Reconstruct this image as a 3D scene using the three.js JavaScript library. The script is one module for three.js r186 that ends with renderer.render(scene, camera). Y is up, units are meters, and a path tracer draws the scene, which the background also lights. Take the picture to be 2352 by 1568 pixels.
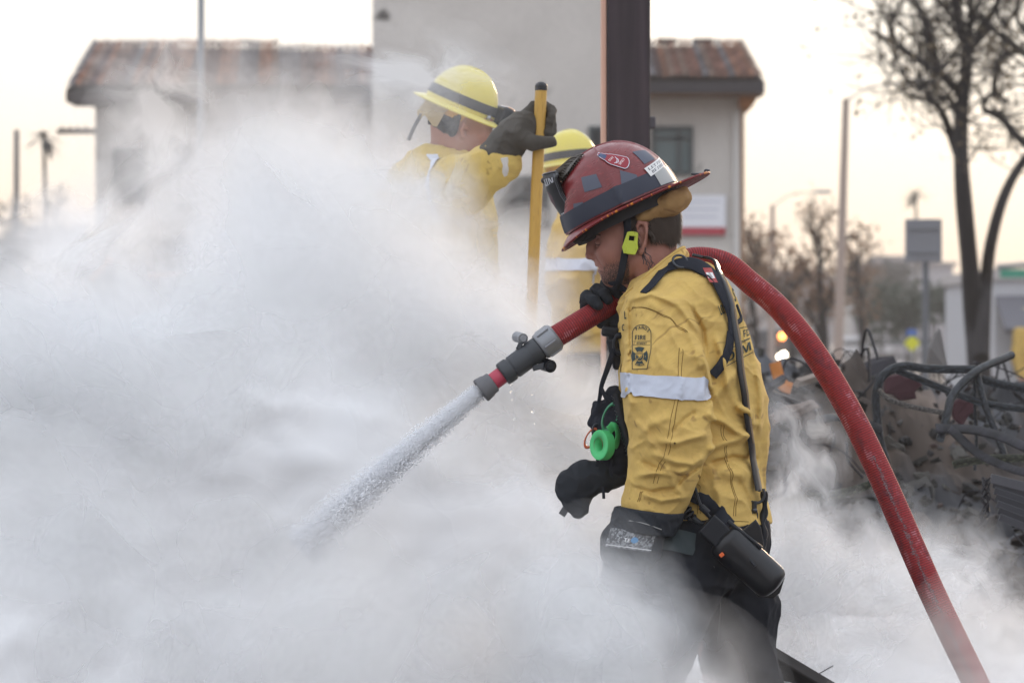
import * as THREE from 'three';
import { ImprovedNoise } from 'three/addons/math/ImprovedNoise.js';
import { mergeGeometries } from 'three/addons/utils/BufferGeometryUtils.js';
import { RoundedBoxGeometry } from 'three/addons/geometries/RoundedBoxGeometry.js';

// ---------------------------------------------------------------- camera, sky, sun, exposure
const scene = new THREE.Scene();
const CAM_Y = 1.3, CAM_Z = 8, F = 6984;             // F: focal length in pixels of a 2352-pixel wide picture
const camera = new THREE.PerspectiveCamera(2 * Math.atan(784 / F) * 180 / Math.PI, 1.5, 0.1, 3000);
camera.position.set(0, CAM_Y, CAM_Z);
camera.lookAt(0, CAM_Y, 0);
camera.updateMatrixWorld(true);
camera.focus = 7.82;
camera.userData.fStop = camera.getFocalLength() / 21;   // a 21 mm wide aperture
const renderer = new THREE.WebGLRenderer({ antialias: true });
renderer.toneMapping = THREE.LinearToneMapping;
renderer.toneMappingExposure = 1.3;
renderer.shadowMap.enabled = true;

const SUN = new THREE.Vector3(0.36, 0.2, -0.9).normalize();
{
  const W = 512, H = 256, data = new Float32Array(W * H * 4);
  const d = new THREE.Vector3(), sm = THREE.MathUtils.smoothstep, mix = THREE.MathUtils.lerp;
  for (let r = 0; r < H; r++) for (let c = 0; c < W; c++) {
    const up = ((r + 0.5) / H - 0.5) * Math.PI, az = ((c + 0.5) / W - 0.5) * 2 * Math.PI;
    d.set(Math.cos(az) * Math.cos(up), Math.sin(up), Math.sin(az) * Math.cos(up));
    const h = Math.max(0, d.y), g = d.dot(SUN), near = Math.pow(0.5 + 0.5 * g, 3.0), glow = Math.pow(Math.max(0, g), 14);
    const t = sm(h, 0.02, 0.42), low = 1 - sm(h, 0.0, 0.12);
    // hazy dusk: warm and bright towards the low sun, paler and bluer overhead and behind
    const zen = [0.96, 1.02, 1.13], hor = [0.74 + 0.38 * near, 0.71 + 0.31 * near, 0.73 + 0.15 * near];
    for (let k = 0; k < 3; k++) {
      let v = mix(hor[k], zen[k], t) + glow * [0.30, 0.26, 0.18][k];
      v *= 1 - low * [0.03, 0.15, 0.26][k];
      data[(r * W + c) * 4 + k] = v;
    }
    data[(r * W + c) * 4 + 3] = 1;
  }
  const sky = new THREE.DataTexture(data, W, H, THREE.RGBAFormat, THREE.FloatType);
  sky.mapping = THREE.EquirectangularReflectionMapping;
  sky.magFilter = sky.minFilter = THREE.LinearFilter;
  sky.needsUpdate = true;
  scene.background = sky;
  scene.environment = sky;
}
const sun = new THREE.DirectionalLight(0xffdcb4, 1.3);
sun.position.copy(SUN).multiplyScalar(60);
sun.shadow.radius = 20;
sun.castShadow = true;
Object.assign(sun.shadow.camera, { left: -30, right: 30, top: 30, bottom: -30, near: 1, far: 200 });
sun.shadow.mapSize.set(2048, 2048);
scene.add(sun, sun.target);
scene.fog = new THREE.FogExp2(0xf6ede4, 0.0013);

// ---------------------------------------------------------------- helpers
const V = (x, y, z) => new THREE.Vector3(x, y, z);
// the place at depth z that stands at pixel (px, py) of the photograph at 2352 x 1568
const P = (px, py, z = 0) => V((px - 1176) / F * (CAM_Z - z), CAM_Y + (784 - py) / F * (CAM_Z - z), z);
const M = (px, z = 0) => px / F * (CAM_Z - z);     // a length in pixels at depth z, in metres
const { clamp, lerp, smoothstep } = THREE.MathUtils;
const pix2 = (x, y, z) => [1176 + x * F / (CAM_Z - z), 784 - (y - CAM_Y) * F / (CAM_Z - z)];
function rng(seed) { return () => { seed = (seed + 0x6d2b79f5) | 0; let t = Math.imul(seed ^ (seed >>> 15), 1 | seed); t = (t + Math.imul(t ^ (t >>> 7), 61 | t)) ^ t; return ((t ^ (t >>> 14)) >>> 0) / 4294967296; }; }
const perlin = new ImprovedNoise();
const noise = (x, y, z) => perlin.noise(x + 100.3, y + 57.7, z + 31.1);
const fbm = (x, y, z, n = 4) => { let s = 0, a = 0.5; for (let i = 0; i < n; i++) { s += a * noise(x, y, z); x *= 2.03; y *= 2.03; z *= 2.03; a *= 0.5; } return s; };

const used = new Map();
function numbered(name) { const n = used.get(name) ?? 0; used.set(name, n + 1); return n ? name + '_' + String(n).padStart(3, '0') : name; }
function info(o, label, category, group) { o.userData.label = label; o.userData.category = category; if (group) o.userData.group = group; return o; }
function thing(name, label, category, at = V(0, 0, 0), group) {
  const o = new THREE.Group(); o.name = numbered(name); o.position.copy(at); scene.add(o);
  return info(o, label, category, group);
}
const shade = (m) => { m.castShadow = m.receiveShadow = true; return m; };
// a part whose geometry is given in world coordinates
function part(parent, name, geo, mat, label) {
  const root = new THREE.Vector3(); for (let o = parent; o; o = o.parent) root.add(o.position);
  const g = Array.isArray(geo) ? (geo.length > 1 ? mergeGeometries(geo.map(plain)) : geo[0]) : geo;
  orient(g);
  if (!g.userData.moved) { g.translate(-root.x, -root.y, -root.z); g.userData.moved = true; }
  const m = shade(new THREE.Mesh(g, mat)); m.name = name;
  if (label) m.userData.label = label;
  parent.add(m); return m;
}
// winds every triangle the way its normals point
function orient(g) {
  const p = g.attributes.position, n = g.attributes.normal, ix = g.index, N = (ix ?? p).count; if (!n) return g;
  const a = V(), b = V(), c = V(), m = V();
  for (let i = 0; i < N; i += 3) {
    const [x, y, z] = [0, 1, 2].map((k) => (ix ? ix.getX(i + k) : i + k));
    a.fromBufferAttribute(p, x); b.fromBufferAttribute(p, y).sub(a); c.fromBufferAttribute(p, z).sub(a); b.cross(c);
    const d = [x, y, z].reduce((s, k) => s + b.dot(m.fromBufferAttribute(n, k)), 0);
    if (d < 0) { if (ix) { ix.setX(i + 1, z); ix.setX(i + 2, y); } else for (const at of Object.values(g.attributes)) for (let k = 0; k < at.itemSize; k++) { const t = at.getComponent(i + 1, k); at.setComponent(i + 1, k, at.getComponent(i + 2, k)); at.setComponent(i + 2, k, t); } }
  }
  return g;
}
function plain(g) { const q = g.index ? g.toNonIndexed() : g; for (const k of Object.keys(q.attributes)) if (!['position', 'normal', 'uv'].includes(k)) q.deleteAttribute(k); if (!q.attributes.uv) q.setAttribute('uv', new THREE.BufferAttribute(new Float32Array(q.attributes.position.count * 2), 2)); return q; }
function struct(name, geo, mat, label) { const m = shade(new THREE.Mesh(geo, mat)); m.name = name; m.userData.kind = 'structure'; if (label) m.userData.label = label; scene.add(m); return m; }
const box = (w, h, d, x = 0, y = 0, z = 0) => new THREE.BoxGeometry(w, h, d).translate(x, y, z);
const rbox = (w, h, d, r, x = 0, y = 0, z = 0) => new RoundedBoxGeometry(w, h, d, 2, r).translate(x, y, z);
// a bar between two points
function bar(a, b, w, h = w, roll = 0) {
  const g = new RoundedBoxGeometry(w, a.distanceTo(b), h, 1, Math.min(w, h) * 0.12);
  return aim(roll ? g.rotateY(roll) : g, a, b);
}
function aim(g, a, b) {   // turns a shape along +y so that it runs from a to b, centred between them
  const q = new THREE.Quaternion().setFromUnitVectors(V(0, 1, 0), b.clone().sub(a).normalize()), m = a.clone().add(b).multiplyScalar(0.5);
  return g.applyQuaternion(q).translate(m.x, m.y, m.z);
}
const cyl = (a, b, r0, r1 = r0, seg = 20) => aim(new THREE.CylinderGeometry(r1, r0, a.distanceTo(b), seg, 1), a, b);
const ball = (c, r, s = 1) => new THREE.SphereGeometry(r, 14, 10).scale(1, s, 1).translate(c.x, c.y, c.z);
// a tube along points whose radius is a number or a function of 0..1
function tube(points, r, seg = 60, round = 10, closed = false, tension) {
  const curve = new THREE.CatmullRomCurve3(points, closed, tension === undefined ? 'centripetal' : 'catmullrom', tension), rad = typeof r === 'function' ? r : () => r;
  const g = new THREE.TubeGeometry(curve, seg, 1, round, closed), p = g.attributes.position, n = g.attributes.normal;
  for (let i = 0; i <= seg; i++) {
    const c = curve.getPointAt(closed && i === seg ? 0 : i / seg);
    for (let j = 0; j <= round; j++) { const k = i * (round + 1) + j, R = rad(i / seg, j / round); p.setXYZ(k, c.x + n.getX(k) * R, c.y + n.getY(k) * R, c.z + n.getZ(k) * R); }
  }
  g.userData.length = curve.getLength();
  if (!closed) {   // caps
    const pos = [...p.array], nor = [...n.array], uv = [...g.attributes.uv.array], idx = [...g.index.array];
    for (const e of [0, seg]) {
      const c = curve.getPointAt(e / seg), t = curve.getTangentAt(e / seg).multiplyScalar(e ? 1 : -1), s = pos.length / 3;
      pos.push(c.x, c.y, c.z); nor.push(t.x, t.y, t.z); uv.push(0, 0);
      for (let j = 0; j <= round; j++) { const k = e * (round + 1) + j; pos.push(p.getX(k), p.getY(k), p.getZ(k)); nor.push(t.x, t.y, t.z); uv.push(0, 0); }
      for (let j = 0; j < round; j++) e ? idx.push(s, s + 1 + j, s + 2 + j) : idx.push(s, s + 2 + j, s + 1 + j);
    }
    const q = new THREE.BufferGeometry(); q.setAttribute('position', new THREE.Float32BufferAttribute(pos, 3)); q.setAttribute('normal', new THREE.Float32BufferAttribute(nor, 3)); q.setAttribute('uv', new THREE.Float32BufferAttribute(uv, 2)); q.setIndex(idx);
    q.userData.length = g.userData.length;
    return q;
  }
  return g;
}
const scaleUV = (g, u, v) => { const a = g.attributes.uv; for (let i = 0; i < a.count; i++) a.setXY(i, a.getX(i) * u, a.getY(i) * v); return g; };

// ---------------------------------------------------------------- distance fields
const smin = (a, b, k) => { const h = Math.max(k - Math.abs(a - b), 0) / k; return Math.min(a, b) - h * h * k * 0.25; };
const smax = (a, b, k) => -smin(-a, -b, k);
function capsule(a, b, ra, rb) {
  const bx = b.x - a.x, by = b.y - a.y, bz = b.z - a.z, l2 = bx * bx + by * by + bz * bz || 1e-9;
  return (x, y, z) => { const px = x - a.x, py = y - a.y, pz = z - a.z; let t = (px * bx + py * by + pz * bz) / l2; t = t < 0 ? 0 : t > 1 ? 1 : t; const dx = px - bx * t, dy = py - by * t, dz = pz - bz * t; return Math.sqrt(dx * dx + dy * dy + dz * dz) - (ra + (rb - ra) * t); };
}
// an ellipsoid with radii r, turned about z by angle t
function ellipsoid(c, rx, ry, rz, t = 0) {
  const C = Math.cos(t), S = Math.sin(t), m = Math.min(rx, ry, rz);
  return (x, y, z) => { const X = x - c.x, Y = y - c.y, Z = z - c.z, u = (X * C + Y * S) / rx, v = (-X * S + Y * C) / ry, w = Z / rz, k0 = Math.sqrt(u * u + v * v + w * w); if (k0 < 1e-6) return -m; const a = u / rx, b = v / ry, d = w / rz; return k0 * (k0 - 1) / Math.sqrt(a * a + b * b + d * d); };
}
function chain(points, radii, k = 0.01) { const c = points.slice(1).map((p, i) => capsule(points[i], p, radii[i], radii[i + 1])); return (x, y, z) => { let d = c[0](x, y, z); for (let i = 1; i < c.length; i++) d = smin(d, c[i](x, y, z), k); return d; }; }
// meshes the zero surface of f inside the box lo..hi with cells of the given size (surface nets)
function surface(f, lo, hi, cell) {
  const nx = Math.ceil((hi.x - lo.x) / cell) + 1, ny = Math.ceil((hi.y - lo.y) / cell) + 1, nz = Math.ceil((hi.z - lo.z) / cell) + 1, A = new Float32Array(nx * ny * nz).fill(1);
  const S = 4;     // coarse pass: whole blocks far from the surface are skipped
  for (let k0 = 0; k0 < nz; k0 += S) for (let j0 = 0; j0 < ny; j0 += S) for (let i0 = 0; i0 < nx; i0 += S) {
    const d = f(lo.x + (i0 + S / 2) * cell, lo.y + (j0 + S / 2) * cell, lo.z + (k0 + S / 2) * cell), far = Math.abs(d) > S * cell * 1.9 + 0.012;
    for (let k = k0; k < Math.min(nz, k0 + S); k++) for (let j = j0; j < Math.min(ny, j0 + S); j++) for (let i = i0; i < Math.min(nx, i0 + S); i++) A[(k * ny + j) * nx + i] = far ? d : f(lo.x + i * cell, lo.y + j * cell, lo.z + k * cell);
  }
  const pos = [], idx = [], at = new Int32Array(nx * ny * nz).fill(-1), off = [0, 1, nx, nx + 1, nx * ny, nx * ny + 1, nx * ny + nx, nx * ny + nx + 1];
  const edges = [[0, 1], [2, 3], [4, 5], [6, 7], [0, 2], [1, 3], [4, 6], [5, 7], [0, 4], [1, 5], [2, 6], [3, 7]];
  for (let k = 0; k < nz - 1; k++) for (let j = 0; j < ny - 1; j++) for (let i = 0; i < nx - 1; i++) {
    const q = (k * ny + j) * nx + i; let mask = 0;
    for (let c = 0; c < 8; c++) if (A[q + off[c]] < 0) mask |= 1 << c;
    if (!mask || mask === 255) continue;
    let x = 0, y = 0, z = 0, n = 0;
    for (const [a, b] of edges) {
      const va = A[q + off[a]], vb = A[q + off[b]];
      if (va < 0 === vb < 0) continue;
      const t = va / (va - vb); n++;
      x += lerp(a & 1, b & 1, t); y += lerp((a >> 1) & 1, (b >> 1) & 1, t); z += lerp(a >> 2, b >> 2, t);
    }
    at[q] = pos.length / 3; pos.push(lo.x + (i + x / n) * cell, lo.y + (j + y / n) * cell, lo.z + (k + z / n) * cell);
  }
  const quad = (a, b, c, d, flip) => { if (a < 0 || b < 0 || c < 0 || d < 0) return; flip ? idx.push(a, c, b, a, d, c) : idx.push(a, b, c, a, c, d); };
  for (let k = 1; k < nz - 1; k++) for (let j = 1; j < ny - 1; j++) for (let i = 1; i < nx - 1; i++) {
    const q = (k * ny + j) * nx + i, s = A[q] < 0;
    if (s !== A[q + 1] < 0) quad(at[q - nx - nx * ny], at[q - nx * ny], at[q], at[q - nx], !s);
    if (s !== A[q + nx] < 0) quad(at[q - 1 - nx * ny], at[q - 1], at[q], at[q - nx * ny], !s);
    if (s !== A[q + nx * ny] < 0) quad(at[q - 1 - nx], at[q - nx], at[q], at[q - 1], !s);
  }
  const g = new THREE.BufferGeometry(), nor = new Float32Array(pos.length), uv = new Float32Array(pos.length / 3 * 2), e = cell * 0.6, n = V();
  for (let v = 0; v < pos.length; v += 3) {
    gradient(f, pos[v], pos[v + 1], pos[v + 2], e, n); n.toArray(nor, v);
    uv[v / 3 * 2] = (pos[v] + pos[v + 2] * 0.7); uv[v / 3 * 2 + 1] = pos[v + 1];
  }
  g.setAttribute('position', new THREE.Float32BufferAttribute(pos, 3)); g.setAttribute('normal', new THREE.BufferAttribute(nor, 3)); g.setAttribute('uv', new THREE.BufferAttribute(uv, 2)); g.setIndex(idx);
  return g;
}
function gradient(f, x, y, z, e, out) { return out.set(f(x + e, y, z) - f(x - e, y, z), f(x, y + e, z) - f(x, y - e, z), f(x, y, z + e) - f(x, y, z - e)).normalize(); }
// moves p onto the surface of f, lift metres off it; returns the normal there
function snap(f, p, lift = 0) { const n = V(); for (let i = 0; i < 12; i++) { const d = f(p.x, p.y, p.z) - lift; gradient(f, p.x, p.y, p.z, 0.004, n); p.addScaledVector(n, -d * 0.9); if (Math.abs(d) < 2e-4) break; } return n; }
// from a point, walks along dir until it meets f
function meet(f, from, dir, far = 1.2) { const p = from.clone(); let t = 0; while (t < far) { const d = f(p.x, p.y, p.z); if (d < 4e-4) return p; const s = Math.max(d * 0.7, 4e-4); p.addScaledVector(dir, s); t += s; } return null; }
// the point of f that faces the +z side at photo pixel (px, py)
const onSide = (f, px, py, from = 0.6) => { const a = P(px, py, from), b = P(px, py, from - 1.2); return meet(f, a, b.sub(a).normalize()); };
// a band of cloth or leather that lies on f along the given points
function strap(f, points, width, thick = 0.004, lift = 0.001, seg = 60, turn = null, loose = false) {
  const curve = new THREE.CatmullRomCurve3(points, false, 'centripetal'), w = typeof width === 'function' ? width : () => width, C = [], N = [], B = [];
  for (let i = 0; i <= seg; i++) {
    const p = curve.getPointAt(i / seg), t = curve.getTangentAt(i / seg); let n;
    if (f) { n = loose ? gradient(f, p.x, p.y, p.z, 0.012, V()) : snap(f, p, lift); if (!loose) gradient(f, p.x, p.y, p.z, 0.012, n); } else n = turn.clone();
    n.addScaledVector(t, -n.dot(t)).normalize();
    C.push(p); N.push(n); B.push(V().crossVectors(t, n).normalize());
  }
  const pos = [], nor = [], uv = [], idx = [], prof = [[-1, 0], [-1, 0.7], [-0.9, 1], [0.9, 1], [1, 0.7], [1, 0]], len = curve.getLength();
  const pn = [[-1, 0], [-0.9, 0.4], [-0.3, 1], [0.3, 1], [0.9, 0.4], [1, 0]];
  for (let i = 0; i <= seg; i++) prof.forEach(([a, b], j) => {
    const q = C[i].clone().addScaledVector(B[i], a * w(i / seg) / 2).addScaledVector(N[i], b * thick), m = B[i].clone().multiplyScalar(pn[j][0]).addScaledVector(N[i], pn[j][1]).normalize();
    pos.push(q.x, q.y, q.z); nor.push(m.x, m.y, m.z); uv.push(i / seg * len, a * w(i / seg) / 2);
    if (i < seg && j < 5) { const s = i * 6 + j; idx.push(s, s + 6, s + 1, s + 1, s + 6, s + 7); }
  });
  for (const i of [0, seg]) { const s = i * 6; i ? idx.push(s, s + 1, s + 2, s, s + 2, s + 3, s, s + 3, s + 5, s + 3, s + 4, s + 5) : idx.push(s, s + 2, s + 1, s, s + 3, s + 2, s, s + 5, s + 3, s + 3, s + 5, s + 4); }
  const g = new THREE.BufferGeometry(); g.setAttribute('position', new THREE.Float32BufferAttribute(pos, 3)); g.setAttribute('normal', new THREE.Float32BufferAttribute(nor, 3)); g.setAttribute('uv', new THREE.Float32BufferAttribute(uv, 2)); g.setIndex(idx);
  return g;
}
// a sheet draped on f: point(u, v) gives places near the surface; u, v run 0..1 and are its uv
function drape(f, point, lift = 0.0015, nu = 24, nv = 24) {
  const pos = [], nor = [], uv = [], idx = [];
  for (let j = 0; j <= nv; j++) for (let i = 0; i <= nu; i++) {
    const p = point(i / nu, j / nv), n = snap(f, p, lift);
    pos.push(p.x, p.y, p.z); nor.push(n.x, n.y, n.z); uv.push(i / nu, j / nv);
    if (i < nu && j < nv) { const s = j * (nu + 1) + i; idx.push(s, s + 1, s + nu + 1, s + 1, s + nu + 2, s + nu + 1); }
  }
  const g = new THREE.BufferGeometry(); g.setAttribute('position', new THREE.Float32BufferAttribute(pos, 3)); g.setAttribute('normal', new THREE.Float32BufferAttribute(nor, 3)); g.setAttribute('uv', new THREE.Float32BufferAttribute(uv, 2)); g.setIndex(idx);
  return g;
}

// ---------------------------------------------------------------- materials
const rgb = (r, g, b) => new THREE.Color().setRGB(r, g, b);
function mat(r, g, b, roughness = 0.8, more = {}) { return new THREE.MeshPhysicalMaterial({ color: rgb(r, g, b), roughness, side: THREE.DoubleSide, ...more }); }
function texture(w, h, f, { srgb = false, ru = 1, rv = 1, clampEdge = false } = {}) {   // f(u, v) gives [r, g, b] or a grey, linear unless srgb
  const data = new Uint8Array(w * h * 4);
  for (let j = 0; j < h; j++) for (let i = 0; i < w; i++) { const c = f(i / w, j / h), k = (j * w + i) * 4; for (let m = 0; m < 3; m++) data[k + m] = clamp(255 * (c.length ? c[m] : c), 0, 255); data[k + 3] = c.length > 3 ? clamp(255 * c[3], 0, 255) : 255; }
  const t = new THREE.DataTexture(data, w, h); t.wrapS = t.wrapT = clampEdge ? THREE.ClampToEdgeWrapping : THREE.RepeatWrapping; t.magFilter = t.minFilter = THREE.LinearFilter; t.repeat.set(ru, rv); t.needsUpdate = true;
  if (srgb) t.colorSpace = THREE.SRGBColorSpace;
  return t;
}
function print(w, h, draw) { const c = document.createElement('canvas'); c.width = w; c.height = h; draw(c.getContext('2d'), w, h); const t = new THREE.CanvasTexture(c); t.colorSpace = THREE.SRGBColorSpace; t.wrapS = t.wrapT = THREE.ClampToEdgeWrapping; return t; }
const sticker = (map, roughness = 0.7) => new THREE.MeshPhysicalMaterial({ map, transparent: true, roughness, side: THREE.DoubleSide });
// noise that repeats after one unit of u and v
const tiled = (u, v, n, seed = 0) => { const a = u * 2 * Math.PI, b = v * 2 * Math.PI, r = n / (2 * Math.PI); return noise(Math.cos(a) * r + seed, Math.sin(a) * r + Math.cos(b) * r, Math.sin(b) * r + seed * 1.7); };

// ---------------------------------------------------------------- ground and hills
{
  const g = new THREE.PlaneGeometry(1600, 1600, 1, 1).rotateX(-Math.PI / 2); scaleUV(g, 320, 320);
  const ash = texture(512, 512, (u, v) => { const n = 0.5 + 0.9 * tiled(u, v, 9, 1) * 0.5 + 0.7 * tiled(u, v, 40, 2) * 0.5; return [0.30 * n + 0.20, 0.28 * n + 0.19, 0.27 * n + 0.18]; }, { srgb: true });
  struct('ground', g, mat(1, 1, 1, 0.95, { map: ash }), 'grey ash covered ground');
  const rd = new THREE.PlaneGeometry(26, 420).rotateX(-Math.PI / 2).translate(34, 0.004, -260);
  struct('road', rd, mat(0.16, 0.16, 0.17, 0.85), 'grey asphalt street running away at the right');
  const kerb = box(0.3, 0.14, 420, 20.8, 0.07, -260); struct('kerb', kerb, mat(0.4, 0.39, 0.38, 0.9), 'pale kerb along the street');
  // far hills
  const hp = [], hi = [], N = 120;
  for (let i = 0; i <= N; i++) { const x = -500 + 1000 * i / N; [0, 1, 2].forEach((k) => hp.push(x, k ? (k === 1 ? 9 + 6 * noise(x * 0.008, 2, 0) + 3 * noise(x * 0.03, 5, 0) : 6) : -1, -420 - 60 * k)); }
  for (let i = 0; i < N; i++) for (let k = 0; k < 2; k++) { const s = i * 3 + k; hi.push(s, s + 3, s + 1, s + 1, s + 3, s + 4); }
  const hg = new THREE.BufferGeometry(); hg.setAttribute('position', new THREE.Float32BufferAttribute(hp, 3)); hg.setIndex(hi); hg.computeVertexNormals();
  struct('hills', hg, mat(0.10, 0.11, 0.12, 1), 'low hazy hills behind the town');
}

// ---------------------------------------------------------------- the burned shop building
const ZB = -47;
{
  const stucco = texture(512, 512, (u, v) => {
    const n = 0.5 + 0.5 * tiled(u, v, 5, 3), f = 0.5 + 0.5 * tiled(u, v, 70, 4), soot = smoothstep(tiled(u, v, 6, 8) + 0.5 * tiled(u, v, 24, 9), 0.5, 0.7) * 0.16;
    const k = 0.80 + 0.06 * n + 0.05 * f - soot; return [k * 0.98, k * 0.955, k * 0.925];
  }, { srgb: true });
  const wallM = mat(0.92, 0.92, 0.92, 0.95, { map: stucco }), left = P(218, 0, ZB).x, tl = P(855, 0, ZB + 1).x, tr = P(1392, 0, ZB + 1).x, right = P(1698, 0, ZB).x, eave = P(0, 214, ZB).y;
  const b = thing('shop_building', 'two storey beige stucco building with red tiled mansard roof and tall plain tower', 'building', V((left + right) / 2, 0, ZB - 4));
  const uvBox = (g) => { const p = g.attributes.position, n = g.attributes.normal, u = g.attributes.uv; for (let i = 0; i < p.count; i++) u.setXY(i, (Math.abs(n.getX(i)) > 0.5 ? p.getZ(i) : p.getX(i)) / 5, (Math.abs(n.getY(i)) > 0.5 ? p.getZ(i) : p.getY(i)) / 5); return g; };
  part(b, 'wall', uvBox(box(tl - left + 0.2, eave, 9, (left + tl + 0.2) / 2, eave / 2, ZB - 4.5)), wallM);
  part(b, 'tower', uvBox(box(tr - tl, 12.5, 8, (tl + tr) / 2, 6.25, ZB - 3)), wallM);
  part(b, 'wall', uvBox(box(right - tr + 0.2, eave, 9, (right + tr - 0.2) / 2, eave / 2, ZB - 4.503)), wallM);
  // soot mark on the tower, near its upper left corner
  const sootMap = texture(128, 128, (u, v) => { const r = Math.hypot(u - 0.5, v - 0.5) * 2, a = smoothstep(1 - r + 0.8 * fbm(u * 3, v * 3, 4), 0.35, 0.75); return [0.16, 0.14, 0.14, a * 0.75]; }, { srgb: true, clampEdge: true });
  const sg = new THREE.PlaneGeometry(M(60, ZB), M(70, ZB)).translate(P(884, 50, ZB).x, P(884, 50, ZB).y, ZB + 1.006);
  part(b, 'soot_stain', sg, sticker(sootMap, 1));
  // mansard roofs: slopes of standing tiles
  const tileColors = [[0.20, 0.10, 0.075], [0.26, 0.13, 0.085], [0.13, 0.085, 0.08], [0.16, 0.15, 0.16], [0.22, 0.15, 0.12]], R = rng(5);
  function slope(parent, e0, e1, r0, r1, n) {   // eave from e0 to e1, top edge from r0 to r1
    const pos = [], nor = [], col = [], idx = [], rows = 7;
    for (let i = 0; i < n; i++) {
      const c0 = tileColors[Math.floor(R() * 5)];
      for (let j = 0; j < rows; j++) {
        const k0 = 0.75 + 0.5 * R(), c = c0.map((q) => q * k0), lift = 0.03 + 0.03 * R();
        const a = (u, v) => e0.clone().lerp(e1, u).lerp(r0.clone().lerp(r1, u), v), up = V().crossVectors(e1.clone().sub(e0), r0.clone().sub(e0)).normalize(); if (up.z < 0 && Math.abs(up.z) > 0.2) up.negate(); if (up.y < 0) up.negate();
        const s = pos.length / 3;
        for (let q = 0; q <= 4; q++) { const t = q / 4, u = (i + t * 0.96) / n, h = Math.sin(t * Math.PI) * 0.09; for (const [v, l] of [[(j - 0.08) / rows, lift + 0.03], [(j + 1) / rows, lift]]) { const p = a(u, Math.max(0, v)).addScaledVector(up, h + l); pos.push(p.x, p.y, p.z); const m = up.clone().addScaledVector(e1.clone().sub(e0).normalize(), -Math.cos(t * Math.PI) * 0.8).normalize(); nor.push(m.x, m.y, m.z); col.push(...c); } }
        for (let q = 0; q < 4; q++) idx.push(s + q * 2, s + q * 2 + 2, s + q * 2 + 1, s + q * 2 + 1, s + q * 2 + 2, s + q * 2 + 3);
      }
    }
    const g = new THREE.BufferGeometry(); g.setAttribute('position', new THREE.Float32BufferAttribute(pos, 3)); g.setAttribute('normal', new THREE.Float32BufferAttribute(nor, 3)); g.setAttribute('color', new THREE.Float32BufferAttribute(col, 3)); g.setIndex(idx);
    const m = part(parent, 'tile', g, mat(1, 1, 1, 0.85, { vertexColors: true })); m.userData.kind = 'stuff'; return m;
  }
  function quadPrism(pts, depth) {   // a solid between four points and the same points moved by depth
    const q = [...pts, ...pts.map((p) => p.clone().add(depth))], g = new THREE.BufferGeometry(), f = [[0, 1, 2, 3], [7, 6, 5, 4], [0, 4, 5, 1], [1, 5, 6, 2], [2, 6, 7, 3], [3, 7, 4, 0]], pos = [];
    for (const [a, c, d, e] of f) for (const k of [a, c, d, a, d, e]) pos.push(q[k].x, q[k].y, q[k].z);
    g.setAttribute('position', new THREE.Float32BufferAttribute(pos, 3)); g.setAttribute('uv', new THREE.Float32BufferAttribute(new Float32Array(pos.length / 3 * 2), 2)); g.computeVertexNormals(); return g;
  }
  const dark = mat(0.07, 0.06, 0.06, 0.9), zf = ZB + 0.9, zr = ZB - 0.6, back = V(0, 0, -7);
  const lr = part(b, 'roof', [quadPrism([P(150, 208, zf), P(858, 208, zf), P(855, 118, zr), P(212, 107, zr)], V(0, -0.06, -0.12)), quadPrism([P(150, 208, zf), P(212, 107, zr), P(212, 107, zr).add(back), P(150, 208, zf).add(back)], V(0.06, -0.05, 0)), box(P(858, 0, zf).x - P(150, 0, zf).x, 0.16, 1.2, (P(858, 0, zf).x + P(150, 0, zf).x) / 2, P(0, 212, zf).y - 0.08, zf - 0.6)], dark);
  slope(lr, P(150, 207, zf), P(640, 207, zf), P(212, 104, zr), P(640, 104, zr), 30); slope(lr, P(640, 207, zf), P(858, 207, zf), P(640, 116, zr), P(856, 116, zr), 13);
  const rr = part(b, 'roof', [quadPrism([P(1385, 190, zf), P(1758, 190, zf), P(1708, 106, zr), P(1385, 106, zr)], V(0, -0.06, -0.12)), quadPrism([P(1758, 190, zf), P(1708, 106, zr), P(1708, 106, zr).add(back), P(1758, 190, zf).add(back)], V(-0.06, -0.05, 0))], dark);
  slope(rr, P(1385, 189, zf), P(1758, 189, zf), P(1385, 103, zr), P(1708, 103, zr), 24);
  part(rr, 'fascia', box(P(1757, 0, zf).x - P(1385, 0, zf).x, 0.2, 0.08, (P(1757, 0, zf).x + P(1385, 0, zf).x) / 2, P(0, 200, zf).y, zf - 0.02), mat(0.045, 0.04, 0.045, 0.8));
  part(rr, 'soffit', quadPrism([P(1700, 214, ZB + 0.3), P(1757, 197, ZB + 0.3), P(1728, 246, ZB + 0.3), P(1700, 246, ZB + 0.3)], V(0, 0, -6)), mat(0.42, 0.17, 0.05, 0.8));
  part(rr, 'soffit', box(P(1757, 0, zf).x - P(1385, 0, zf).x, 0.06, 0.9, (P(1757, 0, zf).x + P(1385, 0, zf).x) / 2, P(0, 211, zf).y, zf - 0.5), mat(0.25, 0.13, 0.07, 0.8));
  for (let k = 0; k < 2; k++) part(rr, 'ridge_vent', rbox(0.28 + 0.1 * k, 0.1, 0.3, 0.03, P(1530 + 85 * k, 0, zr).x, P(0, 103, zr).y + 0.06, zr), dark);
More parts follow.
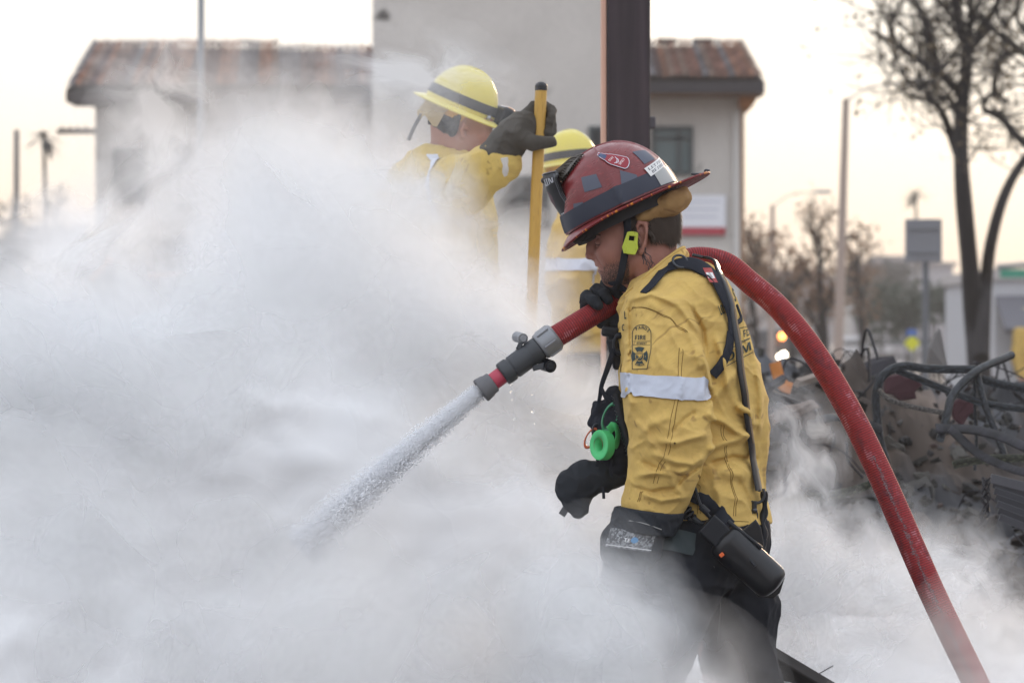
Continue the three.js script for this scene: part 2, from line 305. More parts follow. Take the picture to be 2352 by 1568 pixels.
  function window_(px0, px1, py0, py1, z, paneM, mull) {
    const a = P(px0, py1, z), c = P(px1, py0, z), w = c.x - a.x, h = c.y - a.y, t = 0.07, x = (a.x + c.x) / 2, y = (a.y + c.y) / 2, fm = mat(0.05, 0.065, 0.07, 0.5);
    const f = part(b, 'window', [box(w, t, 0.1, x, c.y - t / 2, z + 0.04), box(w, t, 0.1, x, a.y + t / 2, z + 0.04), box(t, h - 2 * t, 0.1, a.x + t / 2, y, z + 0.04), box(t, h - 2 * t, 0.1, c.x - t / 2, y, z + 0.04), ...mull.map(([u, v, hw, hh]) => box(hw * w, hh * h, 0.085, a.x + u * w, a.y + v * h, z + 0.04))], fm);
    part(f, 'pane', box(w - 2 * t, h - 2 * t, 0.02, x, y, z + 0.012), paneM);
  }
  const glass = mat(0.10, 0.15, 0.16, 0.12), sooty = mat(0.03, 0.03, 0.035, 0.7);
  window_(1497, 1592, 290, 402, ZB, glass, [[0.66, 0.5, 0.09, 0.86], [0.5, 0.76, 0.86, 0.07]]);
  window_(405, 472, 330, 480, ZB, sooty, [[0.5, 0.5, 0.08, 0.9]]);
  window_(260, 330, 340, 470, ZB, sooty, [[0.5, 0.5, 0.08, 0.9]]);
  window_(318, 440, 545, 720, ZB, sooty, [[0.5, 0.5, 0.05, 0.94]]);
  window_(500, 640, 560, 720, ZB, sooty, [[0.5, 0.5, 0.05, 0.94]]);
  window_(1130, 1262, 404, 520, ZB + 1, sooty, [[0.5, 0.5, 0.06, 0.9], [0.5, 0.6, 0.9, 0.05]]);
  window_(1352, 1388, 290, 345, ZB + 1, sooty, [[0.5, 0.5, 0.06, 0.86]]);
  part(b, 'drainpipe', cyl(V(right + 0.06, 0, ZB - 0.15), V(right + 0.06, P(0, 250, ZB).y, ZB - 0.15), 0.05, 0.05, 10), mat(0.35, 0.22, 0.14, 0.6));
  part(b, 'corner_trim', box(0.12, eave - 0.3, 0.12, right - 0.05, (eave - 0.3) / 2, ZB + 0.005), mat(0.62, 0.60, 0.57, 0.9));
  // sign on the right wall
  const sz = ZB + 0.02, s0 = P(1558, 542, sz), s1 = P(1668, 447, sz), sx = (s0.x + s1.x) / 2, sy = (s0.y + s1.y) / 2, sw = s1.x - s0.x, sh = s1.y - s0.y;
  const s = thing('wall_sign', 'white and red sign board on the beige wall under the window', 'sign', V(sx, sy, sz));
  part(s, 'board', rbox(sw, sh, 0.06, 0.015, sx, sy, sz + 0.03), mat(0.5, 0.5, 0.52, 0.5));
  const face = print(256, 220, (c, w, h) => { c.fillStyle = '#e9eaf0'; c.fillRect(0, 0, w, h); c.fillStyle = '#a3162a'; c.fillRect(0, h * 0.8, w, h * 0.2); c.fillStyle = '#b9bccb'; for (const y of [0.14, 0.33, 0.52]) c.fillRect(w * 0.08, h * y, w * (0.84 - y * 0.2), h * 0.035); c.fillStyle = '#c4566a'; c.fillRect(w * 0.1, h * 0.88, w * 0.8, h * 0.05); });
  part(s, 'sign_face', new THREE.PlaneGeometry(sw - 0.03, sh - 0.03).translate(sx, sy, sz + 0.064), mat(1, 1, 1, 0.4, { map: face }));
}

// ---------------------------------------------------------------- posts and poles
{
  const z = -2.6, rust = texture(256, 512, (u, v) => { const n = 0.5 + 0.5 * tiled(u, v, 6, 11), f = 0.5 + 0.5 * tiled(u, v, 40, 12), k = 0.7 + 0.5 * n; return [(0.215 + 0.04 * f) * k, (0.18 + 0.03 * f) * k, (0.205 + 0.02 * f) * k]; }, { srgb: true });
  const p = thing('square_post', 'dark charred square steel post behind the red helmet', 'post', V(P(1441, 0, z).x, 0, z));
  const w = M(99, z), h = 3.4;
  part(p, 'post', rbox(w, h, 0.16, 0.008, P(1442, 0, z).x, h / 2, z), mat(0.9, 0.9, 0.9, 0.75, { map: rust, bumpMap: rust, bumpScale: 0.002 }));
  part(p, 'lit_edge_strip', rbox(M(11, z), h, 0.13, 0.003, P(1386.5, 0, z).x, h / 2, z), mat(0.62, 0.38, 0.29, 0.85));  // the post's warm lit edge, put into the colour of a thin strip
  part(p, 'bracket', rbox(M(16, z), M(26, z), 0.06, 0.006, P(1498, 0, z).x, P(0, 282, z).y, z), mat(0.10, 0.09, 0.10, 0.7));
  const steel = (r, g, b) => mat(r, g, b, 0.6);
  const zl = -22, l = thing('lamp_pole', 'thin grey metal pole rising behind the left roof', 'lamp post', V(P(457, 0, zl).x, 0, zl));
  part(l, 'pole', cyl(V(P(455, 0, zl).x, 0, zl), P(463, -260, zl), 0.042, 0.03), steel(0.32, 0.35, 0.38));
  part(l, 'lamp_arm', tube([P(463, -255, zl), P(520, -300, zl), P(640, -315, zl)], 0.03, 20, 8), steel(0.32, 0.35, 0.38));
  const zu = -70, u = thing('utility_pole', 'slim grey utility pole farthest left in the haze', 'utility pole', V(P(37, 0, zu).x, 0, zu));
  part(u, 'pole', cyl(V(P(36, 0, zu).x, 0, zu), P(37, 298, zu), 0.085, 0.07, 10), steel(0.12, 0.12, 0.13));
  const zc = -62, c = thing('utility_pole', 'utility pole with long crossarm behind the left roof corner', 'utility pole', V(P(226, 0, zc).x, 0, zc));
  part(c, 'pole', cyl(V(P(230, 0, zc).x, 0, zc), P(230, 285, zc), 0.12, 0.1, 10), steel(0.12, 0.11, 0.11));
  part(c, 'crossarm', rbox(M(110, zc), 0.12, 0.12, 0.02, P(186, 0, zc).x, P(0, 302, zc).y, zc + 0.1), steel(0.1, 0.09, 0.09));
  for (let k = 0; k < 4; k++) part(c, 'insulator', cyl(P(142 + 18 * k, 296, zc), P(142 + 18 * k, 288, zc), 0.03, 0.02, 8), steel(0.2, 0.2, 0.2));
  // street lamps along the road at the right
  for (const [x0, x1, top, ax, ay, z2, w2, label] of [[1921, 1944, 228, 2092, 190, -40, 0.088, 'tall rusty grey street lamp left of the big bare tree'], [1772, 1775, 470, 1880, 440, -85, 0.11, 'small far street lamp over the brown bare trees']]) {
    const s = thing('street_lamp', label, 'street lamp', V(P(x0, 0, z2).x, 0, z2), 'street lamps along the road');
    part(s, 'pole', cyl(V(P(x0, 0, z2).x, 0, z2), P(x1, top, z2), w2, w2 * 0.62, 12), mat(0.42, 0.33, 0.28, 0.6));
    part(s, 'lamp_arm', tube([P(x1, top + 4, z2), P(lerp(x1, ax, 0.35), lerp(top, ay, 0.7), z2), P(ax, ay, z2)], w2 * 0.2, 20, 8), mat(0.55, 0.5, 0.46, 0.6));
    part(s, 'lamp_head', rbox(0.5, 0.12, 0.22, 0.05, P(ax, 0, z2).x + 0.15, P(0, ay, z2).y, z2), mat(0.5, 0.48, 0.45, 0.5));
    part(s, 'base_plate', cyl(V(P(x0, 0, z2).x, 0, z2), V(P(x0, 0, z2).x, 0.25, z2), w2 * 1.8, w2 * 1.5, 12), mat(0.4, 0.38, 0.36, 0.8));
  }
  const zs = -30, s = thing('traffic_sign', 'square grey back of a traffic sign on a post', 'sign', V(P(2128, 0, zs).x, 0, zs)), sc = P(2122, 552, zs);
  part(s, 'panel', rbox(M(85, zs), M(99, zs), 0.03, 0.012, sc.x, sc.y, sc.z), mat(0.28, 0.29, 0.32, 0.55, { metalness: 0.3 }));
  part(s, 'post', rbox(M(15, zs), sc.y + 0.2, 0.06, 0.01, P(2128, 0, zs).x, (sc.y + 0.2) / 2, zs - 0.05), mat(0.16, 0.17, 0.19, 0.6));
  for (const py of [525, 580]) part(s, 'bracket', rbox(M(70, zs), 0.04, 0.02, 0.006, sc.x, P(0, py, zs).y, zs + 0.024), mat(0.22, 0.23, 0.25, 0.55));
  const zy = -52, y = thing('crossing_sign', 'yellow crossing sign with small blue sign above it', 'sign', V(P(2095, 0, zy).x, 0, zy));
  part(y, 'post', cyl(V(P(2095, 0, zy).x, 0, zy), P(2095, 755, zy), 0.035, 0.035, 8), mat(0.3, 0.3, 0.3, 0.5));
  part(y, 'sign_face', rbox(M(27, zy), M(27, zy), 0.02, 0.006).rotateZ(Math.PI / 4).translate(P(2095, 788, zy).x, P(0, 788, zy).y, zy + 0.05), mat(0.75, 0.75, 0.03, 0.5));
  part(y, 'blue_plate', rbox(M(22, zy), M(16, zy), 0.02, 0.006, P(2094, 0, zy).x, P(0, 764, zy).y, zy + 0.05), mat(0.06, 0.16, 0.5, 0.5));
  const zg = -58, g = thing('street_name_sign', 'green street sign hanging above the white shop at the right edge', 'sign', P(2328, 628, zg));
  part(g, 'panel', rbox(M(84, zg), M(20, zg), 0.04, 0.01, P(2340, 0, zg).x, P(0, 628, zg).y, zg), mat(0.03, 0.30, 0.20, 0.5));
  part(g, 'mast_arm', tube([P(2420, 900, zg), P(2420, 640, zg), P(2400, 612, zg), P(2290, 612, zg)], 0.06, 30, 8), mat(0.3, 0.3, 0.3, 0.5));
}

// ---------------------------------------------------------------- trees
function branchy(r, start, dir, len, rad, depth, out, tips, z) {
  const pts = [start.clone()], d = dir.clone().normalize(); let p = start.clone();
  for (let i = 0; i < 4; i++) { d.add(V((r() - 0.5) * 0.55, (r() - 0.35) * 0.4, (r() - 0.5) * 0.5)).normalize(); p = p.clone().addScaledVector(d, len / 4); pts.push(p); }
  out.push(tube(pts, (t) => rad * (1 - 0.65 * t), depth > 1 ? 8 : 5, depth > 1 ? 6 : 4));
  if (depth === 0) { tips.push(...pts.slice(1)); return; }
  const n = 3 + Math.floor(r() * 2);
  for (let i = 0; i < n; i++) { const at = pts[1 + Math.floor(r() * 4)], q = d.clone().add(V((r() - 0.5) * 2, (r() - 0.3) * 1.4, (r() - 0.5) * 1.6)).normalize(); branchy(r, at, q, len * (0.5 + 0.3 * r()), rad * 0.5, depth - 1, out, tips, z); }
}
function leaves(r, tips, n, size, spread) {   // many small leaf faces around the twig tips, as one geometry
  const pos = [], nor = [];
  for (let i = 0; i < n; i++) {
    const t = tips[Math.floor(r() * tips.length)], c = t.clone().add(V((r() - 0.5) * spread, (r() - 0.6) * spread, (r() - 0.5) * spread)), q = new THREE.Quaternion().setFromEuler(new THREE.Euler(r() * 6, r() * 6, r() * 6)), s = size * (0.6 + 0.8 * r()), m = V(0, 0, 1).applyQuaternion(q);
    const [a, b, d, e] = [[-s, 0], [0, -s * 0.4], [s, 0], [0, s * 0.4]].map(([x, y]) => V(x, y, 0).applyQuaternion(q).add(c));
    for (const k of [a, b, d, a, d, e]) { pos.push(k.x, k.y, k.z); nor.push(m.x, m.y, m.z); }
  }
  const g = new THREE.BufferGeometry(); g.setAttribute('position', new THREE.Float32BufferAttribute(pos, 3)); g.setAttribute('normal', new THREE.Float32BufferAttribute(nor, 3)); return g;
}
const bark = texture(128, 256, (u, v) => { const k = 0.5 + 0.5 * tiled(u, v * 0.5, 14, 21); return [0.16 + 0.13 * k, 0.15 + 0.12 * k, 0.155 + 0.12 * k]; }, { srgb: true });
const barkM = mat(0.62, 0.62, 0.64, 0.95, { map: bark }), dryLeaf = mat(0.16, 0.12, 0.07, 0.9, { transmission: 0.35, thickness: 0 });
{
  const z = -28, q = (a) => a.map(([x, y], i) => P(x, y, z + Math.sin(i * 1.7 + a.length) * 0.35)), r = rng(77), tips = [];
  const t = thing('bare_tree', 'tall dark bare tree with sparse dry leaves and two stems at the right', 'tree', V(P(2262, 0, z).x, 0, z));
  const base = P(2262, 0, z); base.y = 0;
  part(t, 'trunk', tube([base, ...q([[2250, 840], [2241, 760], [2228, 606], [2210, 395], [2209, 264], [2222, 132], [2205, 53], [2192, -20], [2180, -140]])], (u) => 0.15 * (1 - 0.72 * u) * (1 + 0.1 * noise(u * 9, 1, 2)), 60, 10), barkM);
  part(t, 'stem', tube([...q([[2256, 820], [2262, 700], [2266, 640], [2278, 553], [2304, 459], [2352, 369], [2420, 290], [2470, 190]])], (u) => 0.095 * (1 - 0.6 * u), 50, 9), barkM);
  const limbs = [[[2223, 125], [2262, 60], [2290, 14], [2320, -60]], [[2222, 130], [2230, 60], [2228, -40]], [[2207, 211], [2152, 163], [2104, 132], [2046, 95], [2000, 70]], [[2152, 165], [2146, 121], [2125, 42], [2096, -10], [2070, -80]], [[2201, 353], [2168, 264], [2146, 232], [2120, 190]], [[2420, 360], [2352, 327], [2304, 274], [2260, 248], [2283, 216], [2318, 236]], [[2440, 190], [2352, 121], [2278, 63], [2236, 26], [2215, -20]], [[2440, 150], [2347, 63], [2336, 0], [2330, -60]], [[2209, 300], [2190, 240], [2150, 215], [2090, 190]], [[2228, 60], [2180, 30], [2140, -30]], [[2283, 216], [2290, 170], [2310, 120], [2306, 60]]];
  const tw = [];
  limbs.forEach((l, i) => {
    const c = q(l); part(t, 'limb', tube(c, (u) => (i < 7 ? 0.06 : 0.04) * (1 - 0.6 * u), 24, 7), barkM);
    for (let k = 0; k < 9; k++) { const a = c[Math.floor(r() * c.length)]; branchy(r, a, V(r() - 0.5, r() - 0.35, r() - 0.5), 0.45 + 0.75 * r(), 0.017, 2, tw, tips, z); }
  });
  for (let k = 0; k < 16; k++) branchy(r, q([[2209 + r() * 30 - 15, 20 + r() * 380]])[0], V(r() - 0.5, r() - 0.4, r() - 0.5), 0.5 + 0.6 * r(), 0.015, 2, tw, tips, z);
  part(t, 'twig', tw, barkM).userData.kind = 'stuff';
  part(t, 'foliage', leaves(r, tips, 2800, 0.045, 0.3), dryLeaf).userData.kind = 'stuff';
}
function scrubTree(px, top, z, wide, seed, label, leafM, nLeaf, stemR = 0.09) {
  const r = rng(seed), t = thing('scrub_tree', label, 'tree', V(P(px, 0, z).x, 0, z), 'brown trees along the road'), tw = [], tips = [], H = P(0, top, z).y, w = M(wide, z);
  const base = V(P(px, 0, z).x, 0, z);
  part(t, 'trunk', tube([base, base.clone().add(V(w * 0.06, H * 0.3, 0)), base.clone().add(V(-w * 0.04, H * 0.62, 0.2)), base.clone().add(V(0, H * 0.85, 0))], (u) => stemR * (1.25 - u), 24, 8), barkM);
  for (let k = 0; k < 11; k++) { const h = 0.28 + 0.5 * r(); branchy(r, base.clone().add(V(0, H * h, 0)), V((r() - 0.5) * 1.6, 0.9, r() - 0.5), Math.min(w * 0.55, H * (1.02 - h)) * (0.8 + 0.4 * r()), stemR * 0.4, 2, tw, tips, z); }
  part(t, 'branch', tw, barkM).userData.kind = 'stuff';
  part(t, 'crown', leaves(r, tips, nLeaf, 0.09, 0.55), leafM).userData.kind = 'stuff';
}
const brownLeaf = mat(0.27, 0.165, 0.10, 0.95, { transmission: 0.3, thickness: 0 }), greyLeaf = mat(0.11, 0.10, 0.08, 0.95, { transmission: 0.3, thickness: 0 });
scrubTree(1730, 500, -64, 110, 11, 'brown scorched tree beside the building\'s right corner', brownLeaf, 1000);
scrubTree(1812, 520, -70, 120, 12, 'brown scorched tree between the building and the tall street lamp', brownLeaf, 900);
scrubTree(1886, 470, -58, 120, 13, 'thin brown tree just left of the tall street lamp', brownLeaf, 700, 0.12);
scrubTree(1975, 480, -75, 110, 14, 'pale bare tree just right of the tall street lamp', brownLeaf, 500);
scrubTree(128, 380, -75, 80, 15, 'thin bare tree beside the utility poles at the left', greyLeaf, 260, 0.05);
scrubTree(20, 470, -80, 160, 16, 'grey shrubby tree at the left edge of the picture', greyLeaf, 1500);
function palm(px, py, z, size, label, dark) {
  const t = thing('palm_tree', label, 'palm tree', V(P(px, 0, z).x, 0, z)), c = P(px, py, z), r = rng(px), fr = [];
  part(t, 'trunk', tube([V(c.x, 0, z), V(c.x + size * 0.1, c.y * 0.5, z), c], size * 0.09, 16, 8), dark);
  for (let k = 0; k < 26; k++) {
    const a = r() * 6.28, e = r() * 1.9 - 0.75, d = V(Math.cos(a) * Math.cos(e), Math.sin(e), Math.sin(a) * Math.cos(e)), L = size * (0.75 + 0.35 * r());
    const pts = [0, 0.4, 0.75, 1].map((u) => c.clone().addScaledVector(d, L * u).add(V(0, -L * 0.45 * u * u, 0)));
    const g = strap(null, pts, (u) => size * 0.2 * Math.sin(Math.min(1, u * 1.05 + 0.06) * Math.PI), size * 0.01, 0, 8, V(0, 1, 0.15).normalize()); fr.push(g);
  }
  for (const g of fr) part(t, 'frond', g, dark);
}
palm(2104, 446, -170, 0.98, 'small far palm tree above the square sign', mat(0.10, 0.09, 0.07, 0.9));
palm(100, 318, -75, 0.62, 'dark palm tree behind the utility poles at the left', mat(0.10, 0.095, 0.09, 0.9));
// hedges and far trees on the street: uneven masses of small leaves
function mass(name, label, px0, px1, top, bottom, z, seed, n, m, depth = 4) {
  const r = rng(seed), pos = [], cs = [];
  for (let k = 0; k < 34; k++) { const px = lerp(px0, px1, r()), h = Math.pow(r(), 0.7); cs.push(P(px, lerp(bottom, top + 14 * r(), h), z + (r() - 0.5) * depth)); }
  const g = leaves(r, cs, n, M(9, z), M(58, z));
  const t = thing(name, label, 'hedge', V(P((px0 + px1) / 2, 0, z).x, 0, z));
  part(t, 'foliage', g, m).userData.kind = 'stuff';
  part(t, 'stem', cs.slice(0, 7).map((c) => cyl(V(c.x, 0, c.z), c, 0.05, 0.03, 6)), barkM).userData.kind = 'stuff';
}
const green = mat(0.05, 0.07, 0.05, 0.95, { transmission: 0.3, thickness: 0 });
mass('hedge', 'dark green hedge mass behind the square sign', 1990, 2215, 655, 770, -95, 31, 3200, green);
mass('hedge', 'grey green far trees right of the tall street lamp', 1930, 2090, 610, 700, -190, 32, 1800, mat(0.07, 0.08, 0.08, 0.95));
mass('hedge', 'dark scrub at the left in the smoke', 0, 215, 530, 640, -40, 33, 2600, mat(0.05, 0.055, 0.06, 0.95));

// ---------------------------------------------------------------- far houses, shop and street traffic
{
  function house(name, label, px0, px1, top, z, wallM, roofM, d = 8) {
    const a = P(px0, 0, z).x, c = P(px1, 0, z).x, h = P(0, top, z).y, w = c - a, b = thing(name, label, 'building', V((a + c) / 2, 0, z - d / 2), 'far houses along the street');
    part(b, 'wall', box(w, h, d, (a + c) / 2, h / 2, z - d / 2), wallM);
    part(b, 'roof', [box(w + 0.5, 0.25, d + 0.5, (a + c) / 2, h + 0.125, z - d / 2), box(w * 0.7, 0.5, d * 0.6, (a + c) / 2, h + 0.5, z - d / 2)], roofM);
    for (let k = 0; k < 4; k++) { const x = a + w * (0.14 + 0.24 * k); const f = part(b, 'window', [box(w * 0.13, h * 0.26, 0.08, x, h * 0.6, z + 0.03)], mat(0.4, 0.4, 0.42, 0.7)); part(f, 'pane', box(w * 0.11, h * 0.22, 0.03, x, h * 0.6, z + 0.075), mat(0.05, 0.06, 0.08, 0.2)); }
  }
  house('far_house', 'low pale far building behind the square sign', 1985, 2190, 610, -210, mat(0.42, 0.40, 0.42, 0.9), mat(0.3, 0.27, 0.27, 0.9));
  house('far_house', 'grey far building behind the brown trees', 1760, 1930, 640, -230, mat(0.36, 0.33, 0.33, 0.9), mat(0.25, 0.22, 0.22, 0.9));
  const z = -62, a = P(2286, 0, z).x, c = P(2560, 0, z).x, h = P(0, 640, z).y, b = thing('white_shop', 'white shop with dark sloping awning at the right edge', 'building', V((a + c) / 2, 0, z - 4));
  part(b, 'wall', box(c - a, h, 8, (a + c) / 2, h / 2, z - 4), mat(0.52, 0.53, 0.56, 0.9));
  part(b, 'parapet', box(c - a + 0.2, 0.25, 8.2, (a + c) / 2, h + 0.1, z - 4), mat(0.5, 0.47, 0.46, 0.9));
  const aw = box(c - a, 0.12, 1.6).rotateX(0.5).translate((a + c) / 2, P(0, 722, z).y, z + 0.75); part(b, 'awning', aw, mat(0.12, 0.12, 0.14, 0.8));
  part(b, 'shop_window', box((c - a) * 0.7, 1.2, 0.06, (a + c) / 2, 1.15, z + 0.02), mat(0.12, 0.14, 0.17, 0.15));
  // cars far down the street, seen from the front
  function carShape() {
    const s = new THREE.Shape(); s.moveTo(-0.85, 0.25); s.lineTo(0.85, 0.25); s.lineTo(0.9, 0.62); s.lineTo(0.82, 0.9); s.lineTo(0.62, 1.4); s.lineTo(-0.62, 1.4); s.lineTo(-0.82, 0.9); s.lineTo(-0.9, 0.62); s.closePath();
    return new THREE.ExtrudeGeometry(s, { depth: 3.9, bevelEnabled: true, bevelThickness: 0.12, bevelSize: 0.08, bevelSegments: 2 });
  }
  const shape = carShape();
  [[1962, -175, [0.6, 0.6, 0.62], 'far silver car on the street just right of the lamp base'], [2030, -205, [0.7, 0.7, 0.7], 'far white car on the street left of the crossing sign'], [2068, -165, [0.45, 0.06, 0.07], 'far red car just left of the crossing sign'], [2128, -190, [0.10, 0.17, 0.35], 'far blue car right of the crossing sign'], [2282, -120, [0.55, 0.05, 0.06], 'red car right of the big tree trunk']].forEach(([px, zc, col, label]) => {
    const x = P(px, 0, zc).x, t = thing('parked_car', label, 'car', V(x, 0, zc), 'cars on the far street');
    part(t, 'body', shape.clone().translate(x, 0.12, zc - 3.9), mat(...col, 0.3, { clearcoat: 1 }));
    part(t, 'windscreen', new THREE.PlaneGeometry(1.2, 0.42).rotateX(-0.25).translate(x, 1.28, zc + 0.14), mat(0.03, 0.04, 0.05, 0.1));
    for (const s of [-1, 1]) { part(t, 'headlight', rbox(0.3, 0.14, 0.06, 0.03, x + s * 0.62, 0.78, zc + 0.13), mat(0.8, 0.8, 0.8, 0.2)); for (const dz of [-0.7, -3.1]) part(t, 'wheel', new THREE.CylinderGeometry(0.32, 0.32, 0.2, 16).rotateZ(Math.PI / 2).translate(x + s * 0.82, 0.32, zc + dz), mat(0.02, 0.02, 0.02, 0.9)); }
    part(t, 'bumper', rbox(1.7, 0.2, 0.12, 0.05, x, 0.45, zc + 0.14), mat(0.1, 0.1, 0.1, 0.6));
  });
  // a dark utility truck with its lights on, beyond the rubble
  const zt = -105, tx = P(1800, 0, zt).x, T = thing('utility_truck', 'dark truck with headlights on behind the rubble', 'truck', V(tx, 0, zt)), dk = mat(0.05, 0.05, 0.06, 0.35);
  part(T, 'cab', rbox(1.9, 1.0, 1.9, 0.12, tx, 1.25, zt - 1), dk); part(T, 'hood', rbox(1.8, 0.5, 1.3, 0.1, tx, 0.95, zt - 0.2), dk); part(T, 'bumper', rbox(1.9, 0.25, 0.2, 0.05, tx, 0.6, zt + 0.5), mat(0.25, 0.25, 0.26, 0.35, { metalness: 0.8 }));
  part(T, 'windscreen', new THREE.PlaneGeometry(1.55, 0.5).rotateX(-0.2).translate(tx, 1.48, zt + 0.0), mat(0.02, 0.025, 0.03, 0.1));
  const lampOn = new THREE.MeshStandardMaterial({ color: 0xffffff, emissive: rgb(1, 0.86, 0.66), emissiveIntensity: 14 }), amber = new THREE.MeshStandardMaterial({ color: 0xff8030, emissive: rgb(1, 0.32, 0.07), emissiveIntensity: 8 });
  part(T, 'headlight', [ball(P(1791, 819, zt + 0.62), 0.07), ball(P(1801, 815, zt + 0.62), 0.10)], lampOn); part(T, 'headlight', ball(P(1927, 817, zt + 0.62), 0.08), amber);
  part(T, 'beacon_light', ball(P(1797, 772, zt + 0.62), 0.12), amber);
  part(T, 'beacon_mast', cyl(P(1797, 800, zt + 0.58), P(1797, 775, zt + 0.58), 0.03), dk);
  part(T, 'grille', box(1.1, 0.3, 0.05, tx, 0.95, zt + 0.47), mat(0.02, 0.02, 0.02, 0.6));
  for (const s of [-1, 1]) part(T, 'wheel', new THREE.CylinderGeometry(0.42, 0.42, 0.25, 18).rotateZ(Math.PI / 2).translate(tx + s * 0.85, 0.42, zt - 0.2), mat(0.02, 0.02, 0.02, 0.9));
}

// ---------------------------------------------------------------- cloth, leather and skin
const weave = texture(128, 128, (u, v) => 0.5 + 0.22 * Math.sin(u * 2 * Math.PI * 32) * Math.sin(v * 2 * Math.PI * 32) + 0.3 * tiled(u, v, 40, 5));
weave.repeat.set(16, 16);
const grime = texture(512, 512, (u, v) => { const s = 0.5 * smoothstep(tiled(u, v, 12, 31) + 0.9 * tiled(u, v, 44, 32), 0.5, 0.95), d = 0.5 + 0.5 * tiled(u, v, 18, 33), f = 0.5 + 0.5 * tiled(u, v, 90, 34); return [1 - 0.32 * s - 0.07 * d - 0.05 * f, 1 - 0.36 * s - 0.08 * d - 0.05 * f, 1 - 0.30 * s - 0.05 * d - 0.05 * f]; }, { srgb: true });
grime.repeat.set(1.7, 1.7);
const nomex = (r, g, b) => mat(r, g, b, 0.9, { map: grime, bumpMap: weave, bumpScale: 0.0006, sheen: 0.25, sheenRoughness: 0.6, sheenColor: rgb(0.9, 0.8, 0.5), specularIntensity: 0.4 });
const yellowCloth = nomex(0.71, 0.49, 0.15), darkCloth = mat(0.018, 0.020, 0.026, 0.88, { specularIntensity: 0.4, bumpMap: weave, bumpScale: 0.0005 });
const gloveM = mat(0.026, 0.030, 0.037, 0.8, { specularIntensity: 0.5, bumpMap: weave, bumpScale: 0.0008 }), webbing = mat(0.018, 0.021, 0.030, 0.8, { specularIntensity: 0.5, bumpMap: weave, bumpScale: 0.0006 });
const leather = mat(0.008, 0.009, 0.012, 0.3, { specularIntensity: 0.7, clearcoat: 0.25, clearcoatRoughness: 0.3 }), plastic = mat(0.012, 0.014, 0.019, 0.45, { specularIntensity: 0.6 }), steelM = mat(0.35, 0.36, 0.38, 0.3, { metalness: 0.9 }), blackSteel = mat(0.06, 0.065, 0.075, 0.3, { metalness: 0.6 });
const skinTex = texture(256, 256, (u, v) => { const n = 0.5 + 0.5 * tiled(u, v, 8, 41), f = 0.5 + 0.5 * tiled(u, v, 60, 42); return [0.94 + 0.06 * n - 0.05 * f, 0.90 + 0.06 * n - 0.07 * f, 0.88 + 0.06 * n - 0.07 * f]; }, { srgb: true });
skinTex.repeat.set(6, 6);
const skin = mat(0.42, 0.215, 0.17, 0.55, { map: skinTex, bumpMap: skinTex, bumpScale: 0.0006, sheen: 0.1 });
const thread = mat(0.22, 0.13, 0.03, 0.9);
// places on a field at photo pixels
const on = (f, pts, from) => pts.map(([x, y]) => onSide(f, x, y, from) ?? P(x, y, 0));

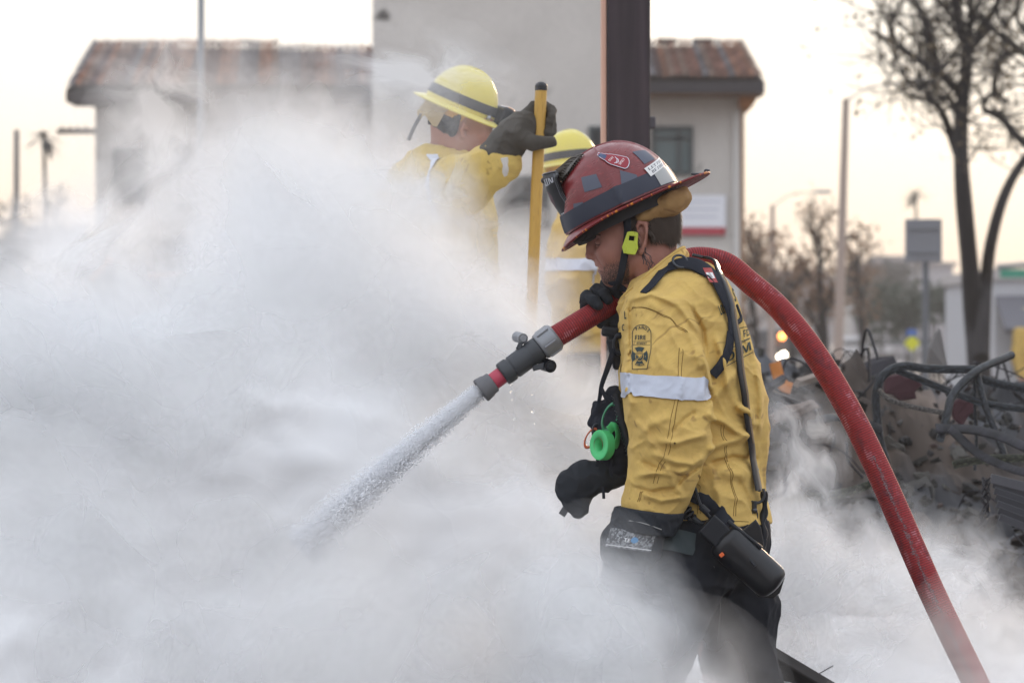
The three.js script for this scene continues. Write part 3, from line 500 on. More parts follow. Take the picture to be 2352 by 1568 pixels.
// ---------------------------------------------------------------- the captain
const captain = thing('person', 'firefighter in yellow jacket and red helmet carrying a red hose, head bowed over the nozzle', 'person', V(P(1570, 0, 0).x, 0, 0));
const hosePath = [[1262, 782, 0], [1330, 741, -0.02], [1400, 699, -0.06], [1480, 650, -0.13], [1545, 610, -0.18], [1600, 593, -0.2], [1665, 604, -0.205], [1729, 654, -0.2], [1785, 702, -0.19], [1850, 780, -0.17], [1905, 862, -0.15], [1962, 963, -0.12], [2012, 1066, -0.1], [2060, 1173, -0.08], [2104, 1275, -0.06], [2148, 1374, -0.04], [2195, 1472, -0.02], [2245, 1575, 0], [2300, 1700, 0.03], [2350, 1830, 0.08]].map((a) => P(...a));
{
  // ---- the body under the clothes: one continuous figure, its head meshed finely
  const headF = (() => {
    const skull = ellipsoid(P(1468, 505), 0.103, 0.104, 0.076, 0.35), face = capsule(P(1414, 538), P(1420, 604), 0.064, 0.05), mid = chain([P(1381, 556), P(1381, 588), P(1387, 604)], [0.016, 0.018, 0.0165], 0.01), midface = ellipsoid(P(1402, 582), 0.033, 0.036, 0.046, 0.2), jawL = capsule(P(1412, 634, 0.014), P(1462, 592, 0.052), 0.019, 0.022), jawR = capsule(P(1412, 634, -0.014), P(1462, 592, -0.052), 0.019, 0.022);
    const chin = ellipsoid(P(1403, 639), 0.020, 0.019, 0.024, 0.4), nose = chain([P(1362, 543), P(1355.5, 566), P(1354.5, 584)], [0.009, 0.0095, 0.0105], 0.006), tip = ellipsoid(P(1354.5, 587.5), 0.0105, 0.0092, 0.0115, 0.4), wingL = ellipsoid(P(1365, 591, 0.011), 0.0105, 0.0085, 0.0075, 0.35), wingR = ellipsoid(P(1365, 591, -0.011), 0.0105, 0.0085, 0.0075, 0.35);
    const browB = capsule(P(1364, 536, -0.036), P(1364, 536, 0.036), 0.0115, 0.0115), cheekL = ellipsoid(P(1400, 578, 0.045), 0.031, 0.024, 0.02), cheekR = ellipsoid(P(1400, 578, -0.045), 0.031, 0.024, 0.02);
    const muzzle = ellipsoid(P(1398, 612), 0.023, 0.027, 0.034, 0.45), lipArc = (px, py, w, r) => chain([P(px + 14, py + 2, -w), P(px + 4, py, -w * 0.6), P(px, py, 0), P(px + 4, py, w * 0.6), P(px + 14, py + 2, w)], [r * 0.5, r * 0.9, r, r * 0.9, r * 0.5], 0.004), lipU = lipArc(1375, 609, 0.025, 0.0066), lipL = lipArc(1381, 621, 0.022, 0.0070), mouth = lipArc(1371, 615.5, 0.029, 0.0036);
    const socketL = ellipsoid(P(1368, 556, 0.035), 0.015, 0.0135, 0.019), socketR = ellipsoid(P(1368, 556, -0.035), 0.015, 0.0135, 0.019), lidL = ellipsoid(P(1378, 556, 0.031), 0.0125, 0.011, 0.014), lidR = ellipsoid(P(1378, 556, -0.031), 0.0125, 0.011, 0.014), creaseL = capsule(P(1363, 560, 0.040), P(1380, 562, 0.047), 0.0016, 0.001);
    const nasolabial = capsule(P(1369, 588, 0.028), P(1384, 616, 0.036), 0.0022, 0.0015), nostril = ellipsoid(P(1359, 595.5, 0.009), 0.004, 0.003, 0.003);
    const earBase = ellipsoid(P(1472, 542, 0.078), 0.016, 0.030, 0.010, 0.12), earRim = chain([P(1462, 556, 0.084), P(1459, 530, 0.087), P(1468, 511, 0.090), P(1482, 513, 0.092), P(1486, 534, 0.092), P(1481, 560, 0.089), P(1473, 577, 0.084)], [0.005, 0.005, 0.0052, 0.0052, 0.0055, 0.006, 0.0078], 0.004), concha = ellipsoid(P(1471, 546, 0.090), 0.0085, 0.014, 0.007), lobe = ellipsoid(P(1472, 577, 0.082), 0.0085, 0.009, 0.0055);
    const neck = capsule(P(1492, 560), P(1540, 690), 0.060, 0.066), larynx = ellipsoid(P(1442, 655), 0.02, 0.026, 0.02), cord = capsule(P(1478, 590, 0.055), P(1478, 690, 0.03), 0.014, 0.013);
    return (x, y, z) => {
      let d = smin(skull(x, y, z), face(x, y, z), 0.05);
      d = smin(d, smin(jawL(x, y, z), jawR(x, y, z), 0.02), 0.03); d = smin(d, muzzle(x, y, z), 0.014); d = smin(d, midface(x, y, z), 0.02); d = smin(d, mid(x, y, z), 0.02); d = smin(d, chin(x, y, z), 0.02);
      d = smin(d, browB(x, y, z), 0.014); d = smin(d, smin(cheekL(x, y, z), cheekR(x, y, z), 0.02), 0.03);
      d = smax(d, -socketL(x, y, z), 0.012); d = smax(d, -socketR(x, y, z), 0.012); d = smin(d, lidL(x, y, z), 0.008); d = smin(d, lidR(x, y, z), 0.008); d = smax(d, -creaseL(x, y, z), 0.003);
      d = smin(d, nose(x, y, z), 0.009); d = smin(d, tip(x, y, z), 0.006); d = smin(d, smin(wingL(x, y, z), wingR(x, y, z), 0.004), 0.005);
      d = smin(d, lipU(x, y, z), 0.006); d = smin(d, lipL(x, y, z), 0.006); d = smax(d, -mouth(x, y, z), 0.003); d = smax(d, -nasolabial(x, y, z), 0.006); d = smax(d, -nostril(x, y, z), 0.003);
      d = smin(d, neck(x, y, z), 0.04); d = smin(d, larynx(x, y, z), 0.02); d = smin(d, cord(x, y, z), 0.02);
      let e = smin(earBase(x, y, z), smin(earRim(x, y, z), lobe(x, y, z), 0.004), 0.004); e = smax(e, -concha(x, y, z), 0.005);
      return smin(d, e, 0.006);
    };
  })();
  const shL = P(1512, 745, 0.17), shR = P(1615, 735, -0.17), elL = P(1545, 985, 0.25), wrL = P(1488, 1165, 0.22), elR = P(1500, 830, -0.26), wrR = P(1424, 712, -0.13), hipL = P(1580, 1270, 0.09), hipR = P(1640, 1270, -0.09), knL = P(1452, 1600, 0.13), knR = P(1668, 1560, -0.09), anL = P(1430, 1880, 0.13), anR = P(1800, 1850, -0.1), pelvis = P(1612, 1230);
  {
    const limbs = [chain([P(1542, 690), P(1575, 820), pelvis], [0.08, 0.13, 0.13], 0.05), capsule(shL, shR, 0.06, 0.06), chain([shL, elL, wrL, P(1456, 1265, 0.22)], [0.055, 0.042, 0.03, 0.028]), chain([shR, elR, wrR], [0.055, 0.042, 0.03]), chain([hipL, knL, anL], [0.085, 0.06, 0.042]), chain([hipR, knR, anR], [0.085, 0.06, 0.042])];
    const bodyF = (x, y, z) => { let d = limbs[0](x, y, z); for (let i = 1; i < 6; i++) d = smin(d, limbs[i](x, y, z), 0.04); return d; };
    const cut = P(0, 668).y;     // the fine head runs down to the collar, the coarse rest carries on inside the clothes
    const head = surface((x, y, z) => smax(headF(x, y, z), cut - 0.012 - y, 0.004), V(P(1330, 0).x, cut - 0.03, -0.12), V(P(1600, 0).x, P(0, 370).y, 0.12), 0.0027);
    const rest = surface(bodyF, V(-0.1, 0.02, -0.36), V(0.75, cut + 0.02, 0.36), 0.016);
    part(captain, 'body', [head, rest], skin);
  }
  // eyes: the lids are lowered, a sliver of dark shows
  part(captain, 'eyebrow', tube([P(1357, 543, 0.026), P(1362, 539, 0.036), P(1371, 537, 0.045), P(1382, 540, 0.052)].map((p) => { snap(headF, p, 0.0); return p; }), (t) => 0.0042 * (1.05 - 0.7 * t), 14, 6), mat(0.10, 0.065, 0.045, 0.9));
  part(captain, 'eyelashes', tube([P(1361, 561, 0.032), P(1368, 563.5, 0.042), P(1379, 563, 0.049)].map((p) => { snap(headF, p, 0.0002); return p; }), 0.0012, 14, 5), mat(0.03, 0.02, 0.02, 0.9));
  // short brown hair at the back and sides, stubble on the jaw
  {
    const r = rng(9), pos = [], nor = [], hairF = (x, y, z) => headF(x, y, z), addHair = (c, n, dir, L, w) => { const b = V().crossVectors(n, dir).normalize().multiplyScalar(w), t = c.clone().addScaledVector(dir, L).addScaledVector(n, L * 0.3), m = c.clone().addScaledVector(dir, L * 0.5).addScaledVector(n, L * 0.28); const q = [c.clone().add(b), c.clone().sub(b), m.clone().addScaledVector(b, 0.8), m.clone().addScaledVector(b, -0.8), t]; for (const k of [0, 1, 2, 1, 3, 2, 2, 3, 4]) { pos.push(q[k].x, q[k].y, q[k].z); const v = n.clone().addScaledVector(b, 60 * (k % 2 ? -1 : 1)).normalize(); nor.push(v.x, v.y, v.z); } };
    let tries = 0, made = 0;
    while (made < 5200 && tries++ < 60000) {
      const px = 1425 + 150 * r(), py = 470 + 90 * r(), p = P(px, py, r() < 0.85 ? 0.12 * r() : -0.09 * r()), n = snap(headF, p);
      const [qx, qy] = [1176 + p.x * F / (CAM_Z - p.z), 784 - (p.y - CAM_Y) * F / (CAM_Z - p.z)];
      const back = qx > 1490 - 0.05 * (qy - 500) && qy < 548 + 10 * noise(qx * 0.05, 1, 1) - 0.25 * Math.max(0, 1545 - qx) * 0.4 && qy > 455, side = qx > 1438 && qx < 1462 && qy < 560 && qy > 480 && Math.abs(p.z) > 0.05;
      if (!(back || (side && r() < 0.6))) continue;
      const dir = V(0.35 + 0.4 * (r() - 0.5), -1 + 0.3 * r(), 0.5 * (r() - 0.5)).addScaledVector(n, 0.15); dir.addScaledVector(n, -dir.dot(n) * 0.8).normalize();
      addHair(p, n, dir, 0.016 + 0.016 * r(), 0.0009); made++;
    }
    const g = new THREE.BufferGeometry(); g.setAttribute('position', new THREE.Float32BufferAttribute(pos, 3)); g.setAttribute('normal', new THREE.Float32BufferAttribute(nor, 3));
    part(captain, 'hair', g, mat(0.055, 0.034, 0.022, 0.6));
    const cap = surface((x, y, z) => { const px = 1176 + x * F / (CAM_Z - z), py = 784 - (y - CAM_Y) * F / (CAM_Z - z); return smax(headF(x, y, z) - 0.006 - 0.003 * noise(x * 160, y * 90, z * 160), smax((1492 - px) / 900, (py - 543) / 900, 0.01), 0.01); }, V(P(1470, 0).x, P(0, 570).y, -0.12), V(P(1600, 0).x, P(0, 440).y, 0.12), 0.004);
    part(captain, 'hair', cap, mat(0.05, 0.032, 0.022, 0.75));
    const stubble = []; { const p2 = pos.length, n2 = nor.length; for (let k = 0; k < 5200; k++) { const qx = 1376 + 70 * r(), qy = 596 + 56 * r(), p = onSide(headF, qx, qy, 0.3); if (!p) continue; const edge = (qy - 596) / 56 * 1.2 + (qx - 1376) / 140 - 0.25; if (r() > edge) continue; const n = snap(headF, p); if (Math.abs(n.z) < 0.05) continue; const dir = V(-0.2 + 0.3 * (r() - 0.5), -1, 0.2 * r()); dir.addScaledVector(n, -dir.dot(n)).normalize(); addHair(p, n, dir, 0.0022 + 0.0018 * r(), 0.00035); } const sg = new THREE.BufferGeometry(); sg.setAttribute('position', new THREE.Float32BufferAttribute(pos.splice(p2), 3)); sg.setAttribute('normal', new THREE.Float32BufferAttribute(nor.splice(n2), 3)); part(captain, 'stubble', sg, mat(0.09, 0.065, 0.055, 0.8)); }
    // neck tattoo: dark wandering lines
    const tat = mat(0.07, 0.065, 0.075, 0.6), T = [];
    for (let k = 0; k < 12; k++) { let p = P(1478 + 62 * r(), 572 + 55 * r(), 0.1), pts = []; for (let i = 0; i < 6; i++) { const q = p.clone(); snap(headF, q, -0.0002); pts.push(q); p = p.clone().add(V((r() - 0.4) * 0.012, -0.006 * r() - 0.003, 0)); } T.push(tube(pts, 0.0007 + 0.0008 * r(), 10, 4)); }
    part(captain, 'tattoo', T, tat);
  }

  // ---- jacket
  const S = [[618, 1556, 0.085, 0.085], [650, 1560, 0.112, 0.15], [700, 1562, 0.146, 0.17], [800, 1575, 0.168, 0.175], [900, 1583, 0.173, 0.172], [1000, 1590, 0.164, 0.168], [1050, 1594, 0.160, 0.168], [1130, 1605, 0.169, 0.176], [1205, 1616, 0.172, 0.182], [1260, 1622, 0.171, 0.18]].map(([py, px, a, b]) => ({ y: P(0, py).y, x: P(px, 0).x, a, b }));
  const yaw = 0.38, cy = Math.cos(yaw), sy = Math.sin(yaw);
  const torsoF = (x, y, z) => {
    let i = 0; while (i < S.length - 2 && y < S[i + 1].y) i++;
    const A = S[i], B = S[i + 1], t = clamp((A.y - y) / (A.y - B.y), 0, 1), cx = lerp(A.x, B.x, t), a = lerp(A.a, B.a, t), b = lerp(A.b, B.b, t);
    const X = x - cx, u = (X * cy + z * sy) / a, w = (-X * sy + z * cy) / b, k = Math.pow(Math.pow(Math.abs(u), 2.3) + Math.pow(Math.abs(w), 2.3), 1 / 2.3);
    return smax((k - 1) * Math.min(a, b) * 0.92, y - S[0].y, 0.03);
  };
  // raised and sunken fold lines seen on the near side: [pixels], half width, height
  const folds = [
    [[[1690, 850], [1640, 905], [1612, 960]], 0.016, 0.012], [[[1600, 790], [1618, 850], [1632, 900]], 0.013, 0.012], [[[1640, 770], [1660, 830], [1668, 900]], 0.012, 0.010],
    [[[1612, 1030], [1660, 1015], [1730, 1000]], 0.013, 0.012], [[[1620, 1065], [1680, 1050], [1745, 1058]], 0.012, -0.010], [[[1690, 930], [1720, 945], [1735, 985]], 0.014, 0.014], [[[1615, 950], [1660, 968], [1690, 990], [1726, 1000]], 0.012, 0.013],
    [[[1600, 1120], [1650, 1080], [1720, 1090]], 0.018, 0.009], [[[1690, 1100], [1720, 1150], [1730, 1190]], 0.014, -0.006], [[[1640, 1110], [1650, 1150], [1648, 1190]], 0.016, 0.007],
    [[[1614, 992], [1575, 1000], [1540, 1010], [1500, 1005]], 0.010, 0.010], [[[1612, 1040], [1580, 1058], [1540, 1052], [1480, 1030]], 0.011, 0.011], [[[1600, 1062], [1560, 1085], [1500, 1070], [1462, 1050]], 0.010, -0.009],
    [[[1455, 1085], [1500, 1075], [1545, 1080], [1575, 1068]], 0.010, 0.011], [[[1450, 1110], [1490, 1122], [1540, 1112], [1560, 1085]], 0.010, -0.008], [[[1460, 1000], [1480, 970], [1530, 950]], 0.013, 0.007], [[[1590, 940], [1560, 960], [1530, 990]], 0.010, -0.007], [[[1452, 960], [1475, 985], [1490, 1020]], 0.010, 0.007],
    [[[1520, 1060], [1535, 1100], [1560, 1130]], 0.010, 0.009], [[[1470, 1125], [1510, 1140], [1570, 1132]], 0.009, 0.009], [[[1440, 690], [1490, 676], [1550, 700], [1595, 760]], 0.010, 0.010], [[[1580, 700], [1610, 760], [1618, 830]], 0.010, -0.009], [[[1480, 690], [1520, 720], [1545, 790]], 0.016, 0.007], [[[1560, 740], [1590, 800], [1600, 850]], 0.012, 0.008],
    [[[1428, 840], [1432, 890], [1445, 930]], 0.010, 0.008], [[[1445, 700], [1448, 760], [1444, 850]], 0.010, -0.008], [[[1660, 700], [1690, 780], [1700, 850]], 0.012, -0.006], [[[1740, 830], [1752, 920], [1748, 1000]], 0.012, 0.01],
  ].map(([px, w, h]) => ({ p: px.map(([x, y]) => { const q = P(x, y, 0.1); return [q.x, q.y]; }), w, h }));
  const foldAt = (x, y) => {
    let s = 0;
    for (const f of folds) {
      let best = 1e9, e = 1;
      for (let i = 1; i < f.p.length; i++) { const [ax, ay] = f.p[i - 1], [bx, by] = f.p[i], dx = bx - ax, dy = by - ay, t = clamp(((x - ax) * dx + (y - ay) * dy) / (dx * dx + dy * dy), 0, 1), d = Math.hypot(x - ax - dx * t, y - ay - dy * t); if (d < best) { best = d; const u = (i - 1 + t) / (f.p.length - 1); e = Math.min(1, 6 * Math.min(u, 1 - u) + 0.25); } }
      if (best < f.w * 3) s += f.h * 1.25 * e * Math.exp(-(best / f.w) * (best / f.w) * (f.h > 0 ? 1.4 : 2.4));
    }
    return s;
  };
  const drape3 = (x, y, z) => {   // soft wandering cloth folds everywhere, 2 to 10 cm apart
    const wx = x + 0.03 * noise(x * 9, y * 9, z * 9 + 5), wy = y + 0.03 * noise(x * 9 + 7, y * 9, z * 9);
    const a = 1 - Math.abs(noise(wx * 11 + wy * 6, wy * 8 - wx * 5, z * 11)) * 2.0, b = 1 - Math.abs(noise(wx * 26 - wy * 16, wy * 20 + wx * 7, z * 26 + 3)) * 2.2;
    return 0.0062 * Math.max(0, a) * Math.max(0, a) + 0.0016 * Math.max(0, b) + 0.0008 * noise(x * 60, y * 60, z * 60);
  };
  const sleeveL = chain([P(1518, 742, 0.155), P(1524, 850, 0.205), P(1530, 930, 0.232), P(1540, 1000, 0.245), P(1528, 1060, 0.236), P(1502, 1152, 0.222)], [0.090, 0.094, 0.097, 0.093, 0.084, 0.078], 0.03);
  const cuffTail = capsule(P(1532, 1098, 0.232), P(1554, 1128, 0.226), 0.05, 0.036);
  const sleeveR = chain([P(1620, 745, -0.15), elR, P(1452, 760, -0.18)], [0.092, 0.075, 0.062], 0.03), yoke = chain([P(1512, 735, 0.13), P(1566, 684, 0.03), P(1612, 690, -0.12)], [0.066, 0.088, 0.066], 0.03), bulk = ellipsoid(P(1705, 950, -0.10), 0.065, 0.17, 0.12, 0.1);
  const hollow = chain([P(1540, 690), P(1575, 820), P(1620, 1300)], [0.06, 0.1, 0.12], 0.05), neckHole = capsule(P(1478, 560), P(1540, 700), 0.072, 0.066);
  const hem = (x, y) => P(0, 1199).y - 0.035 * (x - P(1616, 0).x) * 0 - y;
  const baseF = (x, y, z) => {
    let d = smin(torsoF(x, y, z), yoke(x, y, z), 0.06); d = smin(d, bulk(x, y, z), 0.06); d = smin(d, sleeveR(x, y, z), 0.03);
    d = smax(d, hem(x, y), 0.006);
    let s = smin(sleeveL(x, y, z), cuffTail(x, y, z), 0.025);
    const low = smoothstep(P(0, 740).y - y, 0, 0.12);
    if (low > 0) d = smax(d, low * 0.016 - 0.004 - s, 0.012);      // the body gives way to the sleeve: a deep crease between them
    return smin(d, s, lerp(0.05, 0.006, low));
  };
  const jacketF = (x, y, z) => {
    let d = baseF(x, y, z);
    if (d > 0.05) return d - 0.01;
    d -= drape3(x, y, z) + (z > -0.05 ? foldAt(x, y) : 0);
    d = smax(d, -neckHole(x, y, z), 0.01);
    return smax(d, -hollow(x, y, z), 0.01) * 0.85;
  };
  const beltF = (x, y, z) => baseF(x, y, z) - 0.007;     // the jacket without its small folds: what straps lie on
  const jacketG = surface(jacketF, V(P(1395, 0).x, P(0, 1225).y, -0.40), V(P(1800, 0).x, P(0, 590).y, 0.36), 0.0048);
  part(captain, 'jacket', jacketG, yellowCloth);
  // collar: a stand-up band around the neck that opens at the throat
  {
    const loop = (lift, out) => [[1422, 702, 0.03], [1434, 684, 0.085], [1474, 648, 0.122], [1520, 608, 0.112], [1558, 580, 0.066], [1572, 574, 0.0], [1566, 580, -0.05], [1530, 610, -0.085], [1480, 650, -0.085], [1440, 690, -0.06]].map(([x, y, z]) => P(x, y + lift, z * out));
    const top = new THREE.CatmullRomCurve3(loop(-6, 0.92)), bottom = new THREE.CatmullRomCurve3(loop(52, 1.22).map((p, i) => p.add(V(i > 2 && i < 7 ? 0.018 : 0.0, 0, 0)))), pos = [], idx = [], uv = [], n = 70, m = 12;
    for (let i = 0; i <= n; i++) for (let j = 0; j <= m; j++) { const t = j / m, a = top.getPointAt(i / n), p = a.lerp(bottom.getPointAt(i / n), t), roll = Math.sin(Math.min(1, t * 2.2) * Math.PI) * 0.008 + 0.003 * noise(i * 0.3, j * 0.4, 2); const d = p.clone().sub(P(1500, 640, 0)); d.y = 0; d.normalize(); p.addScaledVector(d, roll); pos.push(p.x, p.y, p.z); uv.push(i / n * 0.5, t * 0.08); if (i < n && j < m) { const s = i * (m + 1) + j; idx.push(s, s + 1, s + m + 1, s + 1, s + m + 2, s + m + 1); } }
    const g = new THREE.BufferGeometry(); g.setAttribute('position', new THREE.Float32BufferAttribute(pos, 3)); g.setAttribute('uv', new THREE.Float32BufferAttribute(uv, 2)); g.setIndex(idx); g.computeVertexNormals();
    const j = captain.children[captain.children.length - 1];
    part(j, 'collar', g, yellowCloth);
    const rim = []; for (let i = 0; i <= 40; i++) rim.push(top.getPointAt(i / 40));
    part(j, 'collar_edge', tube(rim, 0.0042, 90, 7), yellowCloth);
  }
  const jacket = captain.children.find((c) => c.name === 'jacket');
  // reflective band round the near sleeve
  {
    const silver = mat(0.50, 0.53, 0.61, 0.42, { bumpMap: weave, bumpScale: 0.0004, metalness: 0.15 });
    const band = drape(jacketF, (u, v) => { const a = lerp(-0.1, Math.PI + 0.5, u), c = P(1527, lerp(916, 861, v), 0.222); return V(c.x + Math.cos(a) * 0.106, c.y - 0.006 * Math.cos(a), c.z + Math.sin(a) * 0.106); }, 0.0048, 90, 12);
    part(jacket, 'reflective_band', band, silver);
    // double stitched seams
    const seam = (pts, w = 0.004, name = 'seam') => { const c = on(jacketF, pts, 0.6), lines = []; for (const s of [-0.5, 0.5]) { const q = new THREE.CatmullRomCurve3(c.map((p) => p.clone())).getPoints(40).map((p) => { p.x += s * w; snap(jacketF, p, 0.0003); return p; }); lines.push(tube(q, 0.0009, 80, 4)); } return lines; };
    part(jacket, 'seam', [...seam([[1565, 800], [1562, 850], [1558, 905], [1548, 950], [1540, 1000], [1532, 1040], [1515, 1075], [1505, 1110]], 0.011), ...seam([[1446, 713], [1478, 706], [1517, 721], [1550, 742], [1578, 762]], 0.006), ...seam([[1660, 975], [1668, 1040], [1682, 1090], [1690, 1140], [1688, 1185]], 0.007), ...seam([[1605, 1090], [1604, 1130], [1606, 1180]], 0.007), ...seam([[1475, 1128], [1470, 1142], [1466, 1152]], 0.006), ...seam([[1540, 1190], [1600, 1194], [1660, 1196], [1720, 1198]], 0.0)], thread);
  }
  // prints: sleeve badge, name on the chest, lettering on the back
  const ink = '#33403f';
  {
    const badge = print(256, 512, (c, w, h) => {
      c.clearRect(0, 0, w, h); c.strokeStyle = ink; c.fillStyle = ink; c.lineWidth = 7; c.lineJoin = 'round';
      c.beginPath(); c.moveTo(20, 470); c.lineTo(20, 150); c.bezierCurveTo(20, 20, 236, 20, 236, 150); c.lineTo(236, 290); c.lineTo(190, 490); c.lineTo(20, 495); c.closePath(); c.stroke();
      c.font = 'bold 44px sans-serif'; c.textAlign = 'center';
      'PANOS'.split('').forEach((ch, i) => { c.save(); const a = (i - 1.6) * 0.34; c.translate(126 + Math.sin(a) * 104, 178 - Math.cos(a) * 96); c.rotate(a); c.fillText(ch, 0, 12); c.restore(); });
      c.font = 'bold 62px sans-serif'; c.fillText('FIRE', 112, 200); c.font = 'bold 30px sans-serif'; c.fillText('RTMENT', 128, 246); c.lineWidth = 3; c.beginPath(); c.moveTo(30, 216); c.lineTo(226, 216); c.moveTo(30, 254); c.lineTo(226, 254); c.stroke();
      c.save(); c.translate(104, 366); for (let k = 0; k < 4; k++) { c.rotate(Math.PI / 2); c.beginPath(); c.moveTo(-26, -34); c.quadraticCurveTo(-40, -70, -58, -82); c.quadraticCurveTo(0, -108, 58, -82); c.quadraticCurveTo(40, -70, 26, -34); c.closePath(); c.fill(); } c.beginPath(); c.arc(0, 0, 52, 0, 7); c.fill(); c.strokeStyle = '#c9a04c'; c.lineWidth = 5; c.beginPath(); c.arc(0, 0, 46, 0, 7); c.stroke(); for (let k = 0; k < 7; k++) { c.beginPath(); c.moveTo(4, 6); c.lineTo(Math.cos(-2.7 + k * 0.32) * 42, Math.sin(-2.7 + k * 0.32) * 42); c.stroke(); } c.beginPath(); c.moveTo(-30, 34); c.quadraticCurveTo(0, 0, 30, -14); c.quadraticCurveTo(20, 14, 0, 20); c.stroke(); c.fillStyle = '#c9a04c'; c.font = 'bold 20px sans-serif'; c.fillText('EST. 1899', 0, 88); c.fillText('F', 68, 10); c.restore();
    });
    const c0 = [1449, 734], c1 = [1500, 852];
    part(jacket, 'sleeve_badge', drape(jacketF, (u, v) => onSide(jacketF, lerp(c0[0], c1[0], u), lerp(c1[1], c0[1], v)) ?? P(lerp(c0[0], c1[0], u), lerp(c1[1], c0[1], v), 0.25), 0.0012, 16, 30), sticker(badge, 0.9));
    const letters = (text, size, extra) => print(256, 160, (c, w, h) => { c.clearRect(0, 0, w, h); c.fillStyle = ink; c.strokeStyle = ink; c.font = `bold ${size}px sans-serif`; c.textAlign = 'center'; c.textBaseline = 'middle'; c.fillText(text, w / 2, h / 2); extra?.(c, w, h); });
    const lay = (map, quad, nu = 14, nv = 10, label) => part(jacket, 'lettering', drape(jacketF, (u, v) => { const a = lerp(lerp(quad[3][0], quad[2][0], u), lerp(quad[0][0], quad[1][0], u), v), b = lerp(lerp(quad[3][1], quad[2][1], u), lerp(quad[0][1], quad[1][1], u), v); return onSide(jacketF, a, b) ?? P(a, b, -0.1); }, 0.0012, nu, nv), sticker(map, 0.9), label);
    lay(letters('L', 150), [[1426, 712], [1446, 708], [1446, 736], [1428, 738]]);
    lay(letters('C', 150), [[1424, 742], [1440, 740], [1440, 762], [1424, 764]]);
    lay(letters('DIM', 118, (c, w, h) => { c.lineWidth = 7; c.beginPath(); c.moveTo(4, 6); c.lineTo(w - 4, 6); c.moveTo(4, h - 6); c.lineTo(w - 4, h - 6); c.stroke(); }), [[1664, 806], [1726, 774], [1733, 808], [1668, 842]]);
    lay(letters('LOS', 96), [[1640, 690], [1662, 684], [1680, 730], [1656, 740]], 10, 12);
    lay(letters('S', 150), [[1672, 650], [1690, 660], [1700, 700], [1684, 700]], 8, 8);
    lay(letters('FD', 110, (c, w, h) => { c.lineWidth = 8; c.strokeRect(5, 8, w - 10, h - 16); }), [[1698, 752], [1728, 746], [1730, 775], [1702, 786]], 8, 8);
  }

  // ---- trousers, belt line, boots
  {
    const legs = [chain([P(1590, 1240, 0.075), P(1545, 1330, 0.11), knL, anL], [0.125, 0.128, 0.105, 0.085], 0.03), chain([P(1640, 1240, -0.075), P(1690, 1390, -0.085), P(1695, 1500, -0.09), anR], [0.125, 0.105, 0.092, 0.08], 0.03), ellipsoid(P(1618, 1235), 0.17, 0.14, 0.195), ellipsoid(P(1520, 1330, 0.16), 0.075, 0.12, 0.05)];
    const trF = (x, y, z) => { let d = legs[2](x, y, z); d = smin(d, legs[0](x, y, z), 0.04); d = smin(d, legs[1](x, y, z), 0.03); d = smin(d, legs[3](x, y, z), 0.03); d = smax(d, y - P(0, 1192).y, 0.01); return (d - drape3(x * 0.8, y * 0.8, z * 0.8) * 1.4) * 0.9; };
    const t = part(captain, 'trousers', surface(trF, V(0.05, 0.10, -0.30), V(0.80, P(0, 1180).y, 0.34), 0.008), darkCloth);
    const flap = drape(trF, (u, v) => onSide(trF, lerp(1520, 1592, u) + 8 * v, lerp(1262, 1212, v) + 14 * u, 0.6) ?? P(1555, 1240, 0.25), 0.007, 26, 18); part(t, 'pocket_flap', flap, mat(0.045, 0.06, 0.065, 0.85, { bumpMap: weave, bumpScale: 0.0005 }));
    part(t, 'seam', [tube(on(trF, [[1640, 1300], [1655, 1380], [1650, 1470], [1655, 1560]]), 0.0016, 40, 4)], mat(0.06, 0.065, 0.07, 0.9));
    const boot = (a, dir) => surface((x, y, z) => smax(smin(capsule(a.clone().add(V(0, 0.22, 0)), a, 0.075, 0.06)(x, y, z), ellipsoid(V(a.x - dir * 0.08, 0.045, a.z), 0.14, 0.06, 0.052)(x, y, z), 0.04), -y + 0.003, 0.005), V(a.x - 0.3, -0.01, a.z - 0.12), V(a.x + 0.2, 0.4, a.z + 0.12), 0.012);
    part(captain, 'boot', boot(V(anL.x, 0.1, anL.z), 1), leather); part(captain, 'boot', boot(V(anR.x, 0.1, anR.z), 1), leather);
  }

  // ---- gloves
  {
    // near hand hangs inside a gauntlet glove with a worn printed band
    const cuff = chain([P(1498, 1160, 0.222), P(1478, 1205, 0.222)], [0.086, 0.083], 0.02), band = chain([P(1470, 1212, 0.222), P(1450, 1252, 0.222)], [0.066, 0.079], 0.02), hand = chain([P(1452, 1256, 0.222), P(1430, 1330, 0.222)], [0.068, 0.05], 0.02);
    const fingers = [0, 1, 2, 3].map((k) => { const z = 0.262 - 0.026 * k; return chain([P(1426, 1322, z), P(1413 - 2 * k, 1365, z), P(1408 + 3 * k, 1400, z - 0.003), P(1418 + 4 * k, 1424 - 4 * k, z - 0.005)], [0.0145, 0.0135, 0.0125, 0.011], 0.004); }), thumb = chain([P(1412, 1290, 0.25), P(1392, 1330, 0.255), P(1394, 1366, 0.25)], [0.018, 0.015, 0.012], 0.004);
    const wrinkle = (x, y, z) => 0.004 * Math.max(0, 1 - 2.6 * Math.abs(noise(x * 38 + y * 25, y * 16, z * 38)));
    const cuffF = (x, y, z) => { const d = cuff(x, y, z) - wrinkle(x, y, z); return smax(smax(d, y - P(0, 1152 + 14 * clamp((x - P(1420, 0).x) / 0.13, 0, 1)).y, 0.004), P(0, 1206 + 14 * clamp((x - P(1420, 0).x) / 0.13, 0, 1)).y - y, 0.004); };
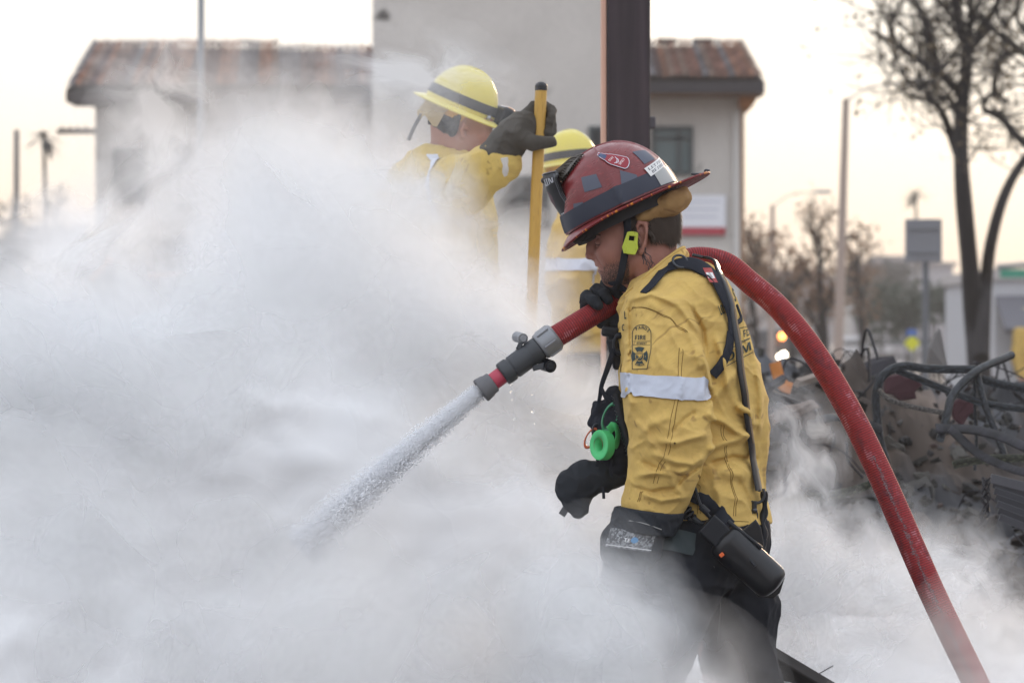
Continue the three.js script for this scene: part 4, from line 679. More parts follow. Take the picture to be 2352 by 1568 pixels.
    const handF = (x, y, z) => { let d = smin(hand(x, y, z), smin(smax(band(x, y, z), P(0, 1270).y - y, 0.01), thumb(x, y, z), 0.015), 0.02); for (const f of fingers) d = smin(d, f(x, y, z), 0.005); return d - wrinkle(x, y, z) * 0.8; };
    const glove = part(captain, 'glove', [surface(cuffF, V(P(1385, 0).x, P(0, 1240).y, 0.10), V(P(1590, 0).x, P(0, 1130).y, 0.33), 0.0055), surface(handF, V(P(1370, 0).x, P(0, 1445).y, 0.11), V(P(1560, 0).x, P(0, 1185).y, 0.33), 0.0042)], gloveM, 'dark work glove with grey cuff on the near hand');
    const worn = print(256, 128, (c, w, h) => { c.fillStyle = '#5c5d60'; c.fillRect(0, 0, w, h); const r = rng(3); for (let i = 0; i < 420; i++) { c.fillStyle = ['#7d8083', '#3c3e42', '#8f9295', '#4a4c50'][Math.floor(r() * 4)]; c.beginPath(); c.ellipse(r() * w, r() * h, 2 + r() * 9, 2 + r() * 14, r() * 0.5, 0, 7); c.fill(); } c.fillStyle = '#4a83b0'; c.beginPath(); c.arc(150, 62, 20, 0, 7); c.fill(); c.fillStyle = '#d9dadb'; c.font = 'bold 34px sans-serif'; c.fillText('TE', 90, 80); c.fillRect(0, 112, w, 6); });
    part(glove, 'printed_band', drape(handF, (u, v) => { const x = lerp(1404, 1506, u) - 12 * (1 - v), y = lerp(1254, 1212, v) + 14 * u; return onSide(handF, x, y, 0.6) ?? P(x, y, 0.24); }, 0.003, 34, 16), mat(1, 1, 1, 0.7, { map: worn }));
    part(glove, 'stitching', [tube(on(cuffF, [[1424, 1196], [1450, 1196], [1480, 1202], [1520, 1216]]), 0.0012, 30, 4), tube(on(handF, [[1396, 1243], [1440, 1253], [1490, 1264]]), 0.0012, 30, 4)], mat(0.35, 0.35, 0.34, 0.8));
    // far hand reaches over the hose from behind: four fingers wrap its top
    const hc = new THREE.CatmullRomCurve3(hosePath.slice(0, 6)), fingersR = [], ax = P(1262, 782, 0).sub(P(1440, 676, -0.09)).normalize(), up = V(0, 0, 1).cross(ax).normalize(); if (up.y < 0) up.negate(); const fw = V().crossVectors(ax, up).normalize(); if (fw.z < 0) fw.negate();
    [[1368, 717, 1.0, 0.9], [1391, 703, 1.1, 1.05], [1414, 689, 1.08, 1.05], [1436, 676, 0.95, 0.9]].forEach(([px, py, k, L]) => {
      const c = P(px, py, -0.055 - (px - 1390) * 0.0009), at = (deg, R) => c.clone().addScaledVector(up, Math.sin(deg * Math.PI / 180) * R).addScaledVector(fw, Math.cos(deg * Math.PI / 180) * R);
      fingersR.push(chain([at(175, 0.047), at(128, 0.049), at(84, 0.047), at(46 - 6 * L, 0.043), at(16, 0.041)], [0.0165, 0.0158, 0.0165 * k, 0.0145 * k, 0.0125], 0.004));
    });
    const palm = chain([P(1402, 700, -0.118), P(1430, 700, -0.125), P(1424, 735, -0.12)], [0.034, 0.036, 0.042], 0.02), thumbR = chain([P(1424, 730, -0.105), P(1400, 736, -0.07), P(1382, 742, -0.045)], [0.02, 0.017, 0.014], 0.006), wristR = chain([P(1420, 716, -0.12), P(1432, 742, -0.1), P(1450, 768, -0.15)], [0.045, 0.05, 0.055], 0.02);
    const gloveRF = (x, y, z) => { let d = smin(palm(x, y, z), smin(thumbR(x, y, z), wristR(x, y, z), 0.02), 0.02); for (const f of fingersR) d = smin(d, f(x, y, z), 0.004); return d - wrinkle(x, y, z) * 0.6; };
    part(captain, 'glove', surface(gloveRF, V(P(1330, 0).x, P(0, 830).y, -0.24), V(P(1500, 0).x, P(0, 620).y, 0.06), 0.0042), gloveM, 'dark glove of the far hand gripping the hose');
  }

  // ---- helmet: dome, ribs, brim, shield with eagle, band, chin strap, ear flap, stickers
  {
    const C = P(1454, 480, 0), th = Math.atan2(160, 342), Fw = V(-Math.cos(th), -Math.sin(th), 0), Up = V(-Math.sin(th), Math.cos(th), 0), roll = 0.05;
    Up.applyAxisAngle(Fw, roll); const Sd = V().crossVectors(Fw, Up).normalize();   // Sd points to the far side or the near side
    const near = Sd.z > 0 ? 1 : -1, W = (f, u, s) => C.clone().addScaledVector(Fw, f).addScaledVector(Up, u).addScaledVector(Sd, s * near);
    const px = 1 / 873, fc = 22 * px, A = 137 * px, B = 0.128, H = 165 * px;
    const dome = (a, e) => { const k = Math.cos(e), h = Math.sin(e), q = 2 / 2.15, s = (v) => Math.sign(v) * Math.pow(Math.abs(v), q); return [fc + A * s(k) * Math.cos(a), H * s(h), B * s(k) * Math.sin(a)]; };
    const skinOf = (a, e) => { const [f, u, s] = dome(a, e), rib = Math.pow(Math.max(0, Math.cos(a * 4)), 40) * 0.0045 * (e < 1.3 ? 1 : 0.6) + Math.pow(Math.max(0, Math.cos(a * 4)), 6) * 0.002, n = V(f - fc, u * 0.9, s).normalize(); return W(f + n.x * rib, u + n.y * rib, s + n.z * rib); };
    const grid = (nu, nv, at, closed) => { const pos = [], uv = [], idx = []; for (let j = 0; j <= nv; j++) for (let i = 0; i <= nu; i++) { const p = at(i / nu, j / nv); pos.push(p.x, p.y, p.z); uv.push(i / nu, j / nv); if (i < nu && j < nv) { const s = j * (nu + 1) + i; idx.push(s, s + 1, s + nu + 1, s + 1, s + nu + 2, s + nu + 1); } } const g = new THREE.BufferGeometry(); g.setAttribute('position', new THREE.Float32BufferAttribute(pos, 3)); g.setAttribute('uv', new THREE.Float32BufferAttribute(uv, 2)); g.setIndex(idx); g.computeVertexNormals(); return g; };
    const worn = texture(512, 256, (u, v) => { const n = tiled(u, v, 30, 51), s = smoothstep(tiled(u, v * 2, 90, 52) + 0.5 * n, 0.52, 0.62), c = 0.5 + 0.5 * tiled(u, v, 8, 53); return [0.40 + 0.08 * c + 0.16 * s, 0.068 + 0.03 * c + 0.12 * s, 0.085 + 0.03 * c + 0.10 * s]; }, { srgb: true });
    const rough = texture(256, 256, (u, v) => [0, 0.40 + 0.25 * tiled(u, v, 14, 55) + 0.18 * tiled(u, v, 60, 56), 0]);
    const red = mat(1, 1, 1, 1, { map: worn, roughnessMap: rough, clearcoat: 0.35, clearcoatRoughness: 0.35 });
    const helmet = part(captain, 'helmet', grid(128, 40, (u, v) => skinOf(u * 2 * Math.PI, 0.05 + v * (Math.PI / 2 - 0.05))), red, 'worn red leather style helmet with long rear brim');
    // brim
    const rimOf = (a) => { const c = Math.cos(a), s = Math.sin(a); const over = c > 0 ? lerp(0.030, 0.036, c) : lerp(0.030, 0.094, Math.pow(-c, 1.6)); return { over, c, s }; };
    const brim = (u, t, low) => { const a = u * 2 * Math.PI, [f, , s] = dome(a, 0.05), { over, c } = rimOf(a), n = V(f - fc, 0, s).normalize(), side = Math.pow(Math.abs(Math.sin(a)), 2), dip = -0.018 * t * t * (1 - side) * (c > 0 ? 1 : -0.15) + side * 0.004 * t; return W(f + n.x * (over * t - 0.004), 0.010 * (1 - t) + dip - low, s + n.z * (over * t - 0.004)); };
    part(helmet, 'brim', [grid(110, 6, (u, v) => brim(u, v, 0)), grid(110, 6, (u, v) => brim(u, v, 0.004 + 0.004 * (1 - v)))], red);
    const edge = []; for (let i = 0; i < 90; i++) edge.push(brim(i / 90, 1, 0.002));
    const chipTex = texture(512, 8, (u, v) => { const s = noise(u * 160, 3, 1) + 0.8 * noise(u * 50, 7, 2); return s > 0.28 ? [0.8, 0.5, 0.12] : [0.42, 0.07, 0.08]; }, { srgb: true });
    part(helmet, 'brim_edge', tube(edge, 0.0034, 220, 7, true), mat(1, 1, 1, 0.55, { map: chipTex }));
    // grey blue trim patches and the dark band round the base
    const onDome = (a0, a1, e0, e1, lift, nu = 14, nv = 10, skew = 0) => grid(nu, nv, (u, v) => { const a = lerp(a0, a1, u) + skew * v, p = skinOf(a, lerp(e0, e1, v)); return p.add(p.clone().sub(W(fc, -0.02, 0)).normalize().multiplyScalar(lift)); });
    const slate = mat(0.075, 0.085, 0.12, 0.5), band = mat(0.022, 0.028, 0.048, 0.6);
    const nz = (a) => a;   // near side: angles 0 (front) .. pi (rear) through +s
    part(helmet, 'band', onDome(0, 2 * Math.PI, 0.07, 0.30, 0.0022, 120, 4), band);
    part(helmet, 'reflective_trim', onDome(2.35, 3.05, 0.075, 0.295, 0.0034, 20, 4), mat(0.34, 0.35, 0.34, 0.4));
    // the angles of the dome that face the near side at a photo pixel
    const angles = (qx, qy) => { let best = 1e9, out = null; const w = (p) => { const k = F / (CAM_Z - p.z); return (1176 + p.x * k - qx) ** 2 + (784 - (p.y - CAM_Y) * k - qy) ** 2; }; for (let a = 0.02; a < 3.13; a += 0.06) for (let e = 0.05; e < 1.56; e += 0.06) { const d = w(skinOf(a, e)); if (d < best) { best = d; out = [a, e]; } } let st = 0.04; while (st > 1e-3) { let moved = false; for (const [da, de] of [[st, 0], [-st, 0], [0, st], [0, -st]]) { const c = [out[0] + da, out[1] + de], d = w(skinOf(...c)); if (d < best) { best = d; out = c; moved = true; } } if (!moved) st /= 2; } return out; };
    const sheet = (quad, lift = 0.003, nu = 16, nv = 12) => { const q = quad.map(([x, y]) => angles(x, y)); return grid(nu, nv, (u, v) => { const mixq = (k) => lerp(lerp(q[3][k], q[2][k], u), lerp(q[0][k], q[1][k], u), v), p = skinOf(mixq(0), mixq(1)); return p.add(p.clone().sub(W(fc, -0.02, 0)).normalize().multiplyScalar(lift)); }); };
    for (const q of [[[1318, 468], [1340, 464], [1342, 496], [1322, 504]], [[1336, 408], [1370, 400], [1384, 430], [1344, 442]], [[1424, 392], [1462, 402], [1468, 416], [1428, 428]], [[1452, 350], [1482, 346], [1504, 366], [1480, 378]]]) part(helmet, 'slate_patch', sheet(q, 0.0016, 10, 8), slate);
    const sauce = print(256, 128, (c, w, h) => { c.clearRect(0, 0, w, h); c.lineWidth = 9; c.strokeStyle = '#cfd6df'; c.lineJoin = 'round'; const body = () => { c.beginPath(); c.moveTo(10, 40); c.lineTo(24, 36); c.lineTo(30, 26); c.lineTo(58, 26); c.lineTo(64, 18); c.lineTo(84, 22); c.bezierCurveTo(96, 12, 120, 14, 140, 14); c.lineTo(218, 16); c.bezierCurveTo(250, 18, 250, 108, 218, 112); c.lineTo(140, 112); c.bezierCurveTo(110, 112, 96, 104, 84, 96); c.lineTo(58, 96); c.lineTo(30, 84); c.lineTo(24, 74); c.lineTo(10, 70); c.closePath(); }; body(); c.stroke(); c.fillStyle = '#8f1f2e'; body(); c.fill(); c.fillStyle = '#33476b'; c.fillRect(20, 32, 56, 56); c.fillStyle = '#8f1f2e'; c.fillRect(92, 26, 126, 76); c.fillStyle = '#d9d3cf'; c.font = 'bold 24px sans-serif'; c.textAlign = 'center'; c.save(); c.translate(118, 64); c.rotate(-1.2); c.fillText('STAY', 0, 8); c.restore(); c.save(); c.translate(196, 64); c.rotate(-1.2); c.fillText('SPICY', 0, 8); c.restore(); c.lineWidth = 5; c.beginPath(); c.moveTo(140, 34); c.bezierCurveTo(164, 50, 172, 78, 148, 96); c.stroke(); c.beginPath(); c.moveTo(150, 44); c.bezierCurveTo(176, 52, 180, 74, 160, 90); c.stroke(); });
    part(helmet, 'sticker', sheet([[1379, 350], [1450, 363], [1446, 398], [1368, 372]], 0.0042), sticker(sauce, 0.4), 'bottle shaped sticker reading STAY SPICY');
    const white = print(192, 96, (c, w, h) => { c.fillStyle = '#d8d8d6'; c.fillRect(0, 0, w, h); c.fillStyle = '#2e3440'; c.font = 'bold 36px serif'; c.textAlign = 'center'; c.fillText('LET FIRE', w / 2, 42); c.fillText('BE FIRE', w / 2, 82); });
    part(helmet, 'sticker', sheet([[1479, 390], [1512, 363], [1524, 384], [1494, 408]], 0.0044, 10, 8), sticker(white, 0.5), 'white sticker with two lines of lettering');
    // eagle and leather shield at the front
    const shieldPts = [[0.165, 0.006], [0.178, 0.06], [0.186, 0.11], [0.184, 0.148], [0.176, 0.17]];
    const shieldMap = print(256, 384, (c, w, h) => { c.fillStyle = '#16181d'; c.fillRect(0, 0, w, h); c.strokeStyle = '#5a5d63'; c.lineWidth = 5; c.strokeRect(12, 12, w - 24, h - 24); c.fillStyle = '#b9bcc2'; c.font = 'bold 52px sans-serif'; c.textAlign = 'center'; c.fillText('CAPTAIN', w / 2, 92); c.fillStyle = '#4a2c33'; c.beginPath(); c.arc(w / 2, 180, 58, 0, 7); c.fill(); c.fillStyle = '#b9bcc2'; c.font = 'bold 44px sans-serif'; c.fillText('PANOS FIRE', w / 2, 306); });
    const sh = (u, v, off) => { const k = v * (shieldPts.length - 1), i = Math.min(shieldPts.length - 2, Math.floor(k)), f = lerp(shieldPts[i][0], shieldPts[i + 1][0], k - i), h = lerp(shieldPts[i][1], shieldPts[i + 1][1], k - i), half = 0.056 * (v < 0.12 ? 0.55 + v * 3.2 : v > 0.88 ? 1.0 - (v - 0.88) * 1.6 : 0.94 + 0.12 * Math.sin(v * 9)), s = (u * 2 - 1); return W(f - 0.034 * s * s + off, h + 0.012 * (v > 0.8 ? (1 - s * s) : 0), s * half); };
    part(helmet, 'front_shield', [grid(18, 24, (u, v) => sh(u, v, 0)), grid(18, 24, (u, v) => sh(u, v, -0.005))], leather);
    const flip = grid(18, 24, (u, v) => sh(u, v, 0.0009)); for (let i = 0; i < flip.attributes.uv.count; i++) flip.attributes.uv.setX(i, near > 0 ? 1 - flip.attributes.uv.getX(i) : flip.attributes.uv.getX(i));
    part(helmet, 'shield_lettering', flip, mat(1, 1, 1, 0.5, { map: shieldMap }));
    const shieldRim = []; for (let i = 0; i <= 24; i++) shieldRim.push(sh(1, i / 24, 0.0)); part(helmet, 'shield_edge', [tube(shieldRim, 0.0035, 50, 6), tube(shieldRim.map((p, i) => sh(0, i / 24, 0)), 0.0035, 50, 6), tube([0, 0.25, 0.5, 0.75, 1].map((u) => sh(u, 1, 0)), 0.0035, 30, 6)], leather);
    const brass = mat(0.055, 0.045, 0.034, 0.5, { metalness: 0.4 }), eg = [];
    const spine = [W(0.172, 0.168, 0), W(0.135, 0.172, 0), W(0.09, 0.176, 0), W(0.05, 0.180, 0)];
    eg.push(tube(spine, (t) => 0.010 - 0.004 * t, 20, 8));
    for (let k = 0; k < 7; k++) eg.push(tube([W(0.150 - 0.011 * k, 0.166 + 0.001 * k, -0.006), W(0.128 - 0.014 * k, 0.150 + 0.003 * k, -0.03), W(0.098 - 0.015 * k, 0.138 + 0.004 * k, -0.052 - 0.002 * k)], (t) => 0.006 * (1.1 - 0.8 * t), 10, 6));
    eg.push(ball(W(0.176, 0.166, 0), 0.013, 0.8));
    const onSkin = (qx, qy, lift) => { const p = skinOf(...angles(qx, qy)); return p.add(p.clone().sub(W(fc, -0.02, 0)).normalize().multiplyScalar(lift)); };
    for (let k = 0; k < 15; k++) { const t = k / 14, tip = [lerp(1342, 1288, t), lerp(357, 428, t)]; eg.push(tube([W(0.166, 0.170 - 0.02 * t, 0.010 + 0.010 * t), onSkin(lerp(1258, tip[0], 0.4), lerp(398, tip[1], 0.38), 0.013 + 0.002 * (k % 2)), onSkin(lerp(1258, tip[0], 0.75), lerp(398, tip[1], 0.72), 0.010 + 0.002 * (k % 2)), onSkin(...tip, 0.004)], (u) => 0.0046 * (1.05 - 0.55 * u), 18, 6)); }
    eg.push(sheet([[1254, 399], [1340, 359], [1312, 398], [1284, 424]], 0.009, 16, 10));
    part(helmet, 'eagle_bracket', eg, brass);
    // front and rear ring, rear hook
    part(helmet, 'rear_hook', [tube([brim(0.5, 0.9, -0.004), W(-0.216, 0.012, 0), W(-0.226, 0.006, 0)], 0.003, 12, 6), rbox(0.03, 0.006, 0.02, 0.002).translate(W(-0.19, 0.012, 0.0).x, W(-0.19, 0.012, 0).y, 0.01)], blackSteel);
    // ear flap and liner below the brim
    const flapF = (() => { const a = ellipsoid(P(1530, 468, 0.055), 0.062, 0.034, 0.045, 0.42), b = capsule(P(1470, 500, 0.082), P(1560, 450, 0.03), 0.014, 0.03), c = ellipsoid(P(1500, 478, 0.0), 0.085, 0.03, 0.088, 0.42); return (x, y, z) => smin(smin(a(x, y, z), b(x, y, z), 0.03), c(x, y, z), 0.02) - 0.005 * noise(x * 40, y * 40, z * 40); })();
    part(helmet, 'ear_flap', surface((x, y, z) => { const q = V(x, y, z).sub(C), u = q.dot(Up); return smax(flapF(x, y, z), u + 0.004, 0.006); }, V(P(1440, 0).x, P(0, 540).y, -0.11), V(P(1610, 0).x, P(0, 400).y, 0.12), 0.0045), mat(0.42, 0.255, 0.10, 0.92, { map: grime, bumpMap: weave, bumpScale: 0.0008 }));
    const liner = grid(60, 6, (u, v) => { const a = u * 2 * Math.PI, [f, , s] = dome(a, 0.05); return W(fc + (f - fc) * 0.93, 0.004 - 0.030 * v, s * 0.93); });
    part(helmet, 'liner', liner, mat(0.03, 0.028, 0.03, 0.9));
    // chin strap with its lime buckle
    const st = [P(1440, 498, 0.098), P(1442, 530, 0.094), P(1440, 556, 0.09), P(1436, 580, 0.086), P(1431, 608, 0.076), P(1424, 640, 0.055), P(1412, 665, 0.028)];
    part(helmet, 'chin_strap', strap(headF, st, (t) => 0.021 - 0.004 * t, 0.0035, 0.004, 50, null, true), webbing);
    part(helmet, 'chin_strap', strap(headF, [P(1408, 655, 0.046), P(1412, 690, 0.05), P(1410, 722, 0.055), P(1404, 742, 0.06)], (t) => 0.030 - 0.008 * t, 0.004, 0, 30, V(0, 0, 1)), webbing, 'loose dark end of the chin strap');
    const lime = mat(0.50, 0.58, 0.05, 0.45), bk = (w, h, d, x, y, z, r = 0.004) => rbox(w, h, d, r).rotateZ(-0.12).translate(P(x, y, z).x, P(x, y, z).y, z);
    const frame = (() => { const s = new THREE.Shape(); s.moveTo(-0.014, -0.026); s.lineTo(0.014, -0.026); s.lineTo(0.019, -0.010); s.lineTo(0.016, 0.002); s.lineTo(0.014, 0.028); s.quadraticCurveTo(0, 0.033, -0.012, 0.027); s.lineTo(-0.017, 0.002); s.lineTo(-0.020, -0.012); s.closePath(); const h = new THREE.Path(); h.moveTo(-0.008, 0.006); h.lineTo(0.009, 0.006); h.lineTo(0.009, 0.021); h.lineTo(-0.008, 0.021); h.closePath(); s.holes.push(h); return new THREE.ExtrudeGeometry(s, { depth: 0.007, bevelEnabled: true, bevelSize: 0.0015, bevelThickness: 0.0015, bevelSegments: 2 }).rotateZ(-0.13).translate(P(1449, 559, 0.1).x, P(1449, 559, 0.1).y, 0.098); })();
    part(helmet, 'buckle', [frame, bk(0.007, 0.02, 0.012, 1437, 570, 0.102), bk(0.007, 0.02, 0.012, 1461, 566, 0.102), bk(0.018, 0.005, 0.012, 1448, 582, 0.1, 0.002)], lime);
    part(helmet, 'pad', surface(((a) => (x, y, z) => a(x, y, z))(ellipsoid(P(1350, 538, 0), 0.045, 0.02, 0.075, 0.42)), V(P(1300, 0).x, P(0, 570).y, -0.1), V(P(1400, 0).x, P(0, 500).y, 0.1), 0.006), mat(0.02, 0.018, 0.018, 0.9));
  }

  // ---- harness, radio strap, holster and chest pack
  const harness = thing('radio_harness', 'black radio strap harness over the captain\'s yellow jacket with hip holster and chest pack', 'harness', V(P(1600, 0, 0).x, P(0, 900).y, 0.2));
  const hp = (name, g, m, label) => part(harness, name, g, m, label);
  {
    hp('shoulder_strap', strap(beltF, on(beltF, [[1480, 676], [1500, 655], [1528, 622], [1560, 608], [1600, 612], [1640, 640], [1664, 690], [1676, 730], [1678, 770]]), (t) => 0.022 + 0.034 * Math.exp(-Math.pow((t - 0.62) / 0.22, 2)), 0.005, 0.003, 90), webbing);
    hp('side_strap', strap(beltF, on(beltF, [[1676, 765], [1672, 800], [1655, 838], [1636, 862]]), 0.026, 0.004, 0.003, 50), webbing);
    hp('shoulder_strap', strap(beltF, on(beltF, [[1690, 700], [1700, 730], [1692, 742]]), 0.012, 0.004, 0.002, 20), webbing, 'short strap end on the far side of the back');
    // leather radio strap, from the far shoulder down the back to the hip
    const back = on(beltF, [[1590, 583], [1618, 590], [1648, 630], [1672, 690], [1684, 760], [1693, 830], [1704, 900], [1712, 970], [1722, 1040], [1730, 1090], [1737, 1128]], 0.6);
    hp('radio_strap', strap(beltF, back, (t) => t < 0.7 ? 0.020 + 0.006 * t : 0.024 + 0.026 * (t - 0.7), 0.006, 0.006, 110), leather);
    const cordTex = texture(64, 256, (u, v) => { const k = 0.5 + 0.5 * Math.sin((u * 2 + v * 60) * Math.PI * 2); return [0.35 + 0.35 * k, 0.3 + 0.3 * k, 0.24 + 0.25 * k]; }, { srgb: true });
    const cp = new THREE.CatmullRomCurve3(back).getPoints(30).slice(6, 24).map((p) => { p.x += 0.012; snap(beltF, p, 0.010); return p; }); hp('antenna_cord', tube(cp, 0.0045, 90, 7), mat(1, 1, 1, 0.7, { map: cordTex }));
    const redTag = mat(0.5, 0.06, 0.05, 0.5), c0 = on(jacketF, [[1622, 628]])[0];
    hp('name_tag', drape(beltF, (u, v) => onSide(beltF, lerp(1612, 1630, u) + 14 * (1 - v), lerp(652, 620, v)), 0.0095, 8, 10), mat(1, 1, 1, 0.5, { map: print(64, 128, (c, w, h) => { c.fillStyle = '#9c2b28'; c.fillRect(0, 0, w, h); c.fillStyle = '#ddd'; c.fillRect(6, 40, w - 12, 52); c.fillStyle = '#422'; c.font = 'bold 22px sans-serif'; c.save(); c.translate(w / 2, 66); c.rotate(1.4); c.textAlign = 'center'; c.fillText('FIRE', 0, 8); c.restore(); }) }));
    for (const [x, y] of [[1733, 1078], [1737, 1124]]) { const p = on(jacketF, [[x, y]])[0]; hp('rivet', new THREE.SphereGeometry(0.0052, 12, 8).scale(1, 1, 0.5).translate(P(x, y).x, p.y, p.z + 0.016), steelM); }
    // D ring on the shoulder, swivel, chain
    const dr = on(jacketF, [[1562, 604]])[0]; hp('ring', new THREE.TorusGeometry(0.020, 0.0032, 8, 26).rotateX(-0.6).rotateY(0.3).translate(dr.x, dr.y + 0.004, dr.z + 0.016), blackSteel);
    const zc = on(jacketF, [[1738, 1120]])[0].z + 0.02, link = (x, y, w, h, ry) => new THREE.TorusGeometry(1, 0.24, 8, 20).scale(w, h, 0.012).rotateY(ry).translate(P(x, y, zc).x, P(x, y, zc).y, zc);
    hp('snap_hook', [tube([P(1722, 1128, zc), P(1722, 1145, zc), P(1732, 1154, zc), P(1748, 1152, zc), P(1756, 1138, zc), P(1754, 1122, zc)], 0.0042, 24, 7), cyl(P(1733, 1150, zc), P(1733, 1170, zc), 0.008, 0.0065, 12), ball(P(1733, 1172, zc), 0.0085)], blackSteel);
    for (const [x, y, w, h, ry] of [[1734, 1184, 0.008, 0.014, 0.2], [1731, 1200, 0.008, 0.012, 1.2], [1737, 1210, 0.0085, 0.011, 0.1], [1729, 1196, 0.011, 0.013, 0.5]]) hp('chain_link', link(x, y, w, h, ry), blackSteel);
    hp('lanyard', [tube([P(1755, 1128, zc - 0.01), P(1757, 1170, zc - 0.015), P(1752, 1200, zc - 0.012), P(1756, 1230, zc - 0.01), P(1751, 1262, zc - 0.01), P(1752, 1290, zc - 0.012)], (t) => 0.0085 + 0.0022 * Math.sin(t * 24), 60, 9)], plastic);
    // hip holster: a slanted leather cup with its back plate
    const hz = 0.25, ax = P(1660, 1235, hz), ex = P(1784, 1348, hz);
    const dir = ex.clone().sub(ax).normalize(), nn = V(-dir.y, dir.x, 0);
    const holF = (() => { const cup = (x, y, z) => { const q = V(x, y, z).sub(ax), t = q.dot(dir), s = q.dot(nn), w = lerp(0.050, 0.047, clamp(t / 0.16, 0, 1)), dz = 0.028; const a = Math.abs(s) - w, b = Math.abs(z - hz) - dz, c = Math.max(-t - 0.005, t - ax.distanceTo(ex)); const o = smax(smax(a, b, 0.055), c, 0.03) - 0.004; return o; }; return cup; })();
    hp('holster', surface(holF, V(P(1600, 0).x, P(0, 1420).y, 0.18), V(P(1840, 0).x, P(0, 1160).y, 0.32), 0.0048), leather, 'glossy black leather radio holster at the hip');
    const plateS = new THREE.Shape([[1690, 1235], [1736, 1196], [1746, 1212], [1754, 1260], [1770, 1290], [1800, 1328], [1790, 1360], [1776, 1372], [1742, 1368], [1700, 1300]].map(([x, y]) => { const p = P(x, y, hz - 0.03); return new THREE.Vector2(p.x, p.y); }));
    hp('holster_back', new THREE.ExtrudeGeometry(plateS, { depth: 0.006, bevelEnabled: true, bevelSize: 0.003, bevelThickness: 0.002, bevelSegments: 2 }).translate(0, 0, hz - 0.036), leather);
    const radio = (w, h, d, t, s) => { const c = ax.clone().addScaledVector(dir, t).addScaledVector(nn, s); return rbox(w, h, d, 0.006).rotateZ(Math.atan2(dir.y, dir.x)).translate(c.x, c.y, hz); };
    hp('radio', [radio(0.08, 0.060, 0.036, -0.018, 0.0), cyl(ax.clone().addScaledVector(dir, -0.07).addScaledVector(nn, 0.022), ax.clone().addScaledVector(dir, -0.095).addScaledVector(nn, 0.022), 0.009, 0.009, 14), cyl(ax.clone().addScaledVector(dir, -0.07).addScaledVector(nn, -0.012), ax.clone().addScaledVector(dir, -0.09).addScaledVector(nn, -0.012), 0.008, 0.007, 14), cyl(ax.clone().addScaledVector(dir, -0.02).addScaledVector(nn, 0.040).add(V(0, 0, 0.012)), ax.clone().addScaledVector(dir, 0.09).addScaledVector(nn, 0.048).add(V(0, 0, 0.012)), 0.006, 0.005, 12)], plastic);
    hp('radio_button', rbox(0.012, 0.01, 0.006, 0.002).rotateZ(0.7).translate(P(1656, 1272, hz).x, P(0, 1272, hz).y, hz + 0.034), mat(0.7, 0.13, 0.03, 0.5));
    // waist strap and mic cord from the front to the holster
    hp('waist_strap', strap(jacketF, [[1552, 1070], [1580, 1110], [1615, 1150], [1655, 1190], [1676, 1212]].map(([x, y]) => P(x, y, on(jacketF, [[clamp(x + 40, 1620, 1690), y]])[0].z + 0.012)), (t) => 0.030 + 0.014 * t, 0.005, 0, 50, V(0.1, 0.1, 1)), webbing);
    hp('mic_cord', tube([P(1560, 1150, 0.21), P(1580, 1190, 0.22), P(1640, 1210, 0.235), P(1690, 1245, 0.26), P(1735, 1300, 0.285)], 0.0045, 60, 7), plastic);
    hp('mic_cord', tube([P(1596, 1120, 0.23), P(1612, 1165, 0.235), P(1650, 1205, 0.245), P(1702, 1250, 0.275)], 0.005, 60, 7), plastic, 'second cord beside the waist strap');
    const coilAlong = (pts, R, r, turns) => { const c = new THREE.CatmullRomCurve3(pts), out = [], N = turns * 10; for (let i = 0; i <= N; i++) { const t = i / N, p = c.getPointAt(t), d = c.getTangentAt(t), u = V(0, 0, 1), w = V().crossVectors(d, u).normalize(), a = i / 10 * 2 * Math.PI; out.push(p.addScaledVector(u, Math.cos(a) * R).addScaledVector(w, Math.sin(a) * R)); } return tube(out, r, N * 2, 6); };
    hp('coiled_cord', coilAlong([P(1555, 1140, 0.20), P(1572, 1165, 0.21), P(1588, 1192, 0.22)], 0.013, 0.0042, 6), plastic);
    // chest: hand microphone, carabiners, tape roll, breathing tube, pack
    const mz = 0.02;
    hp('hand_microphone', [rbox(0.046, 0.028, 0.04, 0.008).rotateZ(-0.15).translate(P(1402, 762, mz).x, P(0, 762, mz).y, mz), rbox(0.030, 0.085, 0.034, 0.009).rotateZ(0.26).translate(P(1413, 812, mz).x, P(0, 812, mz).y, mz)], plastic);
    hp('clip_ring', new THREE.TorusGeometry(0.018, 0.007, 8, 22).scale(0.8, 1.25, 1).translate(P(1424, 790, 0.06).x, P(0, 790, 0.06).y, 0.06), plastic);
    hp('lanyard', strap(null, [P(1412, 800, 0.05), P(1394, 850, 0.05), P(1382, 885, 0.05), P(1378, 910, 0.05), P(1370, 950, 0.05)], (t) => 0.017 - 0.009 * t, 0.004, 0, 30, V(0.1, 0, 1)), webbing, 'thin strap hanging from the microphone');
    hp('lanyard', strap(null, [P(1380, 888, 0.055), P(1392, 915, 0.06), P(1400, 935, 0.06)], 0.010, 0.004, 0, 16, V(0.1, 0, 1)), webbing);
    const packF = (() => { const a = chain([P(1412, 910, 0.02), P(1420, 990, 0.03), P(1424, 1060, 0.03)], [0.028, 0.046, 0.036], 0.03), b = chain([P(1372, 930, 0.01), P(1368, 965, 0.01), P(1356, 972, 0.01)], [0.012, 0.014, 0.01], 0.01), c = chain([P(1380, 940, 0.02), P(1376, 990, 0.02), P(1405, 1050, 0.02)], [0.014, 0.016, 0.03], 0.02); return (x, y, z) => smin(smin(a(x, y, z), b(x, y, z), 0.02), c(x, y, z), 0.02) - 0.006 * noise(x * 50, y * 50, z * 50); })();
